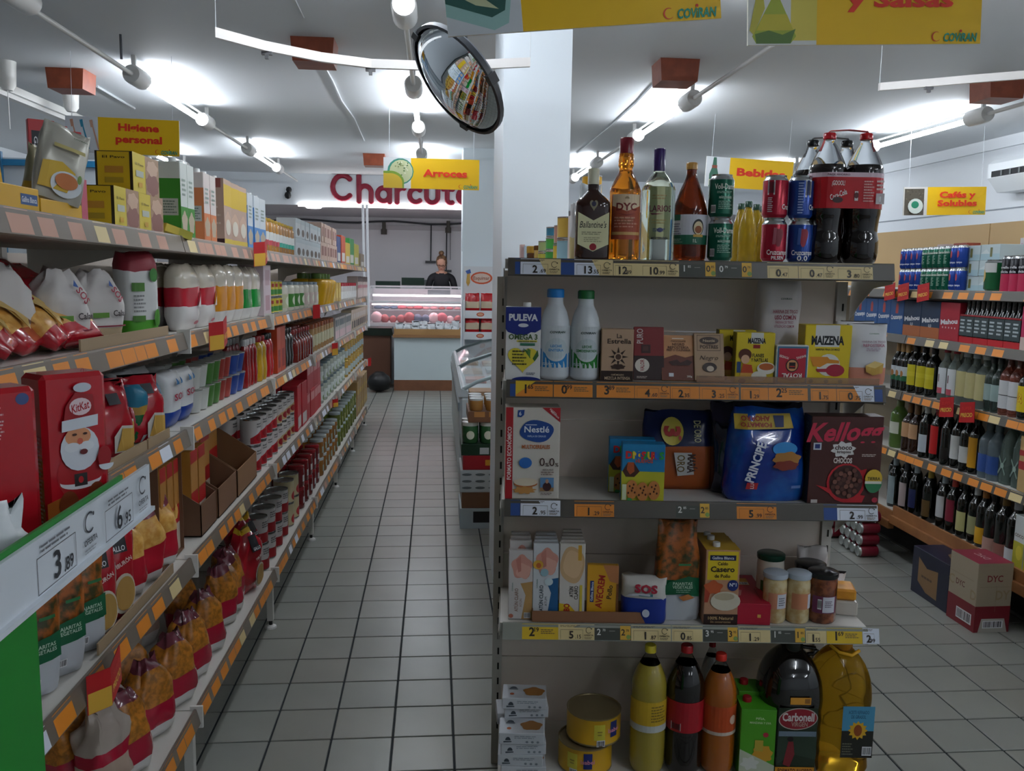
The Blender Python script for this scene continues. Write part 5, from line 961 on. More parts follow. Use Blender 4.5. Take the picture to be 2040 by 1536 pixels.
# support column hidden behind
for i in range(4): put(lab(pbox('pate_box', wb, .085, hb, '#bfc3c8', tp, top=tt), 'flat white food box, %s from the bottom of the rear stack' % ('first', 'second', 'third', 'fourth')[i], 'box', 'white boxes in the rear stack'), 4, .06, .046, .085, z=i*hb*.99-.0004*i)
def tin(r, h): return [('r', -.02, h*.25, .012, h*.8, '#c4b83a'), ('r', .03, h*.3, .055, h*.85, '#1c2a6a'), ('t', 'Isabel', .042, h*.55, .012, '#d88a9a', {'w': .04}), ('bar', -.012, h*.02, .012, h*.25), ('lines', -.01, h*.4, .006, h*.6, 2, '#8a7a30')]
TY = mat('#c99a1c', .35)
for i, (x0, x1, y, d, z) in enumerate(((1113, 1222, 1490, -.04, 0), (1130, 1240, 1430, -.03, 1))):
    ua, ub = E(x0, y, d+.05)[0], E(x1, y, d+.05)[0]; r = (ub-ua)/2; o = pcan('tuna_tin', r, .085, TY, tin, lid=mat('#8a7a58', .3, metal=.5), tin=True); put(lab(o, ('large yellow tuna tin at the bottom of the pair', 'large yellow tuna tin on top of another')[i], 'tin', 'large tuna tins'), 4, (ua+ub)/2, d, 2*r, z=z*.086, rz=(-30, 10)[i])
def soda(x0, x1, yt, d, m, capc, lcol, items, lb, empty_top=True):
    u, W_, _ = Esz(4, x0, x1, yt, d, 1536); H_ = E((x0+x1)/2, yt, d+W_/2)[1]-ES[4]; r = W_/2
    prof = smooth_prof([(r*.7, 0), (r*.92, .01), (r, .04), (r, H_*.3), (r*.97, H_*.36), (r, H_*.42), (r, H_*.62), (r*.96, H_*.72), (r*.72, H_*.82), (r*.4, H_*.9), (r*.27, H_*.935), (r*.27, H_*.97)], 3)
    o = pbottle('soda_bottle', prof, mat('#d8dcd8', .05, trans=1., ior=1.06), cap=(r*.32, H_*.945, H_, capc), labels=[(r*1.0, H_*.36, H_*.60, lcol, 88, items)], liquid=(H_*.86, m)); put(lab(o, lb, 'bottle', 'large soda bottles'), 4, u, d, W_); return o
LQ = lambda c: mat(c, .06, coat=.6, trans=.25)
soda(1262, 1334, 1284, -.035, LQ('#b3a03a'), '#c9b82a', '#c9a428', lambda aw, z0, z1: [('r', -aw*.5, z0, aw*.5, z0+.02, '#b8bcb8'), ('lines', aw*.0, z0+.03, aw*.3, z1-.01, 6, '#7a6420')], 'large bottle of lemon soda with yellow cap')
soda(1334, 1410, 1284, -.035, mat('#0d0705', .06, coat=.6), '#a81820', '#a01420', lambda aw, z0, z1: [('bar', -aw*.3, z0+.005, -aw*.12, z0+.028)], 'large bottle of cola with red label and red cap')
soda(1398, 1440, 1276, .12, mat('#b8bcc0', .06, coat=.6, trans=.8), '#7a1418', '#c06a20', lambda aw, z0, z1: [], 'clear soda bottle with dark red cap behind the orange soda')
soda(1406, 1475, 1301, -.03, LQ('#b8641a'), '#c42a1e', '#b5461a', lambda aw, z0, z1: [('r', -aw*.5, z0, aw*.5, z0+.010, '#c9b8a8'), ('p', ell(aw*.22, z0+.045, .012, .014, 12), '#d8b8a0')], 'large bottle of orange soda with red cap')
def juice(w_, h): return [('t', 'PIÑA,', w_*.55, h*.87, h*.03, '#cfe0b8', {'w': w_*.26}), ('t', 'MANZANA Y UVA', w_*.55, h*.81, h*.03, '#cfe0b8', {'w': w_*.6}), ('e', w_*.72, h*.64, w_*.08, h*.035, '#a8283a'), ('p', wavy(w_*.65, h*.36, w_*.28, h*.13, 26, 8, .12), '#c9952a'), ('r', w_*.42, h*.4, w_*.66, h*.56, '#b5a03a'), ('p', [(0, 0), (w_, 0), (w_, h*.2), (0, h*.42)], '#bcc4ac'), ('p', wavy(w_*.3, h*.22, w_*.24, h*.09, 24, 6, .2), '#d2d4cc')]
for j, (x0, x1, yt) in enumerate(((1477, 1546, 1414), (1470, 1535, 1378))):
    d = -.03+.085*j; u, W_, _ = Esz(4, x0, x1, yt, d, 1536); H_ = E((x0+x1)/2, yt, d)[1]-ES[4]
    o = pbox('juice_carton', W_, .08, H_, '#4d9a22', juice, top=lambda w_, dd: [('r', 0, 0, w_, dd, '#459a20')], cap=(-W_*.25, .01, .013, .014, '#a01c24')); put(lab(o, ('green juice carton with red cap in front of its twin', 'green juice carton standing behind its twin')[j], 'carton', 'green juice cartons'), 4, u, d, .08, rz=-4)
# five-litre oil bottles
def jug(x0, x1, yt, d, m, capc, lab_items, lb, hand, flat):
    u, W_, _ = Esz(4, x0, x1, yt, d, 1536); H_ = E((x0+x1)/2, yt, d+W_/2)[1]-ES[4]; r = W_/2
    prof = [(r*.93, 0), (r*.99, .012)]
    for i in range(9): prof += [(r*(1.0 if i % 2 == 0 else .975), .02+H_*.062*i)]
    prof += [(r*.99, H_*.62), (r*.92, H_*.72), (r*.74, H_*.82), (r*.50, H_*.89), (r*.34, H_*.925), (r*.3, H_*.96)]
    o = pbottle('oil_jug', smooth_prof(prof, 2), m, cap=(r*.36, H_*.915, H_*1.02, capc), n=32, sq=3.0)
    p = MB(); mp = lambda a_, v, off: (a_, -r*1.0-.002-off, v); printing(p, mp, lab_items(r, H_)); p.build('label', o)
    b = MB()
    if hand: b.tube([(r*.3, 0, H_*.93), (r*.75, -.01, H_*.93), (r*.82, -.01, H_*.915), (r*.7, -.01, H_*.885), (r*.3, 0, H_*.865)], .006, m, 8)
    else: b.tube([(-r*.55, -.03, H_*.965), (-r*.3, -.05, H_*.93), (r*.1, -.055, H_*.915), (r*.42, -.04, H_*.935)], .005, GLOSS('#d8a020'), 8)
    b.build('handle', o, smooth=60); put(lab(o, lb, 'oil bottle', 'five-litre oil bottles'), 4, u, d, W_)
jug(1529, 1654, 1270, -.03, mat('#100a08', .07, coat=.8), '#131a12', lambda r, H_: [('r', -r*.62, H_*.07, r*.62, H_*.56, '#1e2c1c'), ('r', -r*.28, H_*.585, r*.38, H_*.64, '#c98a2a'), ('r', r*.18, H_*.595, r*.34, H_*.63, '#8a5a20'), ('p', wavy(0, H_*.475, r*.62, H_*.085, 36, 2, .05), '#b8aea4'), ('p', wavy(0, H_*.475, r*.59, H_*.078, 36, 2, .05), '#8e1c28'), ('t', 'Carbonell', 0, H_*.49, H_*.06, '#d8d0cc', {'w': r*1.02, 'bold': .03}), ('t', 'VIRGEN', .004, H_*.435, H_*.034, '#b8988a', {'w': r*.52}), ('r', -r*.6, H_*.34, r*.6, H_*.38, '#6a7a88'), ('p', [(-r*.62, H_*.12), (-r*.1, H_*.2), (r*.62, H_*.16), (r*.62, H_*.34), (-r*.62, H_*.34)], '#2a3a2c'), ('p', [(-r*.42, H_*.12), (-r*.28, H_*.3), (-r*.12, H_*.3), (-r*.06, H_*.2), (-r*.2, H_*.1)], '#7a2228'), ('e', -r*.22, H_*.32, r*.1, H_*.02, '#14120f'), ('r', -r*.66, H_*.04, r*.6, H_*.1, '#c8861e'), ('t', 'FORMATO AHORRO', -.002, H_*.07, H_*.035, '#5a2418', {'w': r*1.1, 'bold': .03})], 'dark five-litre olive oil jug reading Carbonell VIRGEN', True, 0)
jug(1634, 1752, 1268, -.02, mat('#c99a2a', .05, trans=.85, ior=1.2), '#c98a1a', lambda r, H_: [('r', -r*.22, H_*.16, r*.86, H_*.37, '#22221c'), ('r', -r*.22, H_*.37, r*.86, H_*.56, '#4a92b4'), ('t', 'ACEITE REFINADO', r*.32, H_*.515, H_*.026, '#2a5a78', {'w': r*.7}), ('t', 'DE GIRASOL', r*.32, H_*.48, H_*.026, '#2a5a78', {'w': r*.5}), ('p', star(r*.32, H_*.375, r*.34, r*.25, 12), '#d0a020'), ('e', r*.32, H_*.375, r*.14, H_*.045, '#8a4216'), ('lines', -r*.18, H_*.18, r*.2, H_*.28, 5, '#6a6a5a'), ('bar', r*.5, H_*.18, r*.82, H_*.25)], 'five-litre sunflower oil jug with blue label and yellow handle', False, 0)
# ================================================================== goods on the left shelving
ORD = ('first', 'second', 'third', 'fourth', 'fifth', 'sixth', 'seventh', 'eighth', 'ninth', 'tenth', 'eleventh', 'twelfth')
SHN = ('top shelf', 'second shelf', 'third shelf', 'fourth shelf', 'bottom shelf')
def Ly(px, k, dx=.02):
    a, b = .9, 12.
    for _ in range(40):
        m_ = (a+b)/2
        if toP((LX-dx, m_, lz(k, m_)))[0] < px: a = m_
        else: b = m_
    return (a+b)/2
def putL(o, k, y, dx, dep, z=0, rz=0, tilt=0):
    o.location = (LX-dx-dep/2, y, lz(k, y)+z+.001); o.rotation_euler = (math.radians(tilt), math.atan(-LS[k][1])*0, math.pi/2+math.radians(rz)); return o
def rowL(k, px0, px1, n, make, dep, label, cat, group, dx=.02, levels=1, h=None, rows=1, gap=.004, jit=2, lab_extra='', rowgap=.006):
    """n packs side by side between two pixel columns of the shelf edge; make(width) builds the first one"""
    y0, y1 = Ly(px0, k, dx), Ly(px1, k, dx); w_ = (y1-y0)/n; first = None
    for rr in range(rows):
        for lv in range(levels):
            for i in range(n):
                y = y0+w_*(i+.5)
                nm = '%s, %s along the %s of the left shelving' % (label, ORD[min(i, 11)] if n > 1 else 'single one', SHN[k])
                ex = []
                if levels > 1: ex.append(('lower', 'upper', 'top')[lv] if levels < 4 else ORD[lv]+' level')
                if rows > 1: ex.append(('front', 'behind', 'rear', 'last')[rr])
                if n == 1: nm = '%s on the %s of the left shelving' % (label, SHN[k])
                if ex: nm = nm.replace(' of the left shelving', ', '+' '.join(ex)+' row')
                if first is None: o = first = make(w_-gap)
                else: o = dup(first)
                putL(tag(o, nm, cat, group), k, y+RND.uniform(-.002, .002), dx+rr*(dep+rowgap)+RND.uniform(0, .004), dep, z=lv*(h or 0), rz=RND.uniform(-jit, jit))
    return first
def pouch(h, d, bands, top='crimp', wr=.003, items=None, taper=.05, seed=None, name='food_bag'):
    return lambda w_: ppouch(name, w_, h, d, bands, seed or RND.randrange(999), top, wr, items, taper)
cRED, cDRED, cWHT = mat('#b01c2e', .25), mat('#8a1420', .25), mat('#d6d3d0', .35)
FILMR = mat('#7a3a48', .12, coat=.5)
CLR = mat('#cfc6b4', .15, coat=.4)
# ---------- top shelf
def boxf(name, d, h, base, front, left=None, top=None, cap=None): return lambda w_: pbox(name, w_, d, h, base, front, left=left, top=top, cap=cap)
YT = '#d0a018'
# soup display tray with leaning packets
y0, y1 = Ly(-40, 0), Ly(62, 0)
t = pbox('soup_display_tray', y1-y0, .13, .042, YT, lambda w_, h: [('r', w_*.60, h*.28, w_*.96, h*.72, '#1f4a80'), ('t', 'Gallina Blanca', w_*.78, h*.5, h*.22, '#d8dce6', {'w': w_*.32})]); putL(lab(t, 'yellow soup display tray with blue Gallina Blanca badge', 'display tray'), 0, (y0+y1)/2, .005, .13)
for i, (p0, p1, hh) in enumerate(((-45, 10, .125), (2, 58, .105))):
    w_ = Ly(p1, 0)-Ly(p0, 0)
    o = pbox('soup_packet', w_, .01, hh, '#c99816', lambda w2, h: [('p', [(w2*.4, h*.92), (w2*.56, h*.93), (w2*.58, h*.84), (w2*.42, h*.82)], '#1f3a80'), ('t', 'a', w2*.49, h*.875, h*.05, '#dce0ec'), ('e', w2*.42, h*.3, w2*.18, h*.11, '#c9a76a'), ('p', [(w2*.15, h*.6), (w2*.2, h*.5), (w2*.1, h*.3), (w2*.13, h*.5)], '#5a3a14')]); putL(lab(o, ('tall yellow soup packet standing at the left edge of the view', 'yellow soup packet leaning in the display tray')[i], 'soup packet', 'yellow soup packets'), 0, (Ly(p0, 0)+Ly(p1, 0))/2, .04+.02*i,   .01, z=.044, tilt=(-3, -6)[i])
y0, y1 = Ly(66, 0), Ly(150, 0)
t = pbox('soup_display_tray', y1-y0, .12, .03, YT, None, left=lambda d, h: [('r', 0, 0, d, h, '#d8b030')]); putL(lab(t, 'low yellow display tray under the leaning soup pouch', 'display tray'), 0, (y0+y1)/2, .006, .12)
SG = mat('#a9a79c', .3, metal=.2)
def crema(w_, h): return [('p', [(-w_*.48, h*.12), (w_*.1, h*.12), (w_*.2, h*.4), (-w_*.1, h*.5), (-w_*.46, h*.46)], '#c9a41c'), ('e', w_*.05, h*.22, w_*.33, h*.17, '#cfd6da'), ('e', w_*.04, h*.26, w_*.24, h*.105, '#b86a30'), ('e', w_*.3, h*.34, w_*.05, h*.06, '#6a8a3a'), ('r', -w_*.3, h*.68, w_*.36, h*.73, '#b0a468'), ('t', 'COViRAN', w_*.25, h*.88, h*.02, '#2a4a2c', {'w': w_*.3})]
o = ppouch('soup_pouch', .095, .145, .03, [(1, SG)], 61, 'crimp', .002, crema, n=24, bottom=.5); putL(lab(o, 'silver and yellow cream soup pouch leaning out of its tray', 'soup pouch'), 0, Ly(118, 0), .01, .03, z=.032, rz=-38, tilt=-4); o.rotation_euler[1] = math.radians(14)
o = ppouch('soup_pouch', .085, .115, .03, [(.35, mat('#b08a1c', .3)), (1, mat('#8a8468', .3, metal=.2))], 62, 'crimp', .002); putL(lab(o, 'dull grey soup pouch behind the cream soup pouch', 'soup pouch'), 0, Ly(88, 0, .1), .09, .03, z=.032, rz=-30); o.rotation_euler[1] = math.radians(12)
def gallo(w_, h): return [('r', w_*.12, h*.52, w_*.9, h*.9, '#1a1a24'), ('t', 'GALLO', w_*.27, h*.70, w_*.13, '#dcdce0', {'rot': -90, 'w': h*.30}), ('p', [(w_*.55, h*.6), (w_*.7, h*.66), (w_*.6, h*.75), (w_*.75, h*.84), (w_*.62, h*.82), (w_*.52, h*.74), (w_*.62, h*.66)], '#c9ccd4'), ('t', 'C', w_*.4, h*.4, h*.1, '#e0d8d4')]
for i, px in enumerate((92, 118, 146)):
    o = pbox('pasta_packet', .062, .02, .28, '#b01c24', gallo); y = Ly(px, 0, .30); putL(lab(o, 'red and black GALLO packet, %s in the back row of the top shelf' % ORD[i], 'pasta packet', 'red packets at the back'), 0, y, .29, .02, rz=-55)
o = pbox('noodle_box', .03, .09, .085, '#c9b896', lambda w_, h: [('r', 0, 0, w_, h, '#b84a60')], left=lambda d, h: [('r', d*.2, 0, d*.7, h*.6, '#b5485c'), ('r', d*.2, h*.6, d*.7, h*.75, '#4a3a6a'), ('r', d*.35, h*.1, d*.6, h*.35, '#c98a2a')]); putL(lab(o, 'slim pink and cream box beside the soup trays', 'box'), 0, Ly(162, 0), .012, .09)
def pavo(w_, h): return [('r', 0, 0, w_*.46, h, '#d2bc3a'), ('r', w_*.46, 0, w_, h, '#a8876a'), ('p', wavy(w_*.73, h*.3, w_*.25, h*.3, 22, 7, .1), '#8a5a50'), ('p', wavy(w_*.73, h*.72, w_*.22, h*.2, 22, 6, .12), '#c9a890'), ('r', w_*.1, h*.4, w_*.38, h*.56, '#b8bcae'), ('t', 'El Pavo', w_*.23, h*.72, h*.06, '#7a6a20', {'w': w_*.3}), ('r', w_*.18, h*.14, w_*.32, h*.26, '#c99a2a')]
def pavos(d, h): return [('r', 0, 0, d, h, '#2e2210'), ('r', d*.06, h*.02, d*.92, h*.98, '#cfa814'), ('t', 'El Pavo', d*.5, h*.85, h*.06, '#3a2c10', {'w': d*.6}), ('r', d*.25, h*.45, d*.75, h*.62, '#b8802a'), ('r', d*.25, h*.2, d*.75, h*.34, '#a88a20')]
hb_ = .092
for i, (p0, p1, lv) in enumerate(((222, 272, 0), (272, 320, 0), (262, 314, 1))):
    ya, yb = Ly(p0, 0), Ly(p1, 0); o = pbox('noodle_box', yb-ya-.002, .085, hb_, '#cfb22c', pavo, left=pavos); putL(lab(o, ('yellow El Pavo noodle box, lower row, near end', 'yellow El Pavo noodle box, lower row, far end', 'yellow El Pavo noodle box stacked on two others')[i], 'box', 'yellow noodle boxes'), 0, (ya+yb)/2, .012, .085, z=lv*hb_)
o = pbox('noodle_box', .085, .05, .022, '#c9b444', lambda w_, h: [('r', w_*.5, 0, w_, h, '#a8a030')], top=lambda w_, d: [('r', 0, 0, w_*.6, d, '#c9c088')]); putL(lab(o, 'small yellow box fallen over in front of the green cartons', 'box'), 0, Ly(345, 0), -.004, .05, z=.003, rz=-40); o.rotation_euler[1] = math.radians(16)
def brikL(c1, c2, capc='#dfe2e0'): return lambda w_: pbox('broth_carton', w_, .06, .215, c1, lambda w2, h: [('r', 0, 0, w2, h*.42, c2), ('p', wavy(w2*.5, h*.22, w2*.4, h*.14, 20, 5, .12), '#b8a890'), ('lines', w2*.2, h*.55, w2*.8, h*.8, 4, '#8a9a8e')], left=lambda d, h: [('r', 0, 0, d, h*.78, c2), ('r', d*.12, h*.30, d*.88, h*.52, '#b8bcb8'), ('lines', d*.18, h*.32, d*.82, h*.5, 5, '#6a7a70')], cap=(0, 0, .011, .014, capc))
rowL(0, 364, 390, 2, brikL('#d2d8d2', '#3a8a2a'), .06, 'white and green vegetable broth carton', 'carton', 'green broth cartons', rows=2)
rowL(0, 410, 434, 2, brikL('#d8cdc8', '#cf7a48'), .06, 'pale orange broth carton', 'carton', 'orange broth cartons')
def caldo(w2, h): return [('r', 0, h*.6, w2, h*.92, '#d0ae20'), ('p', wavy(w2*.5, h*.35, w2*.42, h*.16, 20, 5, .1), '#c9a890'), ('r', 0, 0, w2, h*.1, '#c9b040'), ('e', w2*.5, h*.28, w2*.32, h*.12, '#d8d0c0')]
rowL(0, 447, 494, 3, lambda w_: pbox('broth_carton', w_, .09, .225, '#b89a88', caldo, left=lambda d, h: [('r', 0, 0, d, h, '#b09484'), ('r', 0, h*.86, d*.9, h, '#8a4a44'), ('r', 0, 0, d, h*.1, '#3a1418'), ('lines', d*.1, h*.3, d*.9, h*.6, 5, '#c8b4a8')], cap=(0, 0, .011, .012, '#d8d8d4')), .09, 'brown and yellow chicken broth carton', 'carton', 'brown broth cartons')
rowL(0, 496, 531, 3, brikL('#d5dde2', '#4a86c4'), .06, 'white and blue broth carton', 'carton', 'blue broth cartons', rows=2)
def jarL(content, lid, lc, r_, h): return lambda w_: pjar('pulse_jar', min(w_/2, r_), h, content, lid, .014, lambda r, hh: [('r', -r*1.0, hh*.22, r*1.0, hh*.6, '#d6d8d4'), ('r', -r*1.0, hh*.22, r*1.0, hh*.36, lc)], .8)
rowL(0, 533, 562, 4, jarL(mat('#b88440', .12, coat=.5), '#b8963c', '#b84a50', .042, .15), .085, 'gold-lidded jar of cooked pulses with red label', 'jar', 'gold-lidded pulse jars', rows=2)
rowL(0, 562, 590, 5, jarL(mat('#a87a48', .12, coat=.5), '#b8963c', '#3aa08a', .042, .15), .085, 'gold-lidded jar of chickpeas with teal label', 'jar', 'gold-lidded pulse jars', rows=2)
rowL(0, 592, 640, 6, lambda w_: pbox('coffee_capsule_box', w_, .10, .10, '#c9cfd2', lambda w2, h: [('e', w2*.5, h*.3, w2*.3, h*.2, '#5a4a3c'), ('r', 0, h*.75, w2, h, '#b8c4c8')]), .10, 'white coffee capsule box', 'box', 'white coffee boxes', levels=2, h=.101)
rowL(0, 641, 672, 6, lambda w_: pbox('tea_box', w_, .10, .12, '#c4a898', lambda w2, h: [('r', w2*.2, h*.3, w2*.8, h*.8, '#8a5a50')]), .10, 'beige tea box', 'box', 'small boxes at the far end', levels=2, h=.121)
for i, (c, p0, p1, hh) in enumerate((('#3a4a7a', 673, 680, .2), ('#b84a2a', 680, 690, .22), ('#c9a83a', 690, 698, .18), ('#3a8a4a', 698, 706, .23), ('#b8ac3a', 706, 716, .2), ('#8a7a68', 718, 727, .13))):
    rowL(0, p0, p1, 1, (lambda cc, h2: (lambda w_: pbox('tea_box', w_, .1, h2, cc, lambda w2, h: [('r', w2*.15, h*.1, w2*.85, h*.4, '#d0ccc4')])))(c, hh), .1, ('navy', 'orange', 'yellow', 'green', 'lime', 'brown')[i]+' box near the far end', 'box', 'small boxes at the far end')
# ---------- second shelf
REDP = mat('#a81826', .2, coat=.5); STAR = lambda w_, h: [('p', star(w_*.05, h*.3, w_*.42, w_*.2, 5), '#c9a860'), ('r', -w_*.2, h*.72, w_*.15, h*.9, '#1c1a22')]
for i, (px, rz, tl, dx) in enumerate(((28, 20, -55, .05), (70, 12, -52, .05), (120, 14, -50, .04), (150, -8, -48, .03))):
    o = ppouch('pasta_bag', .15, .24, .06, [(.12, REDP), (.42, PASTA), (1, REDP)], 70+i, 'crimp', .004, STAR if i < 3 else None); putL(lab(o, 'red pasta bag lying back, %s on the second shelf of the left shelving' % ORD[i], 'pasta bag', 'red pasta bags lying on the second shelf'), 1, Ly(px, 1, .06), dx-.02, .06, z=.016, rz=rz, tilt=tl)
CLOTH = mat('#c9c5c2', .7); CORN = mat('#c4b090', .5)
def sosb(w_, h): return [('r', -w_*.32, h*.36, w_*.02, h*.43, '#5a8a30'), ('t', 'SOS', w_*.26, h*.68, h*.1, '#a02038', {'w': w_*.3, 'rot': -60}), ('t', 'Calas', w_*.28, h*.42, h*.08, '#3a3234', {'w': w_*.34}), ('r', -w_*.42, h*.23, w_*.46, h*.25, '#8a2438'), ('r', -w_*.42, h*.03, w_*.46, h*.06, '#8a2438'), ('p', [(w_*.1, h*.8), (w_*.16, h*.88), (w_*.2, h*.78)], '#3a5a9a')]
for i, (p0, p1, hh) in enumerate(((60, 118, .17), (126, 190, .165), (190, 262, .165))):
    ya, yb = Ly(p0, 1, .05), Ly(p1, 1, .05); o = ppouch('rice_bag', .115, hh, .08, [(.24, CORN), (1, CLOTH)], 80+i, 'tied', .004, sosb if i else None); putL(lab(o, 'white cloth-like rice bag with tied top, %s of three' % ORD[i], 'rice bag', 'tied white rice bags'), 1, (ya+yb)/2, .05 if i else .09, .08, rz=-35)
def harg(w_, h): return [('r', -w_*.42, h*.55, -w_*.1, h*.65, '#4a7a30'), ('r', -w_*.42, h*.20, -w_*.1, h*.27, '#4a7a30'), ('e', w_*.3, h*.24, w_*.12, h*.1, '#4a8a30'), ('e', w_*.2, h*.74, w_*.14, h*.08, '#3a7a34'), ('lines', -w_*.4, h*.3, -w_*.08, h*.52, 5, '#8a8a8a')]
o = ppouch('flour_bag', .10, .215, .075, [(.18, mat('#4a9a24', .5)), (.82, mat('#d4d5d3', .5)), (1, mat('#8a2430', .5))], 90, 'block', .002, harg, bottom=.95); putL(lab(o, 'white flour bag with bright green base on the second shelf', 'flour bag'), 1, Ly(296, 1, .03), .02, .075, rz=-30)
for i, (p0, lb) in enumerate(((338, 'in the shadow'), )):
    o = ppouch('rice_bag', .11, .19, .07, [(.3, cWHT), (.66, cRED), (1, CLR)], 91, 'round', .002); putL(lab(o, 'red rice bag set far back on the second shelf', 'rice bag'), 1, Ly(346, 1, .2), .2, .07)
rowL(1, 374, 440, 2, pouch(.195, .075, [(.14, cWHT), (.36, cWHT), (.66, cRED), (1, CLR)], 'round', .002, lambda w_, h: [('p', [(w_*.1, h*.34), (w_*.42, h*.34), (w_*.42, h*.6), (w_*.3, h*.5)], '#d6d3d0'), ('e', w_*.1, h*.1, w_*.14, h*.03, '#b85a68')], 0, name='rice_bag'), .075, 'red and white long-grain rice bag', 'rice bag', 'red and white rice bags', rows=2)
ORG = mat('#c4811c', .25)
rowL(1, 442, 490, 3, pouch(.20, .07, [(.22, cWHT), (.62, ORG), (1, CLR)], 'round', .002, None, 0, name='rice_bag'), .07, 'orange and white rice bag', 'rice bag', 'orange rice bags', rows=2)
rowL(1, 491, 526, 2, pouch(.20, .07, [(.2, cWHT), (.55, mat('#138a34', .25)), (1, CLR)], 'round', .002, None, 0, name='rice_bag'), .07, 'green and white rice bag', 'rice bag', 'green rice bags')
rowL(1, 527, 541, 1, lambda w_: pbox('rice_box', w_, .1, .215, '#c9b8bc', lambda w2, h: [('r', w2*.2, h*.1, w2*.8, h*.4, '#b08a90'), ('r', w2*.2, h*.6, w2*.8, h*.9, '#b89aa0')]), .1, 'pale pink rice box', 'box', None)
TINY = lambda c, c2: (lambda w_: pcan('food_tin', min(.04, w_/2), .075, mat(c, .35), lambda r, h: [('r', -r, h*.15, r, h*.45, c2), ('r', -r*.6, h*.6, r*.4, h*.8, '#8a2a1c')], tin=True))
rowL(1, 543, 568, 3, TINY('#b8a83a', '#3a7a34'), .08, 'yellow and green sweetcorn tin', 'tin', 'sweetcorn tins', levels=2, h=.076, rows=2)
MAY = lambda c: (lambda w_: pjar('mayonnaise_jar', min(.052, w_/2), .145, mat('#d2cfc0', .2, coat=.4), '#8a9aa4', .016, lambda r, h: [('r', -r, h*.12, r, h*.58, c), ('e', 0, h*.35, r*.5, h*.16, '#d8dcc8')], .82))
rowL(1, 569, 580, 1, MAY('#b8bc9a'), .1, 'white mayonnaise jar with pale label', 'jar', 'mayonnaise jars')
rowL(1, 582, 610, 3, MAY('#3a7a2c'), .1, 'white mayonnaise jar with green label', 'jar', 'mayonnaise jars', rows=2)
rowL(1, 611, 638, 3, MAY('#c9b8b0'), .1, 'white mayonnaise jar with cream label', 'jar', 'mayonnaise jars', rows=2)
rowL(1, 640, 664, 4, lambda w_: pbottle('mustard_bottle', smooth_prof([(w_*.3, 0), (w_*.33, .01), (w_*.46, .13), (w_*.4, .155), (w_*.2, .165)], 3), mat('#c99a14', .25), cap=(w_*.2, .165, .2, '#4a6a2a')), .08, 'yellow mustard bottle', 'bottle', 'mustard bottles', rows=2)
rowL(1, 665, 680, 3, lambda w_: pbox('sauce_box', w_, .09, .14, '#b09020', lambda w2, h: [('r', w2*.2, h*.2, w2*.7, h*.7, '#d0b850')]), .09, 'mustard yellow box', 'box', None)
rowL(1, 681, 712, 7, lambda w_: pjar('sauce_jar', min(.045, w_/2), .14, mat('#c9c4c0', .2), '#a82430', .03, lambda r, h: [('r', -r, h*.1, r, h*.5, '#d6d6d4')]), .09, 'white sauce jar with red lid', 'jar', 'red-lidded sauce jars', rows=2)
rowL(1, 714, 732, 4, lambda w_: pbox('sauce_box', w_, .1, .2, '#b8a8a0', lambda w2, h: [('r', 0, h*.75, w2, h, '#3a2a24'), ('r', 0, h*.45, w2, h*.6, '#b06a70')]), .1, 'grey dark-topped box', 'box', None)
# cardboard lips
for k, p0, p1, lb in ((1, 170, 342, 'second'), (2, 208, 300, 'third'), (2, 303, 345, 'third'), (3, 205, 352, 'fourth')):
    ya, yb = Ly(p0, k, 0), Ly(p1, k, 0); b = MB(); b.box(0, .004, 0, yb-ya, 0, .026, mat('#9a8468', .6)); o = b.build('cardboard_lip', loc=(LX-.012, ya, lz(k, ya)+.001)); o.rotation_euler = (math.atan(LS[k][1]), 0, 0); tag(o, 'brown cardboard lip, %s piece on the %s shelf of the left shelving' % ('near' if p0 < 302 else 'far', lb), 'cardboard lip', 'cardboard lips')
# ---------- third shelf
def pmac(w_, h): return [('r', -w_*.1, h*.72, w_*.2, h*.88, '#1c1a22'), ('p', [(-w_*.1, h*.05), (w_*.42, h*.05), (w_*.42, h*.4), (w_*.1, h*.42), (-w_*.12, h*.28)], '#c9c4bc'), ('p', [(-w_*.06, h*.07), (w_*.42, h*.06), (w_*.42, h*.36), (w_*.1, h*.38)], '#c29a4a')]
for i, (px, dx, rz) in enumerate(((236, .03, -35), (264, .06, -30), (294, .02, -38))):
    o = ppouch('pasta_bag', .105, .17, .06, [(.12, REDP), (1, REDP)], 100+i, 'crimp', .004, pmac); putL(lab(o, 'glossy red macaroni bag, %s on the third shelf' % ORD[i], 'pasta bag', 'glossy red pasta bags'), 2, Ly(px, 2, .05), dx, .07, rz=rz, tilt=-8)
GRB = mat('#0f5a2c', .25); BLU = mat('#2a7a98', .3); OCH = mat('#a8863a', .3)
def brill(w_, h): return [('t', 'Ec', w_*.22, h*.52, h*.1, '#d0d4c8', {'w': w_*.2}), ('r', w_*.2, h*.05, w_*.36, h*.42, '#b8b8a0'), ('r', -w_*.4, h*.02, -w_*.22, h*.14, '#b8bcc0')]
rowL(2, 306, 350, 2, pouch(.15, .075, [(.5, GRB), (.66, OCH), (1, BLU)], 'block', .002, brill, 0, name='rice_bag'), .12, 'green and blue rice bag', 'rice bag', 'green and blue rice bags', rows=2, jit=5)
def sosw(w_, h): return [('t', 'SOS', w_*.05, h*.55, h*.12, '#a82040', {'w': w_*.7}), ('p', [(-w_*.2, h*.78), (-w_*.1, h*.9), (0, h*.78)], '#3a7ab0'), ('p', [(w_*.1, h*.78), (w_*.2, h*.9), (w_*.3, h*.78)], '#3a7ab0')]
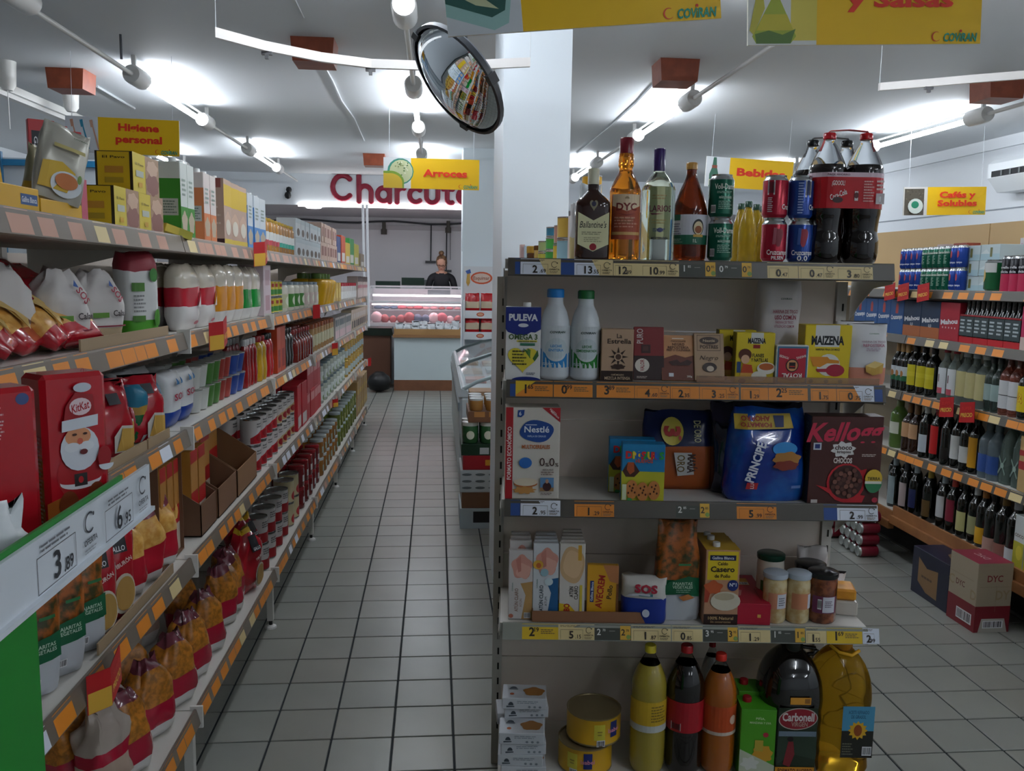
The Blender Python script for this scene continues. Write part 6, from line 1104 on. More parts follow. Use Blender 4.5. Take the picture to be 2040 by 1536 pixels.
rowL(2, 360, 408, 2, pouch(.155, .075, [(.3, mat('#1c3f94', .3)), (1, mat('#d0d2d4', .35))], 'block', .0015, sosw, 0, name='rice_bag'), .12, 'white and blue SOS rice bag', 'rice bag', 'white and blue rice bags', rows=2, jit=3)
def cup(c): return lambda w_: tag(_cup(min(w_/2, .055), c), None)
def _cup(r, c):
    b = MB(); b.lathe([(r*.7, 0), (r*.74, .004), (r*.97, .068), (r, .07), (r, .074), (.001, .074)], mat('#c8cac4', .3), 22, bands=[(.07, mat(c, .3)), (1, mat('#c8cac4', .2, metal=.6))]); o = b.build('rice_cup', smooth=40)
    return o
for i, (p0, p1, c, nm) in enumerate(((412, 436, '#c9ccc8', 'white'), (436, 458, '#4a7a3a', 'green'), (458, 478, '#9a3a34', 'red'), (478, 500, '#2a4a98', 'blue'))):
    rowL(2, p0, p1, 2 if i else 2, cup(c), .11, '%s microwave rice cup with foil lid' % nm, 'cup', 'microwave rice cups', levels=2, h=.075, rows=2)
def ketch(c, capc): return lambda w_: pbottle('sauce_bottle', smooth_prof([(w_*.36, 0), (w_*.40, .01), (w_*.46, .05), (w_*.40, .1), (w_*.42, .14), (w_*.22, .165)], 3), mat(c, .2, coat=.4), cap=(w_*.24, .165, .19, capc), sy=.8)
rowL(2, 500, 522, 4, ketch('#8a1618', '#b8b8b8'), .06, 'dark red ketchup bottle', 'bottle', 'sauce bottles', rows=2)
rowL(2, 524, 538, 2, ketch('#b8901c', '#8a1a1a'), .06, 'yellow mustard sauce bottle', 'bottle', 'sauce bottles')
rowL(2, 540, 552, 2, ketch('#b0181c', '#1a1a1a'), .06, 'bright red sauce bottle', 'bottle', 'sauce bottles')
rowL(2, 553, 570, 2, lambda w_: pbox('sauce_box', w_, .09, .21, '#b5401c', lambda w2, h: [('r', w2*.2, h*.1, w2*.8, h*.5, '#8a1c18')]), .09, 'tall orange sauce box', 'box', 'orange boxes')
rowL(2, 571, 588, 3, ketch('#1c1410', '#141414'), .06, 'black soy sauce bottle', 'bottle', 'sauce bottles', rows=2)
rowL(2, 590, 622, 7, lambda w_: pbottle('hot_sauce_bottle', smooth_prof([(w_*.4, 0), (w_*.44, .01), (w_*.44, .1), (w_*.2, .125), (w_*.16, .15)], 3), mat('#6a1410', .15, coat=.5), cap=(w_*.2, .145, .17, '#8a1a16'), labels=[(w_*.44, .04, .08, '#c9a428', 60, None)]), .05, 'small hot sauce bottle with yellow label', 'bottle', 'hot sauce bottles', rows=2)
rowL(2, 624, 668, 8, lambda w_: pjar('spice_jar', min(.04, w_/2), .17, mat('#a8845a', .2), '#8a4a2a', .03, lambda r, h: [('r', -r, h*.2, r, h*.6, '#b8b494')]), .08, 'brown spice jar with cream label', 'jar', 'spice jars', rows=2)
rowL(2, 669, 700, 8, lambda w_: pbox('spice_box', w_, .09, .16, '#a8a4a0', lambda w2, h: [('r', w2*.1, h*.05, w2*.9, h*.4, '#d0b0b4'), ('r', w2*.1, h*.6, w2*.9, h*.9, '#4a5a5c')]), .09, 'grey and pink spice box', 'box', 'spice boxes')
rowL(2, 701, 733, 9, lambda w_: pbox('spice_box', w_, .09, .18, '#b8a890', lambda w2, h: [('r', w2*.2, h*.1, w2*.8, h*.45, '#2a2624'), ('r', w2*.2, h*.55, w2*.8, h*.8, '#c9c4bc')]), .09, 'beige and black seasoning box', 'box', 'spice boxes')
# ---------- fourth shelf
def vegL(w_, h): return [('p', [(-w_*.44, h*.28), (w_*.44, h*.3), (w_*.44, h*.5), (w_*.1, h*.48), (-w_*.44, h*.42)], '#0f5a38'), ('t', 'PAJARITAS', w_*.14, h*.42, h*.03, '#b8ccb8', {'w': w_*.4}), ('t', 'VEGETALES', w_*.14, h*.38, h*.03, '#b8ccb8', {'w': w_*.42}), ('r', w_*.1, h*.62, w_*.36, h*.645, '#1f6a3a'), ('bar', -w_*.1, h*.1, w_*.08, h*.17)]
for i, (px, dx) in enumerate(((70, .04), (112, .03), (156, .03))):
    o = ppouch('pasta_bag', .12, .25, .07, [(.26, mat('#bcc0c6', .3)), (.44, mat('#0f5a38', .22)), (1, VEGP)], 110+i, 'crimp', .004, vegL); putL(lab(o, 'vegetable pasta bag with green band, %s on the fourth shelf' % ORD[i], 'pasta bag', 'vegetable pasta bags'), 3, Ly(px, 3, .06), dx, .07, rz=-42)
def gallob(w_, h): return [('r', -w_*.12, h*.66, w_*.3, h*.9, '#17151c'), ('t', 'GALLO', w_*.1, h*.7, h*.045, '#d8d8dc', {'w': w_*.32}), ('t', 'TIBURÓN', w_*.18, h*.56, h*.04, '#e0c8c4', {'w': w_*.4, 'rot': 20}), ('p', ell(w_*.2, h*.26, w_*.24, h*.2), '#cfc4b4'), ('p', ell(w_*.22, h*.26, w_*.2, h*.17), '#b08a4a')]
for i, px in enumerate((188, 226)):
    o = ppouch('pasta_bag', .125, .25, .07, [(1, REDP)], 115+i, 'crimp', .003, gallob); putL(lab(o, 'red GALLO pasta bag, %s on the fourth shelf' % ORD[i], 'pasta bag', 'red GALLO pasta bags'), 3, Ly(px, 3, .05), .03, .07, rz=-42)
MACB = [(.16, cWHT), (.5, cRED), (.84, PASTA), (1, FILMR)]
for i, (px, dx) in enumerate(((262, .04), (292, .03), (320, .03), (342, .06))):
    o = ppouch('pasta_bag', .11, .20, .08, MACB, 120+i, 'tied', .005); putL(lab(o, 'red and gold macaroni bag with clear top, %s on the fourth shelf' % ORD[i], 'pasta bag', 'red and gold pasta bags on the fourth shelf'), 3, Ly(px, 3, .06), dx, .08, rz=-30)
# open brown carton with spaghetti
y0, y1 = Ly(366, 3, .02), Ly(392, 3, .02); CB = mat('#6b4a34', .65)
c = empty('shipping_carton', (LX-.21, (y0+y1)/2-.10, lz(3, y0)+.001)); b = MB(); b.box(-.17, .17, -.11, -.106, 0, .30, CB); b.build('side_wall', c); b = MB(); b.box(-.17, .17, .106, .11, 0, .30, CB); b.build('side_wall', c); b = MB(); b.box(-.17, -.166, -.106, .106, 0, .30, CB); b.build('back_wall', c); b = MB(); b.box(-.17, .17, -.106, .106, 0, .004, CB); b.build('base_panel', c)
tag(c, 'large open brown shipping carton on the fourth shelf', 'carton')
def spag(w_, h): return [('r', 0, 0, w_, h*.3, '#c9b8a8'), ('r', 0, h*.3, w_, h*.5, '#b02020'), ('r', 0, h*.5, w_, h*.85, '#b8803a'), ('r', 0, h*.85, w_, h, '#b02020')]
ys = Ly(380, 3, .02)
for j in range(3):
    o = pbox('spaghetti_pack', .05, .03, .27, '#b0762e', spag); putL(lab(o, 'upright spaghetti pack in the open carton, %s' % ('nearest', 'middle', 'farthest')[j], 'pasta pack', 'spaghetti packs in the carton'), 3, ys-.14+j*.062, .05, .03, z=.006)
for i, (p0, p1, c1) in enumerate(((402, 432, '#6b4a34'), (436, 472, '#7a563c'), (474, 512, '#85603f'))):
    ya, yb = Ly(p0, 3), Ly(p1, 3); w_ = yb-ya-.004; cm = mat(c1, .65)
    c = empty('display_carton', (LX-.02, ya+.002, lz(3, ya)+.001)); b = MB(); b.prism([(0, 0), (0, .10), (-.30, .30), (-.30, 0)], 'y', 0, .003, cm); b.build('side_wall', c); b.build('side_wall', c, (0, w_-.003, 0)); b = MB(); b.box(-.003, 0, 0, w_, 0, .10, cm); b.build('front_wall', c); b = MB(); b.box(-.30, 0, 0, w_, 0, .003, cm); b.build('base_panel', c); b = MB(); b.box(-.30, -.297, 0, w_, 0, .30, cm); b.build('back_wall', c)
    tag(c, 'brown display carton with sloping sides, %s on the fourth shelf' % ORD[i], 'carton', 'sloping display cartons')
    for j in range(2):
        o = pbox('spaghetti_pack', w_*.42, .03, .26, '#b0762e', spag); putL(lab(o, 'spaghetti pack in the %s sloping carton, %s side' % (ORD[i], ('near', 'far')[j]), 'pasta pack', 'spaghetti packs in sloping cartons'), 3, ya+w_*(.26+.48*j), .05+.06*i, .03, z=.006)
def tomc(c2='#b01c28'): return lambda w_: pcan('tomato_tin', min(.042, w_/2), .112, mat('#c9c6c4', .3), lambda r, h: [('p', [(-r*1.4, h*.08), (r*1.4, h*.08), (r*1.4, h*.45), (0, h*.55), (-r*1.4, h*.3)], c2), ('e', -r*.3, h*.28, r*.5, h*.14, '#8a141c'), ('lines', -r*.7, h*.65, r*.7, h*.85, 2, '#6a6a6a')], tin=True)
rowL(3, 516, 560, 4, tomc(), .088, 'red and white tomato tin', 'tin', 'tomato tins', levels=2, h=.113, rows=3)
rowL(3, 561, 592, 4, tomc('#b8a070'), .088, 'cream tomato tin', 'tin', 'tomato tins', levels=2, h=.113, rows=2)
rowL(3, 594, 612, 2, lambda w_: pbox('tomato_carton', w_, .08, .24, '#b01c28', lambda w2, h: [('r', w2*.1, h*.05, w2*.9, h*.3, '#c9c4c0')]), .08, 'red tomato carton', 'carton', 'red tomato cartons', rows=2)
rowL(3, 613, 640, 4, lambda w_: pbox('tomato_carton', w_, .08, .16, '#a81c28', lambda w2, h: [('r', w2*.1, h*.6, w2*.9, h*.9, '#c98a8a')]), .08, 'small red tomato carton', 'carton', 'red tomato cartons', levels=2, h=.161)
rowL(3, 642, 690, 8, lambda w_: pjar('vegetable_jar', min(.045, w_/2), .13, mat('#a8b0a4', .15, coat=.5), '#6a7a80', .016, lambda r, h: [('r', -r, h*.15, r, h*.6, '#c4ccc8'), ('e', 0, h*.3, r*.4, h*.14, '#6a8a4a')]), .09, 'pale vegetable jar with white label', 'jar', 'vegetable jars', levels=2, h=.131, rows=2)
rowL(3, 691, 726, 8, lambda w_: pjar('vegetable_jar', min(.045, w_/2), .14, mat('#b08a3a', .15, coat=.5), '#b89a4a', .016, lambda r, h: [('r', -r, h*.15, r, h*.55, '#a8b4b0')]), .09, 'golden vegetable jar', 'jar', 'vegetable jars', levels=2, h=.141)
# ---------- bottom shelf
GB = [(.12, cWHT), (.46, mat('#a81a34', .2, coat=.4)), (.84, PASTA2), (1, FILMR)]
for i, (px, dx, tl, z) in enumerate(((270, .03, -6, 0), (318, .03, -6, 0), (356, .02, -4, 0), (388, .02, -5, 0), (418, .02, -6, 0), (250, .13, -12, .0), (300, .13, -10, .0), (345, .13, -12, .0), (440, .14, -8, 0), (452, .03, -6, 0), (466, .03, -6, 0), (478, .05, -6, 0))):
    o = ppouch('pasta_bag', .115, .215, .09, GB, 130+i, 'tied', .006); putL(lab(o, 'dark red and gold pasta bag, %s on the bottom shelf of the left shelving' % ORD[i], 'pasta bag', 'red and gold pasta bags on the bottom shelf'), 4, Ly(px, 4, .06), dx, .09, z=z, rz=-32+RND.uniform(-8, 8), tilt=tl)
for i, (px, dx) in enumerate(((212, .05), (238, .06), (300, .26), (340, .26), (372, .25), (402, .26))):
    o = ppouch('pasta_bag', .125, .22, .09, [(.2, cWHT), (.4, mat('#b09a8a', .3)), (.6, mat('#a81a34', .2)), (1, mat('#b3a69c', .2))], 150+i, 'tied', .009); putL(lab(o, 'crumpled pale pasta bag, %s at the rear of the bottom shelf' % ORD[i], 'pasta bag', 'crumpled pale bags'), 4, Ly(px, 4, .1), dx, .09, rz=-20, tilt=-5)
for i, px in enumerate((492, 512)):
    o = ppouch('pasta_bag', .14, .26, .10, [(.7, REDP), (.9, REDP), (1, mat('#c9a020', .3))], 160+i, 'tied', .007, gallob); putL(lab(o, 'tall red pasta bag with yellow top, %s near the big tomato tins' % ORD[i], 'pasta bag', 'tall red pasta bags'), 4, Ly(px, 4, .06), .02+.05*i, .1, rz=-25)
BIGT = lambda w_: pcan('tomato_tin', min(.052, w_/2), .118, mat('#bdbab8', .35), lambda r, h: [('r', -r*1.5, h*.05, r*1.5, h*.42, '#8e1a20'), ('p', wavy(r*.3, h*.36, r*.5, h*.18, 20, 5, .15), '#b02426'), ('lines', -r*.8, h*.6, r*.6, h*.85, 3, '#5a5a5a')], tin=True)
rowL(4, 530, 582, 4, BIGT, .108, 'large red and white tomato tin', 'tin', 'large tomato tins', levels=2, h=.119, rows=2)
rowL(4, 583, 602, 2, lambda w_: pcan('tomato_tin', min(.052, w_/2), .12, mat('#b8ae8a', .35), lambda r, h: [('e', 0, h*.3, r*.6, h*.2, '#a8242a')], tin=True), .108, 'large cream tomato tin', 'tin', 'large tomato tins', levels=2, h=.121)
rowL(4, 604, 640, 5, lambda w_: pjar('jam_jar', min(.045, w_/2), .12, mat('#6a1216', .1, coat=.6), '#8e1c24', .018, lambda r, h: [('r', -r*.5, h*.25, r*.6, h*.55, '#b8b4b4')]), .09, 'dark red jam jar', 'jar', 'jam jars', levels=2, h=.121, rows=2)
rowL(4, 642, 676, 6, lambda w_: pjar('jam_jar', min(.045, w_/2), .12, mat('#8a5a24', .1, coat=.6), '#b0b8b8', .018, lambda r, h: [('r', -r*.5, h*.25, r*.6, h*.6, '#8a9a8a')]), .09, 'brown honey jar with silver lid', 'jar', 'honey jars', levels=2, h=.121, rows=2)
rowL(4, 677, 712, 8, lambda w_: pjar('olive_jar', min(.045, w_/2), .13, mat('#5f6a2c', .1, coat=.6), '#a8b4b4', .018, lambda r, h: [('r', -r*.5, h*.2, r*.6, h*.55, '#8a8a5a')]), .09, 'green olive jar with silver lid', 'jar', 'green olive jars', levels=2, h=.131, rows=2)
rowL(4, 713, 732, 5, lambda w_: pbox('food_box', w_, .12, .16, '#9a7a4a', lambda w2, h: [('r', w2*.2, h*.2, w2*.8, h*.5, '#b89a3a')]), .12, 'plain brown box', 'box', 'brown boxes at the far end', levels=2, h=.161)
# ---------- shelf talkers
def flagL(k, px, s, y=True):
    yy = Ly(px, k, 0); bi = max(i for i in range(len(BAYS)-1) if BAYS[i] <= yy); red_flag(LRAIL[(k, bi)], yy-BAYS[bi], s, yellow=y)
flagL(0, 494, 1.0); flagL(1, 402, .95); flagL(1, 616, .85, False); flagL(2, 655, .9); flagL(3, 150, .9); flagL(3, 728, .9, False); flagL(3, 656, .6)
# ================================================================== green cardboard display in the left foreground
FXX = -.42
GREEN = mat('#1f7a2c', .5); WRL = mat('#ccd3da', .35)
fd = empty('cardboard_display', (FXX, .25, 0)); tag(fd, 'green cardboard chocolate display with white price rail in the left foreground', 'display stand')
b = MB(); b.box(-.24, 0, 0, .99, 1.222, 1.228, GREEN); b.build('tray', fd)
b = MB(); b.box(-.004, 0, 0, .93, 1.222, 1.292, GREEN); b.build('tray_front', fd)
b = MB(); b.box(-.24, -.236, 0, .99, 1.222, 1.30, GREEN); b.build('tray_back', fd)
b = MB(); b.box(-.24, 0, 0, .665, .02, 1.22, GREEN); b.build('body', fd)
b = MB(); b.box(0, .115, .60, .665, .985, 1.0, GREEN); b.build('ledge', fd)
b = MB(); b.prism([(.10, .975), (.16, .975), (.17, 1.0), (.11, 1.012)], 'y', .66, .664, WRL); b.build('ledge_ticket', fd)
rl = MB(); rl.box(.001, .006, 0, 1.02, 1.222, 1.286, WRL); rl.box(.001, .012, 0, 1.02, 1.218, 1.224, WRL); rl = rl.build('price_rail', fd)
p = MB(); mp = lambda u, v, o: (.0062+o, u, 1.222+v)
def offer(u, big, small):
    it = [('r', u-.062, .004, u+.035, .005, '#4a4a50'), ('r', u-.062, .004, u-.061, .044, '#4a4a50'), ('r', u-.062, .0435, u+.035, .0445, '#4a4a50'), ('r', u+.034, .004, u+.035, .044, '#4a4a50'), ('t', big, u-.015, .024, .030, '#2f3238', {'bold': .015}), ('t', '.'+small, u+.013, .016, .015, '#2f3238'),
          ('p', ell(u+.075, .044, .015, .013, 18, 50, 310)+ell(u+.075, .044, .0125, .0105, 18, 50, 310)[::-1], '#3a3d44'), ('e', u+.086, .052, .0025, .0025, '#3a3d44'), ('t', 'OFERTA', u+.075, .022, .007, '#3a3d44', {'w': .04}), ('lines', u-.055, .048, u+.03, .058, 2, '#6a6c72'), ('lines', u+.055, .008, u+.095, .015, 2, '#9a9ca2')]
    return it
printing(p, mp, offer(.72, '3', '89')+offer(.90, '6', '95')); p.build('price_print', rl)
# chocolate boxes on the tray
RC = mat('#a81420', .25, coat=.4)
def santa(w_, h):
    c = w_*.52
    return [('p', [(0, 0), (w_, 0), (w_, h*.2), (w_*.6, h*.27), (0, h*.2)], '#a85a1c'), ('e', c, h*.36, w_*.36, h*.17, '#9c1018'), ('p', ell(c, h*.31, w_*.32, h*.05, 14, 180, 360)+ell(c, h*.32, w_*.32, h*.025, 14, 360, 180), '#d6d6da'), ('r', c-w_*.1, h*.28, c+w_*.1, h*.36, '#2a2424'), ('e', c, h*.32, w_*.04, h*.022, '#b01c22'),
            ('e', c-w_*.2, h*.17, w_*.15, h*.09, '#7a3414'), ('e', c+w_*.24, h*.19, w_*.15, h*.10, '#7a3414'), ('e', c-w_*.12, h*.10, w_*.10, h*.07, '#c9ccd2'), ('e', c-w_*.12, h*.09, w_*.07, h*.05, '#5a2418'), ('e', c, h*.52, w_*.30, h*.14, '#c9ced6'), ('e', c-.002, h*.60, w_*.2, h*.06, '#c98a62'), ('e', c-w_*.12, h*.535, w_*.12, h*.03, '#d2d6dc'), ('e', c+w_*.1, h*.535, w_*.12, h*.03, '#d2d6dc'), ('e', c, h*.57, w_*.045, h*.02, '#b8543c'), ('e', c-w_*.08, h*.615, w_*.035, h*.008, '#3a1c14'), ('e', c+w_*.08, h*.615, w_*.035, h*.008, '#3a1c14'), ('e', c+.004, h*.50, w_*.06, h*.018, '#5a1418'),
            ('p', [(c-w_*.26, h*.66), (c+w_*.26, h*.68), (c+w_*.22, h*.86), (c-w_*.05, h*.88), (c-w_*.2, h*.8)], '#8e1018'), ('p', [(c-w_*.28, h*.64), (c+w_*.28, h*.66), (c+w_*.29, h*.73), (c-w_*.27, h*.71)], '#c6ccd4'), ('e', c+w_*.02, h*.79, w_*.17, h*.055, '#d9c4c8'), ('t', 'KitKat', c+w_*.02, h*.79, h*.05, '#a01420', {'w': w_*.28, 'rot': 12, 'shear': .25}), ('e', c+w_*.06, h*.91, w_*.14, h*.03, '#b8bec8'), ('e', c+w_*.36, h*.45, w_*.11, h*.07, '#8e1018'), ('p', ell(c+w_*.38, h*.40, w_*.12, h*.04, 12, 180, 360), '#c9ced6')]
def sside(d, h): return [('r', d*.08, h*.03, d*.42, h*.5, '#8a1a26'), ('lines', d*.46, h*.04, d*.9, h*.62, 22, '#c98a94'), ('t', '110,0', d*.25, h*.06, d*.07, '#e0c8c8', {'rot': 90})]
for i, (px, Y, rz, hh) in enumerate(((165, 1.06, 50, .205), (95, 1.16, 50, .20), (20, 1.14, 55, .20))):
    x = ony(px, 850, Y).x
    o = pbox('chocolate_box', .085, .055, hh, '#a81420', santa if i == 0 else (lambda w_, h: [('lines', w_*.3, h*.7, w_*.55, h*.9, 10, '#d0a0a4'), ('e', w_*.8, h*.93, w_*.09, h*.035, '#3a4a7a')]), left=sside, m=RC, bev=.006)
    o.location = (FXX-.062, 1.16, 1.229) if i == 0 else (FXX-.10, 1.16-.115*i, 1.229); o.rotation_euler = (0, 0, math.radians(rz))
    tag(o, ('red KitKat chocolate box with a Father Christmas picture', 'plain red chocolate box behind the pictured one', 'plain red chocolate box at the left edge')[i], 'chocolate box', 'red chocolate boxes')
# clear sweet bags in front
CLB = mat('#d9cdd2', .18, alpha=.42, coat=.6)
for i, (px, py, Y, sz, rz) in enumerate(((28, 880, .84, .125, 80), (0, 1000, .76, .10, 70))):
    q = ony(px, py, Y)
    o = ppouch('sweet_bag', sz*.9, sz, .06, [(.25, mat('#b8927a', .3, noise=('#8a4a3a', 25, .4, .6))), (1, CLB)], 170+i, 'crimp', .007, taper=-.15)
    o.location = (FXX-.075, Y, 1.229); o.rotation_euler = (0, math.radians(14 if i == 0 else 6), math.radians(rz))
    tag(o, ('crumpled clear sweet bag in front of the red chocolate box', 'small clear sweet bag at the very left edge')[i], 'sweet bag', 'clear sweet bags')
o = ppouch('sweet_bag', .07, .09, .05, [(1, mat('#c9cfd2', .3))], 175, 'crimp', .005, lambda w_, h: [('r', -w_*.1, h*.3, w_*.3, h*.5, '#a01440')]); q = ony(25, 1040, .93); o.location = (FXX-.05, .93, 1.229); o.rotation_euler = (0, 0, math.radians(60)); tag(o, 'small white bag with a magenta patch on the green tray', 'sweet bag')
# brown box corner at the bottom left
# ================================================================== goods on the right drinks shelving
def Ry(px, k, dx=.02):
    a, b = 2.2, 9.
    for _ in range(40):
        m_ = (a+b)/2
        if toP((RX+dx, m_, rz_(k, m_)))[0] > px: a = m_
        else: b = m_
    return (a+b)/2
def putR(o, k, y, dx, dep, z=0, rz=0, tilt=0):
    o.location = (RX+dx+dep/2, y, rz_(k, y)+z+.001); o.rotation_euler = (math.radians(tilt), 0, -math.pi/2+math.radians(rz)); return o
RSN = ('top shelf', 'second shelf', 'third shelf', 'fourth shelf', 'lowest shelf')
def rowR(k, px0, px1, n, make, dep, label, cat, group, dx=.02, levels=1, h=0, rows=1, jit=4):
    y1, y0 = Ry(px0, k, dx), Ry(px1, k, dx); w_ = (y1-y0)/n; first = None
    for rr in range(rows):
        for lv in range(levels):
            for i in range(n):
                nm = '%s, %s%s drinks shelf' % (label, ORD[min(i, 11)]+' along, ' if n > 1 else '', RSN[k].split()[0])
                ex = []
                if levels > 1: ex.append(('lower', 'upper', 'third')[lv])
                if rows > 1: ex.append(('front', 'rear')[rr])
                if ex: nm += ', '+' '.join(ex)+' row'
                if first is None: o = first = make(w_-.003)
                else: o = dup(first)
                putR(tag(o, nm, cat, group), k, y0+w_*(i+.5), dx+rr*(dep+.008), dep, z=lv*h, rz=RND.uniform(-jit, jit))
    return first
def rcan(c, f=None, hh=.115): return lambda w_: pcan('drink_can', min(.034, w_/2), hh, c, f or (lambda r, h: [('t', 'Cruzcampo', 0, h*.25, .01, '#dfe3ea', {'w': .05}), ('e', 0, h*.6, .008, .018, '#a03040')]))
CUP = lambda r, h: [('lines', -r*.6, h*.2, r*.6, h*.6, 6, '#8fae9c'), ('t', 'Voll-Damm', 0, h*.72, .012, '#dfe3d8', {'w': .052})]
rowR(0, 1782, 1824, 4, rcan('#1c3f94'), .07, 'blue beer can', 'can', 'blue beer cans', levels=2, h=.116, rows=2)
rowR(0, 1824, 1878, 5, rcan('#0f5a44', CUP), .07, 'green beer can', 'can', 'green beer cans', levels=2, h=.116)
rowR(0, 1880, 1906, 2, rcan('#1c3f94'), .07, 'blue beer can beside the pale boxes', 'can', 'blue beer cans', levels=2, h=.116)
rowR(0, 1908, 1988, 2, lambda w_: pbox('beer_box', w_, .16, .075, '#b5c4c6', lambda w2, h: [('r', 0, 0, w2, h*.4, '#a0bcc4'), ('r', w2*.5, h*.2, w2*.62, h*.8, '#6a6a3c'), ('p', [(0, h*.4), (w2*.3, h*.7), (w2*.5, h*.4)], '#c9d4d4')]), .16, 'pale blue box of small beers', 'box', 'pale blue beer boxes', levels=3, h=.076, dx=.08)
rowR(0, 1944, 1980, 1, lambda w_: pcan('beer_keg_can', .05, .15, '#1a5a34', lambda r, h: [('r', -r, h*.6, r, h*.9, '#b8bab8'), ('e', -.02, h*.5, .018, .03, '#c9a45a')]), .1, 'large green and white beer can in front of the pale boxes', 'can', None, dx=.005)
rowR(0, 1984, 2036, 3, lambda w_: pcan('drink_can', .032, .165, '#16161c', lambda r, h: [('r', -r*1.2, 0, r*1.2, h*.5, '#a81c44'), ('t', 'estrella', 0, h*.68, .011, '#d4d4d8', {'w': .055}), ('t', 'galicia', 0, h*.56, .011, '#d4d4d8', {'w': .05})]), .07, 'tall black and crimson beer can', 'can', 'tall black and crimson cans', dx=.01)
rowR(0, 2037, 2075, 1, lambda w_: pcan('drink_can', .034, .15, '#1a5a34'), .08, 'green beer can at the right edge', 'can', None)
for i, (px, c, dx, hh, w_, nm) in enumerate(((1870, '#c9b4b0', .26, .26, .1, 'pink and white carton'), (1905, '#9c4a3a', .26, .26, .12, 'brown and red carton'), (1940, '#1c4ab0', .28, .2, .06, 'blue bag'), (1962, '#c4b030', .28, .2, .13, 'yellow bag'), (2000, '#c4b030', .3, .21, .14, 'long yellow bag'), (2045, '#c9c4c6', .24, .26, .16, 'white cereal box with pink script'))):
    o = pbox('food_box', w_, .08, hh, c, (lambda w2, h: [('t', 'Kellogg', w2*.5, h*.85, h*.1, '#b05a8a', {'w': w2*.9, 'shear': .3})]) if i == 5 else (lambda w2, h: [('r', w2*.2, h*.3, w2*.8, h*.7, '#d2cabc')])); putR(tag(o, nm+' at the back of the top drinks shelf', 'box', 'boxes at the back of the drinks shelf'), 0, Ry(px, 0, dx), dx, .08)
# second shelf: six-packs
def six(c, c2, txt, art): return lambda w_: pbox('beer_six_pack', w_, .13, .195, c, lambda w2, h: ([('r', 0, 0, w2, h*.3, c2)] if c2 else [])+art(w2, h)+[('t', txt, w2*.5, h*.5, h*.12, '#d8dade', {'w': w2*.86, 'bold': .04, 'rot': 5})])
bot = lambda w2, h: [('p', [(w2*.4, h*.6), (w2*.4, h*.82), (w2*.46, h*.9), (w2*.54, h*.9), (w2*.6, h*.82), (w2*.6, h*.6)], '#a8403c')]
rowR(1, 1700, 1797, 4, six('#1f4f86', None, 'Cruzcampo', bot), .13, 'blue six-pack of beer bottles', 'beer pack', 'six-packs on the drinks shelving', jit=1)
rowR(1, 1797, 1869, 2, six('#16304e', '#a05a30', 'Mahou', lambda w2, h: [('t', '0,0', w2*.5, h*.34, h*.08, '#c9ccd0')]), .13, 'navy and amber six-pack of beer bottles', 'beer pack', 'six-packs on the drinks shelving', jit=1)
rowR(1, 1869, 1907, 1, six('#a01c2e', None, 'Mahou', lambda w2, h: [('p', star(w2*(.18+.16*i), h*.34, h*.035, h*.015), '#d8d0d0') for i in range(5)]), .13, 'red six-pack of beer bottles with five stars', 'beer pack', 'six-packs on the drinks shelving', jit=1)
def crate(w_):
    t = empty('bottle_tray'); b = MB(); b.box(-w_/2, w_/2, -.065, .065, 0, .03, mat('#b01822', .4)); b.box(-w_/2, w_/2, -.066, -.064, .132, .14, mat('#8e1420', .4)); b.build('tray', t)
    for i in range(3):
        for j in range(2):
            b = MB(); b.lathe([(.026, .03), (.028, .04), (.028, .13), (.014, .16), (.012, .205), (.014, .21)], mat('#15181a', .1, coat=.6), 12, cx=(i-1)*w_/3, cy=(j-.5)*.064); b.build('bottle', t, smooth=50)
    p = MB(); mp = lambda u, v, o: (-w_/2+u, -.0665-o, v); printing(p, mp, [('r', 0, .035, w_, .13, '#2c3a3c')]+[x for i in range(2) for x in (('t', ('Beefeater', 'Cider')[i], w_*(.25+.5*i), .10, .02, '#c4ccd0', {'w': w_*.4}) if 0 else ('lines', w_*(.06+.5*i), .05, w_*(.42+.5*i), .12, 4, '#b8c4c8'),)]); p.build('wrap', t)
    return t
rowR(1, 1907, 2028, 4, crate, .14, 'dark bottle pack in a red tray', 'bottle pack', 'dark bottle packs in red trays', jit=0)
rowR(1, 2030, 2078, 1, six('#a82450', '#c4b0a8', ' ', lambda w2, h: []), .13, 'crimson six-pack at the right edge', 'beer pack', None)
# bottles
def wine(h, r, m, lc, foil, lz=(.2, .5), art=None, cork=None, sh=.6):
    prof = smooth_prof([(r*.9, 0), (r, .008), (r, h*.4), (r, h*sh), (r*.8, h*(sh+.08)), (r*.38, h*(sh+.18)), (r*.34, h*.9), (r*.36, h*.99)], 2)
    def f(w_):
        it = (lambda aw, z0, z1: art(aw, z0, z1)) if art else None
        return pbottle('spirit_bottle' if cork else 'wine_bottle', prof, m, cap=(r*.42, h*.8 if not cork else h*.88, h*1.0, foil), labels=[(r, h*lz[0], h*lz[1], lc, 60, it)] if lc else [], n=18)
    return f
DKG = mat('#0b0f0c', .07, coat=.6); CLG = mat('#a9b6b0', .06, trans=.75, ior=1.2); BRW = mat('#2a1208', .08, coat=.6); GRG = mat('#5a7a34', .12, coat=.5, trans=.3); PNK = mat('#8a4a3a', .08, trans=.5)
rowR(2, 1768, 1796, 3, wine(.27, .035, DKG, '#b9bfc4', '#b08a58', art=lambda aw, z0, z1: [('r', -aw*.5, z0, aw*.5, z0+.03, '#1c5a3a'), ('e', 0, (z0+z1)/2, .014, .018, '#a06a34')]), .08, 'dark beer bottle with white and green label', 'bottle', 'bottles on the third drinks shelf', rows=2)
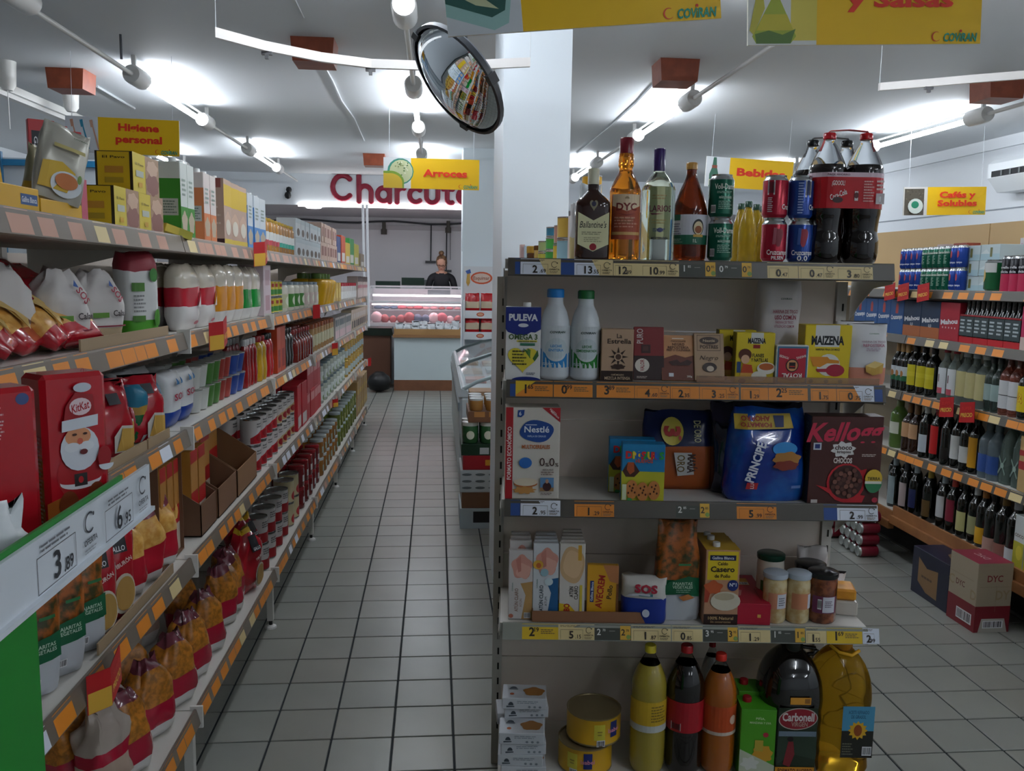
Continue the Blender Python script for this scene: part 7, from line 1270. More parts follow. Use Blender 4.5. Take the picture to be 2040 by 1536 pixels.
rowR(2, 1797, 1850, 3, wine(.285, .042, DKG, '#b8ac1c', '#151515', (.15, .55), lambda aw, z0, z1: [('r', -aw*.5, z0+.05, aw*.5, z0+.075, '#c4b830')]), .09, 'black liqueur bottle with narrow yellow label', 'bottle', 'bottles on the third drinks shelf')
rowR(2, 1856, 1892, 2, wine(.28, .038, CLG, '#c9cdd0', '#9c2430', (.12, .6), lambda aw, z0, z1: [('r', -aw*.3, z0, aw*.3, z0+.03, '#b04a58'), ('r', -aw*.05, z0+.06, aw*.05, z0+.1, '#5a2a30')], cork=1), .09, 'clear gin bottle with white label and red cap', 'bottle', 'bottles on the third drinks shelf', rows=2)
rowR(2, 1893, 1950, 3, wine(.27, .046, CLG, '#b0a878', '#a8b0b0', (.15, .62), cork=1), .1, 'clear gin bottle with pale yellow label', 'bottle', 'bottles on the third drinks shelf', rows=2)
rowR(2, 1951, 1978, 2, wine(.26, .036, mat('#3c4a44', .08, trans=.4), '#8fa4a0', '#2a3030', cork=1), .08, 'smoky glass bottle with grey label', 'bottle', 'bottles on the third drinks shelf')
rowR(2, 1979, 2016, 2, wine(.29, .042, PNK, '#c4c6c8', '#8a3a44', (.1, .55), lambda aw, z0, z1: [('r', -aw*.5, z0+.06, aw*.5, z0+.064, '#3a3a3a')], cork=1), .09, 'brown whisky bottle with large white label', 'bottle', 'bottles on the third drinks shelf')
rowR(2, 2017, 2075, 3, wine(.27, .044, DKG, '#cdb41c', '#a02030', (.12, .55), lambda aw, z0, z1: [('t', 'B', 0, (z0+z1)/2, .05, '#a02a1c', {'bold': .05})]), .09, 'dark bottle with yellow label and big red letter', 'bottle', 'bottles on the third drinks shelf')
rowR(3, 1758, 1786, 1, wine(.27, .05, GRG, '#c4c8b8', '#5a6a34', (.3, .55), sh=.7), .1, 'squat pale green bottle', 'bottle', 'bottles on the fourth drinks shelf')
rowR(3, 1787, 1815, 2, wine(.27, .042, BRW, '#b8906a', '#6a4a2a', (.3, .6)), .09, 'brown bottle with tan label', 'bottle', 'bottles on the fourth drinks shelf')
for i, (p0, p1, lc, fo, lzz, nm) in enumerate(((1816, 1840, '#aeb8c0', '#c4c8c4', (.1, .42), 'large white label'), (1840, 1860, '#b81a1c', '#8a1c24', (.12, .62), 'bright red label'), (1860, 1882, '#14100e', '#2a2a2a', (.1, .3), 'no visible label'), (1882, 1900, '#c4c6c4', '#2a2a2a', (.15, .55), 'white label over an orange band'), (1901, 1916, '#b8bab8', '#1a1a1a', (.15, .42), 'short white label'), (1916, 1936, '#c08a18', '#1a1a1a', (.1, .6), 'orange-yellow label'))):
    rowR(3, p0, p1, 1, wine(.30, .037, DKG, lc, fo, lzz), .08, 'dark wine bottle with %s' % nm, 'bottle', 'bottles on the fourth drinks shelf', dx=.01+.012*(i % 2))
    rowR(3, p0, p1, 1, wine(.30, .037, DKG, '#2a2a28', ('#b8bcb8', '#8e1c24', '#1a1a1a')[i % 3], (.15, .4)), .08, 'dark wine bottle in the second line, %s from the end unit' % ORD[i], 'bottle', 'rear bottles on the fourth drinks shelf', dx=.12)
def jugc(w_):
    r = min(w_/2, .062); o = pbottle('water_jug', smooth_prof([(r*.92, 0), (r, .01), (r, .14), (r*.96, .18), (r*.7, .225), (r*.36, .26), (r*.3, .29)], 3), mat('#8fa49c', .06, trans=.7, ior=1.2), cap=(r*.36, .28, .30, '#7a8a84'), sq=3.4)
    p = MB(); mp = lambda u, v, off: (u, -r-.002-off, v); printing(p, mp, [('p', [(-r*.7, .12), (-r*.6, .13), (r*.6, .05), (r*.5, .04)], '#6f837a'), ('p', [(-r*.7, .05), (-r*.6, .04), (r*.6, .12), (r*.5, .13)], '#6f837a'), ('e', 0, .085, r*.3, r*.3, '#8aa096')]); p.build('emboss', o); return o
rowR(3, 1938, 1972, 2, lambda w_: wine(.29, .045, mat('#7a8a92', .08, trans=.5), '#2a4a8a', '#5a6a70', (.1, .4))(w_), .1, 'clear bottle with blue label', 'bottle', 'clear jugs on the fourth drinks shelf')
rowR(3, 1973, 2022, 2, jugc, .13, 'big embossed clear glass jug', 'jug', 'clear jugs on the fourth drinks shelf')
rowR(3, 2024, 2075, 2, lambda w_: pbox('wine_carton', w_, .09, .25, '#b89a68', lambda w2, h: [('r', 0, h*.4, w2, h*.55, '#a03030'), ('r', 0, h*.65, w2, h*.75, '#a03030')]), .09, 'tan wine carton with red bands', 'carton', 'tan wine cartons')
for i, (p0, p1, lc, fo, lzz, nm) in enumerate(((1756, 1774, '#8fa0a4', '#a8b8c0', (.05, .6), 'tall grey-blue label'), (1778, 1796, '#a89a98', '#3a3c44', (.1, .55), 'pinkish white label'), (1797, 1815, '#1c2450', '#a8b4bc', (.15, .5), 'blue label'), (1818, 1848, '#5a4420', '#b0963c', (.1, .4), 'gold foil and brown label'), (1849, 1872, '#b4b6b8', '#a4b0b4', (.2, .58), 'square white label'), (1873, 1886, '#7a1a30', '#a83020', (.2, .58), 'crimson label and orange foil'), (1888, 1914, '#b0ac74', '#16181a', (.12, .45), 'torn cream label'), (1916, 1930, '#8f9068', '#c4ccd0', (.15, .45), 'white cap'), (1930, 1948, '#c4941c', '#b87a3c', (.05, .32), 'yellow label'), (1949, 1966, '#a8867c', '#1a1a1c', (.0, .22), 'pale pink label'), (1967, 1990, '#8a5a50', '#8a6a34', (.0, .2), 'gold champagne foil'), (1991, 2012, '#c4c6c8', '#aeb4b8', (.0, .2), 'silver champagne foil'))):
    rowR(4, p0, p1, 1, wine(.30, .037 if i < 9 else .042, DKG, lc, fo, lzz), .09, 'dark wine bottle with %s' % nm, 'bottle', 'bottles on the lowest drinks shelf', dx=.03)
    if i < 9: rowR(4, p0, p1, 1, wine(.30, .037, DKG, '#20221f', ('#a8a494', '#7a1c24', '#a8b4b8', '#1a1c1e')[i % 4], (.15, .4)), .09, 'dark wine bottle in the back line of the lowest shelf, %s along' % ORD[i], 'bottle', 'rear bottles on the lowest drinks shelf', dx=.15)
rowR(4, 2014, 2060, 2, lambda w_: pbox('juice_carton', w_, .07, .24, '#c4c9c8', lambda w2, h: [('r', 0, 0, w2, h*.5, '#a8a430'), ('t', 'COCO', w2*.5, h*.62, h*.06, '#5a4a34'), ('e', w2*.6, h*.3, w2*.3, h*.14, '#c4b83a')], cap=(0, 0, .012, .014, '#c9d2d6')), .07, 'white and lime juice carton', 'carton', 'white and lime juice cartons', dx=.005)
# red flags on the rails
def flagR(k, px, s=1., y=True):
    yy = Ry(px, k, 0); bi = max(i for i in range(len(RB)-1) if RB[i] <= yy); red_flag(RRAIL[(k, bi)], RB[bi+1]-yy-.06, s, yellow=y)
for px in (1785, 1812, 1852): flagR(0, px, 1., False)
for px in (1897, 1938): flagR(2, px, 1.1)
# floor: can packs and two cartons
canm = MB(); canm.lathe([(.026, 0), (.03, .003), (.033, .012), (.033, .104), (.027, .115), (.024, .113), (.001, .112)], mat('#a9adab', .3, metal=.8), 16, bands=[(.004, mat('#a9adab', .3, metal=.8)), (.105, mat('#7a1c2c', .35)), (1, mat('#a9adab', .3, metal=.8))]); canm = canm.mesh('can', 40)
for i, (x, y, n) in enumerate(((2.385, 4.50, 4), (2.385, 4.86, 4))):
    t = empty('beer_can_pack', (x, y, 0))
    for a in range(n):
        for c in range(4):
            o = link('can', canm, t, (.118, .034+a*.0665, .034+c*.0665)); o.rotation_euler = (0, -math.pi/2, 0)
    tag(t, ('stack of dark red drink cans lying on the floor, silver ends outwards', 'second stack of dark red cans behind the first on the floor')[i], 'can pack', 'can packs on the floor')
def dycf(w_, h): return [('r', 0, 0, w_, h*.38, '#7d1f28'), ('t', 'DYC', w_*.5, h*.78, h*.09, '#7d2a2e', {'w': w_*.44, 'bold': .02}), ('t', 'DY', w_*.75, h*.54, h*.13, '#9c8a6c', {'w': w_*.4}), ('p', [(w_*.12, 0), (w_*.95, 0), (w_*.85, h*.2), (w_*.2, h*.2)], '#b8b2a8'), ('bar', w_*.24, h*.06, w_*.82, h*.17), ('r', w_*.55, h*.3, w_*.556, h*.68, '#8a7a66'), ('p', [(w_*.08, h*.66), (w_*.92, h*.66), (w_*.92, h*.664), (w_*.08, h*.664)], '#8f7f6a')]
def dycl(d, h): return [('r', 0, 0, d, h*.38, '#7d1f28'), ('t', 'DYC', d*.42, h*.60, h*.08, '#6a3a34', {'w': d*.32}), ('t', 'C', d*.1, h*.6, h*.13, '#9c8a6c'), ('t', 'D', d*.9, h*.52, h*.13, '#9c8a6c'), ('bar', d*.35, h*.08, d*.9, h*.24), ('r', 0, h*.72, d*.9, h*.725, '#8f7f6a')]
o = pbox('whisky_case', .168, .20, .32, '#a89a84', dycf, left=dycl, top=lambda w_, d: [('r', 0, 0, w_, d, '#8e3040'), ('t', 'DYC', w_*.5, d*.5, .03, '#c9b4b0', {'rot': 90})]); o.location = (2.487, 3.59, .0005); o.rotation_euler = (0, 0, math.radians(1)); tag(o, 'cream and red cardboard whisky case reading DYC on the floor', 'box')
o = pbox('whisky_case', .17, .31, .235, '#191c34', None, left=lambda d, h: [('p', [(d*.18, h*.3), (d*.18, h*.82), (d*.42, h*.66), (d*.72, h*.72), (d*.72, h*.12), (d*.42, h*.14)], '#8a6a46'), ('lines', d*.28, h*.4, d*.62, h*.5, 1, '#5a4430')], top=lambda w_, d: [('p', [(w_*.3, d*.2), (w_*.9, d*.2), (w_*.9, d*.6), (w_*.5, d*.5)], '#7a6448')]); o.location = (2.497, 3.862, .0005); tag(o, 'dark navy cardboard case with tan emblem behind the DYC case', 'box')
# goods on top of the unit behind the display, left of the whisky
TOPZ = ES[0]-.001
def putT(o, px, Y, label, cat, g=None, z=0, rz=0):
    q = ony(px, 520, Y); o.location = (q.x, Y, TOPZ+z); o.rotation_euler = (0, 0, math.radians(rz)); tag(o, label, cat, g)
GT = 'small goods on top of the unit behind the display'
for i, (px, Y, mk, z, nm, ct) in enumerate(((1040, 3.85, lambda: pbox('food_box', .02, .05, .085, '#c9a8a4', None), 0, 'slim pink packet', 'packet'), (1049, 3.8, lambda: pbox('food_box', .02, .05, .08, '#b8ccd8', None), 0, 'slim pale blue packet', 'packet'), (1062, 3.7, lambda: pjar('sauce_jar', .028, .075, '#4a2a12', '#b8923c', .03), 0, 'small jar with big gold lid', 'jar'), (1074, 3.6, lambda: pjar('sauce_jar', .022, .075, '#b89a54', '#6a4420', .02), 0, 'small jar with brown lid', 'jar'),
        (1084, 3.5, lambda: pcan('food_tin', .026, .045, mat('#b8b04a', .35), None, tin=True), 0, 'lower yellow-green tin', 'tin'), (1084.5, 3.5, lambda: pcan('food_tin', .026, .045, mat('#a8b47a', .35), None, tin=True), .046, 'upper pale green tin', 'tin'), (1101, 3.4, lambda: pcan('food_tin', .03, .05, mat('#3a8a3c', .35), None, tin=True), 0, 'bottom green tin', 'tin'), (1101.5, 3.4, lambda: pcan('food_tin', .03, .05, mat('#4aa04a', .35), None, tin=True), .051, 'middle green tin', 'tin'), (1101, 3.4, lambda: pcan('food_tin', .028, .04, mat('#3a7a94', .35), None, tin=True), .102, 'top blue tin', 'tin'),
        (1118, 3.25, lambda: pcan('food_tin', .032, .07, mat('#c4a83a', .35), None, tin=True), 0, 'lower yellow tin', 'tin'), (1118, 3.25, lambda: pcan('food_tin', .03, .07, mat('#b88a7a', .35), None, tin=True), .071, 'upper pink and yellow tin', 'tin'), (1128, 3.15, lambda: pcan('food_tin', .036, .085, mat('#8fb4c4', .35), None, tin=True), 0, 'lower light blue tin', 'tin'), (1128, 3.15, lambda: pcan('food_tin', .036, .08, mat('#c4a24a', .35), None, tin=True), .086, 'upper golden tin', 'tin'),
        (1141, 3.0, lambda: pbox('food_box', .03, .06, .16, '#c4b4b0', None), 0, 'beige packet', 'packet'), (1152, 2.88, lambda: ppouch('food_bag', .06, .19, .05, [(.4, mat('#b8a878', .4)), (1, mat('#b4b4b6', .3))], 181, 'fold', .003), 0, 'crumpled grey bag', 'bag'), (1172, 2.84, lambda: ppouch('food_bag', .07, .25, .05, [(.6, mat('#3a78a8', .3)), (1, mat('#c0c8cc', .3))], 182, 'crimp', .003), 0, 'blue and white bag', 'bag'), (1175, 3.02, lambda: pcan('food_tin', .035, .1, mat('#c9982a', .35), lambda r, h: [('r', -.02, h*.3, .0, h*.9, '#2a2a5a')], tin=True), .20, 'yellow and navy tin', 'tin'))):
    putT(mk(), px, Y, '%s in the jumble left of the whisky bottles' % nm, ct, GT, z)
o = pbox('food_box', .08, .08, .199, '#b8b4a8', None); putT(o, 1175, 3.02, 'plain box under the yellow and navy tin', 'box', GT)
for i, (px, Y) in enumerate(((1472, 3.72), (1486, 3.60), (1502, 3.74), (1521, 3.66), (1506, 3.84), (1479, 3.86))):
    if i == 0: ob = o = pbottle('oil_bottle', smooth_prof([(.034, 0), (.037, .008), (.036, .02), (.038, .03), (.036, .05), (.038, .06), (.036, .09), (.038, .1), (.036, .15), (.033, .18), (.022, .22), (.014, .245), (.014, .26)], 2), mat('#b0942a', .06, trans=.6, ior=1.25), cap=(.016, .25, .275, '#1c3a2a'))
    else: o = dup(ob)
    putT(o, px, Y, 'ribbed olive oil bottle with green cap, %s in the group behind the cans' % ORD[i], 'oil bottle', 'olive oil bottles behind the cans')
# ================================================================== far end of the aisle
# letters on the fascia: rounded strokes
RL = mat('#8e1030', .4)
def arc(cx, cy, rx, ry, a0, a1, n=12): return [(cx+rx*math.cos(math.radians(a0+(a1-a0)*i/n)), cy+ry*math.sin(math.radians(a0+(a1-a0)*i/n))) for i in range(n+1)]
X_ = .5
GL = {'C': ([arc(.42, .5, .36, .42, 45, 315, 16)], .84), 'h': ([[(.08, 0), (.08, .92)], arc(.30, .34, .22, .22, 180, 0)+[(.52, 0)]], .62), 'a': ([arc(.27, .27, .22, .24, 0, 360, 18), [(.49, .5), (.49, .0)]], .6), 'r': ([[(.08, 0), (.08, .52)], arc(.28, .32, .2, .2, 180, 75)], .42), 'c': ([arc(.27, .27, .23, .25, 50, 310, 14)], .52),
      'u': ([[(.06, .52), (.06, .24)]+arc(.27, .22, .21, .21, 180, 360)+[(.48, .52)]], .58), 't': ([[(.16, .78), (.16, .2)]+arc(.30, .16, .14, .14, 180, 290), [(.02, .52), (.36, .52)]], .44), 'e': ([[(.06, .28), (.48, .28)]+arc(.27, .27, .22, .24, 0, 300, 16)], .56), 'í': ([[(.08, 0), (.08, .5)], [(.08, .68), (.18, .8)]], .2)}
a = ony(660, 403, FY-.02); hgt = .335/.9; x = a.x; zb_ = 2.492
for i, ch in enumerate('Charcutería'):
    st, adv = GL[ch]; t = empty('wall_letter', (x, FY-.002, zb_)); 
    for s in st:
        b = MB(); b.tube([(p[0]*hgt, 0, p[1]*hgt) for p in s], .036, RL, 10); o = b.build('stroke', t, smooth=50); o.scale = (1, .5, 1); o.location = (0, -.018, 0)
        for e in (s[0], s[-1]):
            if s[0] != s[-1] or 1:
                q = MB(); q.lathe([(.002, -.036), (.02, -.03), (.034, -.012), (.036, 0), (.034, .012), (.02, .03), (.002, .036)], RL, 10); q2 = q.build('stroke_end', t, (e[0]*hgt, -.018, e[1]*hgt), smooth=60); q2.scale = (1, .5, 1)
    tag(t, 'dark red rounded letter %s on the white fascia, %s of the word' % (ch, (ORD+('last',))[i] if i < 10 else 'last'), 'letter', 'letters of the fascia word'); x += (adv+.07)*hgt*1.02
b = MB(); b.lathe([(.002, -.05), (.035, -.035), (.045, 0), (.035, .035), (.002, .05)], '#14161a', 12); o = b.build('wall_speaker', loc=(-2.0, FY-.05, 2.55), smooth=60); q = MB(); q.lathe([(.002, -.04), (.03, -.03), (.04, 0), (.03, .03), (.002, .04)], '#14161a', 12); q.build('head', o, (.015, 0, .075), smooth=60); tag(o, 'small black round object mounted on the white fascia', 'speaker')
b = MB(); b.box(-1.87, .75, FY-.03, FY-.005, zb-.02, zb, mat('#ffffff', .4, emit=14.)); tag(b.build('led_strip'), 'bright light strip along the lower edge of the fascia', 'light')
for i, px in enumerate((625,)):
    q = onz(px, 413, zb+.008); b = MB(); b.lathe([(.10, -.012), (.11, 0)], mat('#ffffff', .4, emit=16.), 20); tag(b.build('downlight', loc=(q.x, q.y, zb+.008)), ('round white downlight in the low ceiling over the deli', 'second downlight hidden behind the columns')[i], 'light', 'round downlights')
# back wall fittings
WT = mat('#c9c4c8', .4)
b = MB(); b.box(-4.5, .55, FAR_Y-.05, FAR_Y, 2.24, 2.31, WT); b.build('pipe_box', wf)
run([(-4 + .3*i, FAR_Y-.06, 2.36+.02*math.sin(i*1.3)) for i in range(16)], .018, 'dark cable sagging along the back wall of the deli', mat('#55575c', .6))
for i, (px, py) in enumerate(((652, 475), (765, 455), (893, 452))):
    q = ony(px, py, FAR_Y-.08); b = MB(); b.lathe([(.05, -.1), (.05, -.02), (.03, 0), (.03, .1)], '#6a665f', 10); tag(b.build('wall_hook', loc=q, smooth=50), 'small dark wall bracket on the deli back wall, %s from the left' % ORD[i], 'bracket', 'wall brackets')
for i, (px, y0, y1, T) in enumerate(((859, 446, 522, 1), (890, 452, 540, 1), (897, 452, 518, 0))):
    q0, q1 = ony(px, y0, FAR_Y-.05), ony(px-(1 if i < 2 else 0), y1, FAR_Y-.05); b = MB(); b.tube([q0, q1], .012 if T else .008, '#3a3a3e' if T else '#8a888c', 6); o = b.build('hanging_tool')
    if T: c = MB(); c.box(-.09, .09, -.01, .01, -.02, .02, '#4a4a4e'); c.build('blade', o, q1)
    tag(o, ('long squeegee hanging on the deli back wall', 'second squeegee hanging near the column', 'thin pale rod hanging beside the squeegee')[i], 'tool', 'tools hanging on the back wall')
for i, (px, c) in enumerate(((723, '#e8eaee'), (731, '#eef0f4'))):
    q0, q1 = ony(px, 417, 11.9), ony(px+3, 578, 11.9); b = MB(); b.tube([(q0.x, q0.y, zb), q1, (q1.x, q1.y, 0)], .018, c, 8); tag(b.build('white_pole', smooth=50), 'thin white upright pole at the left end of the deli counter, %s' % ('left', 'right')[i], 'pole', 'white poles')
# column and snack stand
c = MB(); c.box(.285, .66, 9.3, 9.8, 0, CEIL, mat('#dfe9ef', .5)); colm = struct(c.build('pillar_rear'))
b = MB(); b.box(.283, .2849, 9.42, 9.48, 1.78, 2.1, '#1f3a34'); b.build('slot_panel', colm)
st = empty('snack_stand', (.46, 9.0, 0)); WS = mat('#d6dade', .45); w2 = .165
b = MB(); b.box(-w2, w2, -.12, .12, 0, .12, WS); b.build('base', st)
b = MB(); b.box(-w2, w2, .11, .12, .12, 1.62, WS); b.build('back_panel', st)
for s in (-1, 1):
    b = MB(); b.box(s*w2-(.006 if s > 0 else 0), s*w2+(.006 if s < 0 else 0), -.12, .12, .12, 1.27, WS); b.build('side_panel', st)
for z in (.12, .55, .92, 1.14):
    b = MB(); b.box(-w2+.006, w2-.006, -.12, .11, z, z+.012, WS); b.box(-w2, w2, -.125, -.12, z-.05, z+.03, WS)
    p_ = b.build('shelf', st); q = MB(); mp = lambda u, v, o: (u, -.1255-o, z+v); printing(q, mp, [('e', 0, -.01, .04, .022, '#b8452a'), ('e', 0, -.01, .03, .014, '#d09a7a')]); q.build('badge', p_)
p = MB(); mp = lambda u, v, o: (u, .1099-o, 1.35+v); printing(p, mp, [('e', .02, .15, .115, .065, '#c4522a'), ('e', .02, .15, .095, .048, '#d8c4b8'), ('t', 'Esquimar', .02, .15, .035, '#8a4a2a', {'w': .17}), ('p', [(-.13, .2), (-.1, .2), (-.1, .1), (-.12, .06), (-.14, .1)], '#c9a04a'), ('p', [(-.15, .22), (-.1, .24), (-.09, .2), (-.13, .19)], '#3a5aa0')]); p.build('header_print', st)
tag(st, 'white snack display stand with orange oval badge beside the column', 'display stand')
SN = [(.18, mat('#a81820', .25)), (.55, mat('#c4b49a', .35)), (1, mat('#b01c24', .22))]
k = 0
for z in (1.153, .933):
    for j, xx in enumerate((-.08, .08)):
        o = ppouch('snack_bag', .145, .19, .06, SN, 190+k, 'crimp', .003); o.location = (.46+xx, 9.0-.06, z); tag(o, 'red snack bag, %s on the %s tier of the snack stand' % (('left', 'right')[j], 'upper' if z > 1 else 'lower'), 'snack bag', 'red snack bags'); k += 1
# chest freezer
fz = empty('chest_freezer', (.17, 5.95, 0)); FW_ = mat('#c6d0d4', .35); GLS = mat('#cfdcdc', .05, alpha=.35, coat=.4)
b = MB(); b.bbox(0, .72, 0, 2.8, .10, .70, FW_, .02); b.build('body', fz)
b = MB(); b.box(.03, .69, .03, 2.77, .0, .10, '#15171a'); b.build('base', fz)
b = MB(); b.box(-.012, 0, .0, 2.8, .60, .66, mat('#8a949a', .35)); b.build('bumper', fz)
b = MB(); b.prism([(-.01, .70), (.06, .70), (.06, .74), (.01, .76)], 'y', 0, 2.8, FW_); b.build('rim', fz)
b = MB(); b.prism([(.66, .70), (.73, .70), (.73, .90), (.68, .90)], 'y', 0, 2.8, FW_); b.build('rim', fz)
for j in range(2):
    y0 = .02+1.4*j; b = MB(); pr = [(.03, .75), (.12, .80), (.3, .86), (.5, .89), (.69, .895)]
    for (a0, c0), (a1, c1) in zip(pr, pr[1:]): b.face([(a0, y0, c0), (a1, y0, c1), (a1, y0+1.36, c1), (a0, y0+1.36, c0)], GLS)
    o = b.build('glass_lid', fz)
    q = MB(); q.tube([(a0, y0, c0+.004) for a0, c0 in pr], .014, mat('#9fb0b4', .3), 8); q.tube([(a0, y0+1.36, c0+.004) for a0, c0 in pr], .014, mat('#3a4648', .4), 8); q.tube([(.03, y0, .754), (.03, y0+1.36, .754)], .014, mat('#c4ced2', .3), 8); q.build('lid_frame', o, smooth=50)
tag(fz, 'white chest freezer with curved glass lids along the aisle', 'freezer')
for i in range(12):
    g = random.Random(i); b = pbox('frozen_food_box', .16, .2, .03, g.choice(['#c4b09a', '#c9a8a4', '#b8c4c8', '#a8886a', '#d0c8bc']), None); b.location = (.32+.2*(i % 3)+.0, 6.1+.64*(i//3)+.05*(i % 2), .702); tag(b, 'frozen food box under the freezer glass, %s from the near end' % ORD[i], 'frozen food', 'frozen boxes in the freezer')
# stack of trays in front of the freezer
def tray(z0, z1, c, lb, front=None, x0=.155, x1=.56, y0=5.14, y1=5.5, nm='stock_tray'):
    o = pbox(nm, x1-x0, y1-y0, z1-z0-.002, c, front); o.location = ((x0+x1)/2, (y0+y1)/2, z0+.001); return tag(o, lb, 'tray', 'stacked trays by the freezer')
tray(0, .13, '#9aa6aa', 'grey stock tray at the foot of the stack by the freezer', lambda w_, h: [('r', w_*.2, h*.3, w_*.7, h*.85, '#17181a')])
tray(.13, .23, '#6a4a34', 'brown carton second from the floor in the tray stack', None, .165)
tray(.23, .37, '#a9b0b2', 'silver wrapped tins in the middle of the tray stack', lambda w_, h: [('e', w_*(.1+.2*i), h*(.2+.3*j), .03, .008, '#5a6264') for i in range(4) for j in range(3)])
tray(.37, .46, '#8e1c24', 'dark red tray in the middle of the tray stack', lambda w_, h: [('r', w_*.35, h*.3, w_*.6, h*.7, '#c08a2a')], .17)
tray(.46, .53, '#15301e', 'dark green tray below the jars in the stack', lambda w_, h: [('r', w_*(.28+.17*i), h*.1, w_*(.42+.17*i), h*.7, '#a8acac') for i in range(4)], .16)
for i in range(3):
    for j in range(2):
        o = pjar('mayonnaise_jar', .05, .13, mat('#2c5a34', .15, coat=.5), '#c4c8c4', .03, lambda r, h: [('e', 0, h*.4, r*.5, h*.2, '#c8ccb8')]); o.location = (.215+.108*i, 5.2+.11*j, .531); tag(o, 'green-labelled mayonnaise jar in the tray stack, %s of the %s row' % (ORD[i], ('front', 'rear')[j]), 'jar', 'mayonnaise jars in the tray stack')
tray(.663, .73, '#6e4a32', 'open brown tray near the top of the tray stack', lambda w_, h: [('r', w_*(.1+.25*i), h*.5, w_*(.28+.25*i), h, '#a8743c') for i in range(3)], .20)
for i in range(3):
    for j in range(3):
        o = pjar('sauce_jar', .042, .075, '#a8783c', '#c9d0d2', .014); o.location = (.25+.1*i, 5.2+.1*j, .731); tag(o, 'white-lidded jar in the top brown tray, %s of row %s' % (ORD[i], ('one', 'two', 'three')[j]), 'jar', 'white-lidded jars on the tray stack')
for i in range(4):
    o = pbox('snack_box', .2, .3, .125, '#b8902a', lambda w_, h: [('r', w_*.2, h*.2, w_*.5, h*.7, '#4a2a18'), ('r', w_*.6, h*.5, w_*.9, h*.9, '#c8a83a')], left=lambda d, h: [('r', d*.1, h*.1, d*.5, h*.6, '#3a2418'), ('r', d*.55, h*.2, d*.9, h*.9, '#6a8aa0')]); o.location = (.43, 4.85, .126*i); tag(o, 'yellow and brown snack box, %s from the floor behind the pillar' % ORD[i], 'box', 'yellow and brown snack boxes')
# island counter with crates
il = empty('island_counter', (-.09, 11.3, 0)); BRN = mat('#6e4630', .5, noise=('#7d5238', 8, .3, .7)); wi = (.86+.0)/2
b = MB(); b.box(-.447, .447, 0, .5, 0, .14, BRN); b.build('plinth', il); b = MB(); b.box(-.445, .445, .004, .5, .14, .70, mat('#c4d0d2', .45)); b.build('body', il); b = MB(); b.box(-.46, .47, -.04, .54, .70, .735, mat('#8a6440', .5)); b.build('top', il)
tag(il, 'white island counter with brown plinth and wooden top', 'counter')
for i, (x0, x1) in enumerate(((-.53, -.10), (-.09, .37))):
    t = empty('wooden_crate', ((x0+x1)/2, 11.28, .736)); W_ = x1-x0; WD = mat('#a07a4c', .6)
    b = MB(); b.box(-W_/2, W_/2, 0, .012, 0, .075, WD); b.build('front_slat', t); b = MB(); b.box(-W_/2, W_/2, .4, .412, 0, .075, WD); b.build('back_slat', t)
    for s in (-1, 1): b = MB(); b.box(s*W_/2-.006, s*W_/2+.006, .012, .4, 0, .075, WD); b.build('side_slat', t)
    b = MB(); b.box(-W_/2, W_/2, .012, .4, 0, .008, WD); b.build('base_slat', t); tag(t, ('wooden crate of wrapped food on the left of the island counter', 'wooden crate of wrapped food on the right of the island counter')[i], 'crate', 'crates on the island counter')
for i in range(16):
    g = random.Random(40+i); c1 = g.choice(['#b8bcc0', '#a8605a', '#c4c8cc', '#8a5a4a', '#c9cdd0', '#7a8084']); h = g.uniform(.09, .16)
    o = ppouch('wrapped_food', .10, h, .08, [(.35, mat(c1, .2, coat=.5)), (1, mat('#c6ccd0', .15, coat=.5))], 220+i, 'crimp', .006); o.location = (-.47+.105*(i % 8), 11.36+.17*(i//8), .746); tag(o, 'clear wrapped food pack in the island crates, %s of the %s row' % (ORD[i % 8], ('front', 'rear')[i//8]), 'food pack', 'wrapped food packs on the island')
bx_ = empty('bin_box', (-.80, 11.6, 0)); b = MB(); b.box(-.23, .2, 0, .35, 0, .70, mat('#5a3826', .55)); b.build('box', bx_); b = MB(); b.prism([(-.27, .70), (.24, .70), (.22, .80), (-.24, .80)], 'y', -.03, .37, mat('#0f1c14', .35)); b.build('bag', bx_); tag(bx_, 'brown waste box lined with a black bag at the end of the aisle', 'bin')
b = MB(); b.lathe([(.02, 0), (.13, .04), (.16, .12), (.13, .2), (.05, .26)], mat('#0a0c0e', .4), 14); tag(b.build('rubbish_bag', loc=(-.72, 11.2, 0), smooth=60), 'black round rubbish bag on the floor at the aisle end', 'bag')
b = MB(); b.box(-.55, -.50, 11.86, 11.9, 0, .70, mat('#1c4a30', .5)); tag(b.build('green_post'), 'narrow dark green board between the waste box and counter', 'board')
# deli display case
dc = empty('deli_case', (-.25, 12.05, 0)); HW = .66; CW = mat('#c9ced2', .3)
b = MB(); b.box(-HW, HW, 0, .8, 0, .80, mat('#b8bec2', .4)); b.build('base', dc)
b = MB(); b.box(-HW, HW, .02, .75, .80, .84, mat('#d8d4d6', .3)); b.build('deck', dc)
for s in (-1, 1): b = MB(); b.prism([(0, .80), (.78, .80), (.78, 1.30), (.28, 1.34), (.04, 1.1)], 'x', s*HW-.006, s*HW+.006, GLS); b.build('end_glass', dc)
b = MB(); b.face([(-HW, 0, .80), (HW, 0, .80), (HW, .04, 1.13), (-HW, .04, 1.13)], mat('#e2d8dc', .05, alpha=.12, coat=.3)); b.face([(-HW, .04, 1.13), (HW, .04, 1.13), (HW, .28, 1.34), (-HW, .28, 1.34)], mat('#cfd8dc', .05, alpha=.3, coat=.5)); b.build('front_glass', dc)
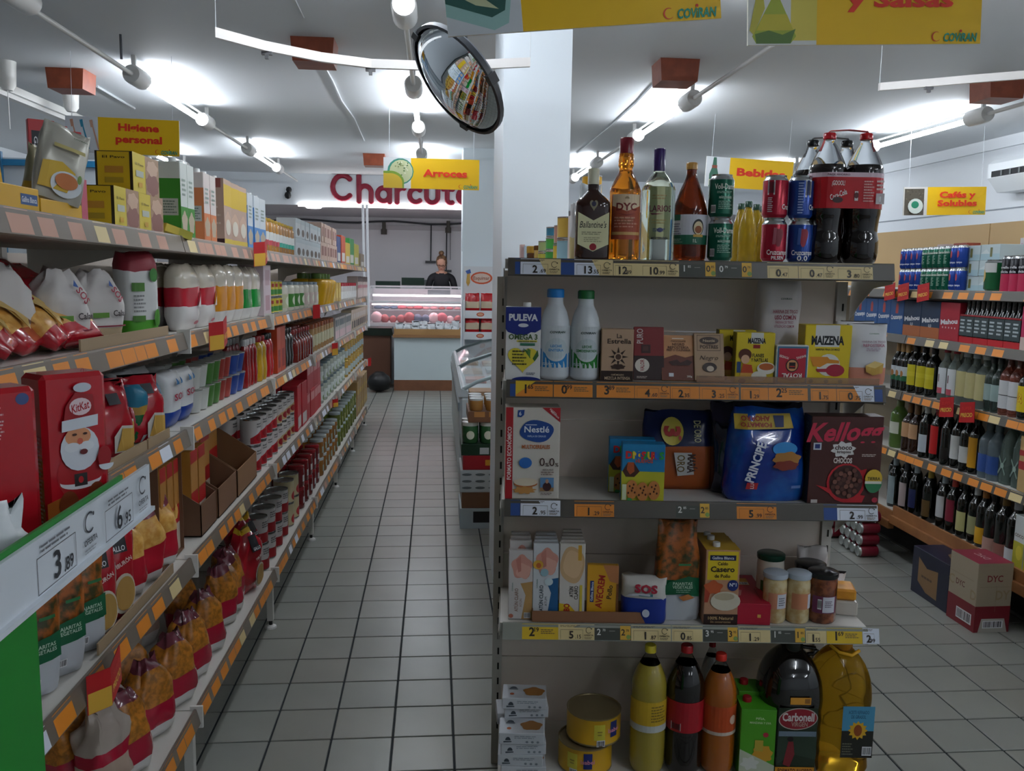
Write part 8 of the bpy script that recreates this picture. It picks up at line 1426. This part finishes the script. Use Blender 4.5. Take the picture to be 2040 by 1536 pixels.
b = MB(); b.box(-HW, HW, .03, .06, 1.115, 1.145, mat('#e8eaec', .3)); b.build('glass_trim', dc); b = MB(); b.box(-HW, HW, .27, .33, 1.33, 1.35, CW); b.build('top_trim', dc)
b = MB(); b.box(-HW+.03, HW-.03, .30, .34, 1.20, 1.225, mat('#fff2f4', .4, emit=10.)); b.build('lamp', dc)
b = MB(); b.box(-HW+.03, HW-.03, .1, .14, 1.085, 1.10, mat('#ffd0da', .4, emit=9.)); b.build('lamp', dc)
b = MB(); b.box(-HW, HW, .76, .78, .84, 1.30, mat('#b8b0b6', .4)); b.build('back_panel', dc); b = MB(); b.box(-HW, HW, .34, .74, 1.0, 1.012, GLS); b.build('inner_shelf', dc)
tag(dc, 'glass deli display case lit in pink with meats inside', 'display case')
for i in range(22):
    g = random.Random(70+i); r = g.uniform(.05, .085); cc = g.choice(['#b8606a', '#c98a90', '#d8b8bc', '#5a6a80', '#a85a5c', '#c9b8b4']); b = MB()
    lo = i < 11; b.lathe([(r*.6, 0), (r, r*.4), (r*.95, r*.9), (r*.5, r*1.3), (.004, r*1.4)], mat(cc, .4), 12); o = b.build('deli_meat', loc=(-.25-HW+.09+(i % 11)*.114, 12.05+(.16 if lo else .5), .842 if lo else 1.014), smooth=60); o.scale = (1, 1, 1.3 if lo else .5); tag(o, 'piece of cured meat in the deli case, %s on the %s level' % (ORD[i % 11], 'lower' if lo else 'upper'), 'meat', 'meats in the deli case')
b = MB(); b.box(-.16, .16, 0, .01, 0, .07, '#3a3c42'); tag(b.build('case_screen', loc=(.05, 12.4, 1.2265)), 'dark panel hanging inside the top of the deli case', 'panel')
# scales and shop things on the back counter
bc = MB(); bc.box(-1.6, .5, 13.7, 14.3, 0, .95, mat('#c4c0c4', .4)); tag(bc.build('back_counter'), 'pale back counter behind the deli case', 'counter')
t = empty('weighing_scale', (-.75, 13.75, .951)); b = MB(); b.bbox(-.2, .2, 0, .3, 0, .28, mat('#24282a', .4), .02); b.build('body', t); b = MB(); b.box(-.19, .19, .04, .2, .28, .44, mat('#1d3a30', .4)); b.build('screen', t); tag(t, 'dark scale with green display on the back counter', 'scale')
b = MB(); b.box(-.24, .12, 0, .06, 0, .12, '#244034'); b.box(-.1, .3, .08, .1, 0, .09, '#8a9094'); tag(b.build('label_printer', loc=(-.3, 13.95, 1.33)), 'small dark green sign strip on the back wall', 'sign')
b = MB(); b.prism([(-.75, 0), (-.75, .02), (.5, .02), (.5, -.208), (.48, -.208), (.48, 0), (-.73, 0), (-.73, -.208), (-.75, -.208)], 'y', .05, .07, '#3a3e44'); tag(b.build('counter_rail', loc=(-.25, 13.66, 1.16)), 'dark thin rail running behind the shop assistant', 'rail')
# blue grid rack far left
rk = empty('wire_rack', (-2.75, 6.9, 0)); RBL = mat('#2a7aa8', .4)
b = MB(); b.box(-.6, .6, .04, .05, .1, 2.36, mat('#d2d8dc', .5)); b.build('back_board', rk)
for z in (1.90, 2.10, 2.30): b = MB(); b.box(-.6, .6, 0, .03, z, z+.045, RBL); b.build('cross_bar', rk)
for xx in (-.5, .02, .5): b = MB(); b.box(xx, xx+.025, -.01, .02, .0, 2.4, mat('#2a5f80', .4)); b.build('post', rk)
tag(rk, 'blue-barred white display rack beyond the left shelving', 'rack')
# ================================================================== shop assistant behind the deli case
def skin_body(name, joints, edges, radii, m, root=0, sub=2):
    me = bpy.data.meshes.new(name); me.from_pydata(joints, edges, []); o = link(name, me)
    sk = o.modifiers.new('skin', 'SKIN'); sk.use_smooth_shade = True
    for i, r in enumerate(radii): me.skin_vertices[0].data[i].radius = (r, r) if not isinstance(r, tuple) else r
    me.skin_vertices[0].data[root].use_root = True
    ss = o.modifiers.new('sub', 'SUBSURF'); ss.levels = sub; ss.render_levels = sub
    dg = bpy.context.evaluated_depsgraph_get(); ev = o.evaluated_get(dg); m2 = bpy.data.meshes.new_from_object(ev); bpy.data.objects.remove(o)
    m2.materials.clear(); m2.materials.append(m)
    for p in m2.polygons: p.use_smooth = True
    return m2
SKIN = mat('#c99a84', .5); SHIRT = mat('#14161d', .7); HAIR = mat('#7a5a3c', .6, noise=('#4a3424', 40, .4, .6))
PX, PY = .09, 13.24
J = [(0, 0, .92), (0, 0, 1.08), (0, -.02, 1.24), (0, -.03, 1.36), (0, -.05, 1.42), (-.09, 0, .88), (-.1, 0, .48), (-.1, .02, .07), (-.1, -.08, .03), (.09, 0, .88), (.1, 0, .48), (.1, .02, .07), (.1, -.08, .03),
     (-.16, -.02, 1.335), (-.22, -.06, 1.10), (-.15, -.24, 1.0), (-.10, -.31, .99), (.16, -.02, 1.335), (.22, -.06, 1.10), (.15, -.24, 1.0), (.10, -.31, .99), (0, -.085, 1.47)]
ED_ = [(0, 1), (1, 2), (2, 3), (3, 4), (0, 5), (5, 6), (6, 7), (7, 8), (0, 9), (9, 10), (10, 11), (11, 12), (3, 13), (13, 14), (14, 15), (15, 16), (3, 17), (17, 18), (18, 19), (19, 20), (4, 21)]
RD_ = [(.15, .11), (.14, .10), (.15, .105), (.10, .08), (.05, .05), (.085, .085), (.06, .06), (.042, .042), (.04, .03), (.085, .085), (.06, .06), (.042, .042), (.04, .03), (.062, .062), (.046, .046), (.036, .036), (.028, .024), (.062, .062), (.046, .046), (.036, .036), (.028, .024), (.045, .045)]
me = skin_body('person', J, ED_, RD_, SHIRT)
me.materials.append(SKIN); me.materials.append(mat('#20242c', .7))
for p in me.polygons:
    c = p.center
    if c.z > 1.395 and abs(c.x) < .09: p.material_index = 1
    elif abs(c.x) < .3 and c.y < -.12 and c.z > .9: p.material_index = 1
    elif c.z < .9: p.material_index = 2
pr_ = link('person', me, None, (PX, PY, .13))
bpy.context.view_layer.update()
b = MB(); b.box(-.5, .7, -.35, .33, 0, .13, mat('#a8a4a0', .6)); tag(b.build('floor_platform', loc=(PX, PY+.02, 0)), 'low platform behind the deli case', 'platform')
# head, tilted down
hd = MB(); hd.lathe([(.002, -.115), (.03, -.112), (.05, -.095), (.062, -.06), (.07, -.02), (.074, .02), (.07, .06), (.055, .09), (.03, .108), (.002, .113)], SKIN, 18, sy=1.18); head = hd.build('head', pr_, (0, -.115, 1.55), smooth=70); head.rotation_euler = (math.radians(28), 0, math.radians(-6))
q = MB(); q.add([(-.012, -.088, -.005), (.012, -.088, -.005), (0, -.112, -.022), (-.014, -.088, -.03), (.014, -.088, -.03), (0, -.086, .02)], [(0, 2, 5), (5, 2, 1), (0, 3, 2), (1, 2, 4), (3, 4, 2)], SKIN); q.build('nose', head)
q = MB(); q.lathe([(.002, -.006), (.02, 0), (.002, .006)], '#a85a58', 10, cx=0, cy=-.083, cz=-.058, sy=.3); q.build('mouth', head, smooth=60)
for s in (-1, 1):
    q = MB(); q.lathe([(.002, -.02), (.012, -.012), (.014, 0), (.012, .014), (.002, .022)], SKIN, 8, cx=s*.074, cy=.0, sx=.5); q.build('ear', head, smooth=60)
    q = MB(); q.lathe([(.002, -.006), (.012, 0), (.002, .006)], '#2a1c18', 8, cx=s*.03, cy=-.084, cz=.006, sy=.3); q.build('eye', head, smooth=60)
q = MB()
for s in (-1, 1): q.tube([(s*.03+.024*math.cos(t), -.096, .004+.018*math.sin(t)) for t in [2*math.pi*i/12 for i in range(13)]], .0025, '#2a1a1a', 5)
q.tube([(-.006, -.098, .006), (.006, -.098, .006)], .0025, '#2a1a1a', 5); q.build('glasses', head)
hb2 = MB(); hb2.lathe([(.078, -.03), (.083, .0), (.082, .04), (.07, .085), (.045, .112), (.004, .124)], HAIR, 20, cy=.014, sy=1.12, closed=False); hb2.build('hair', head, smooth=70)
q = MB(); q.lathe([(.004, -.035), (.03, -.025), (.042, 0), (.034, .025), (.004, .04)], HAIR, 14, cy=.03, cz=.15); q.build('hair_bun', head, smooth=70)
tag(pr_, 'person in a black top with hair in a bun, looking down behind the deli case', 'person')
print('objects', len(bpy.data.objects), 'meshes', len(bpy.data.meshes))
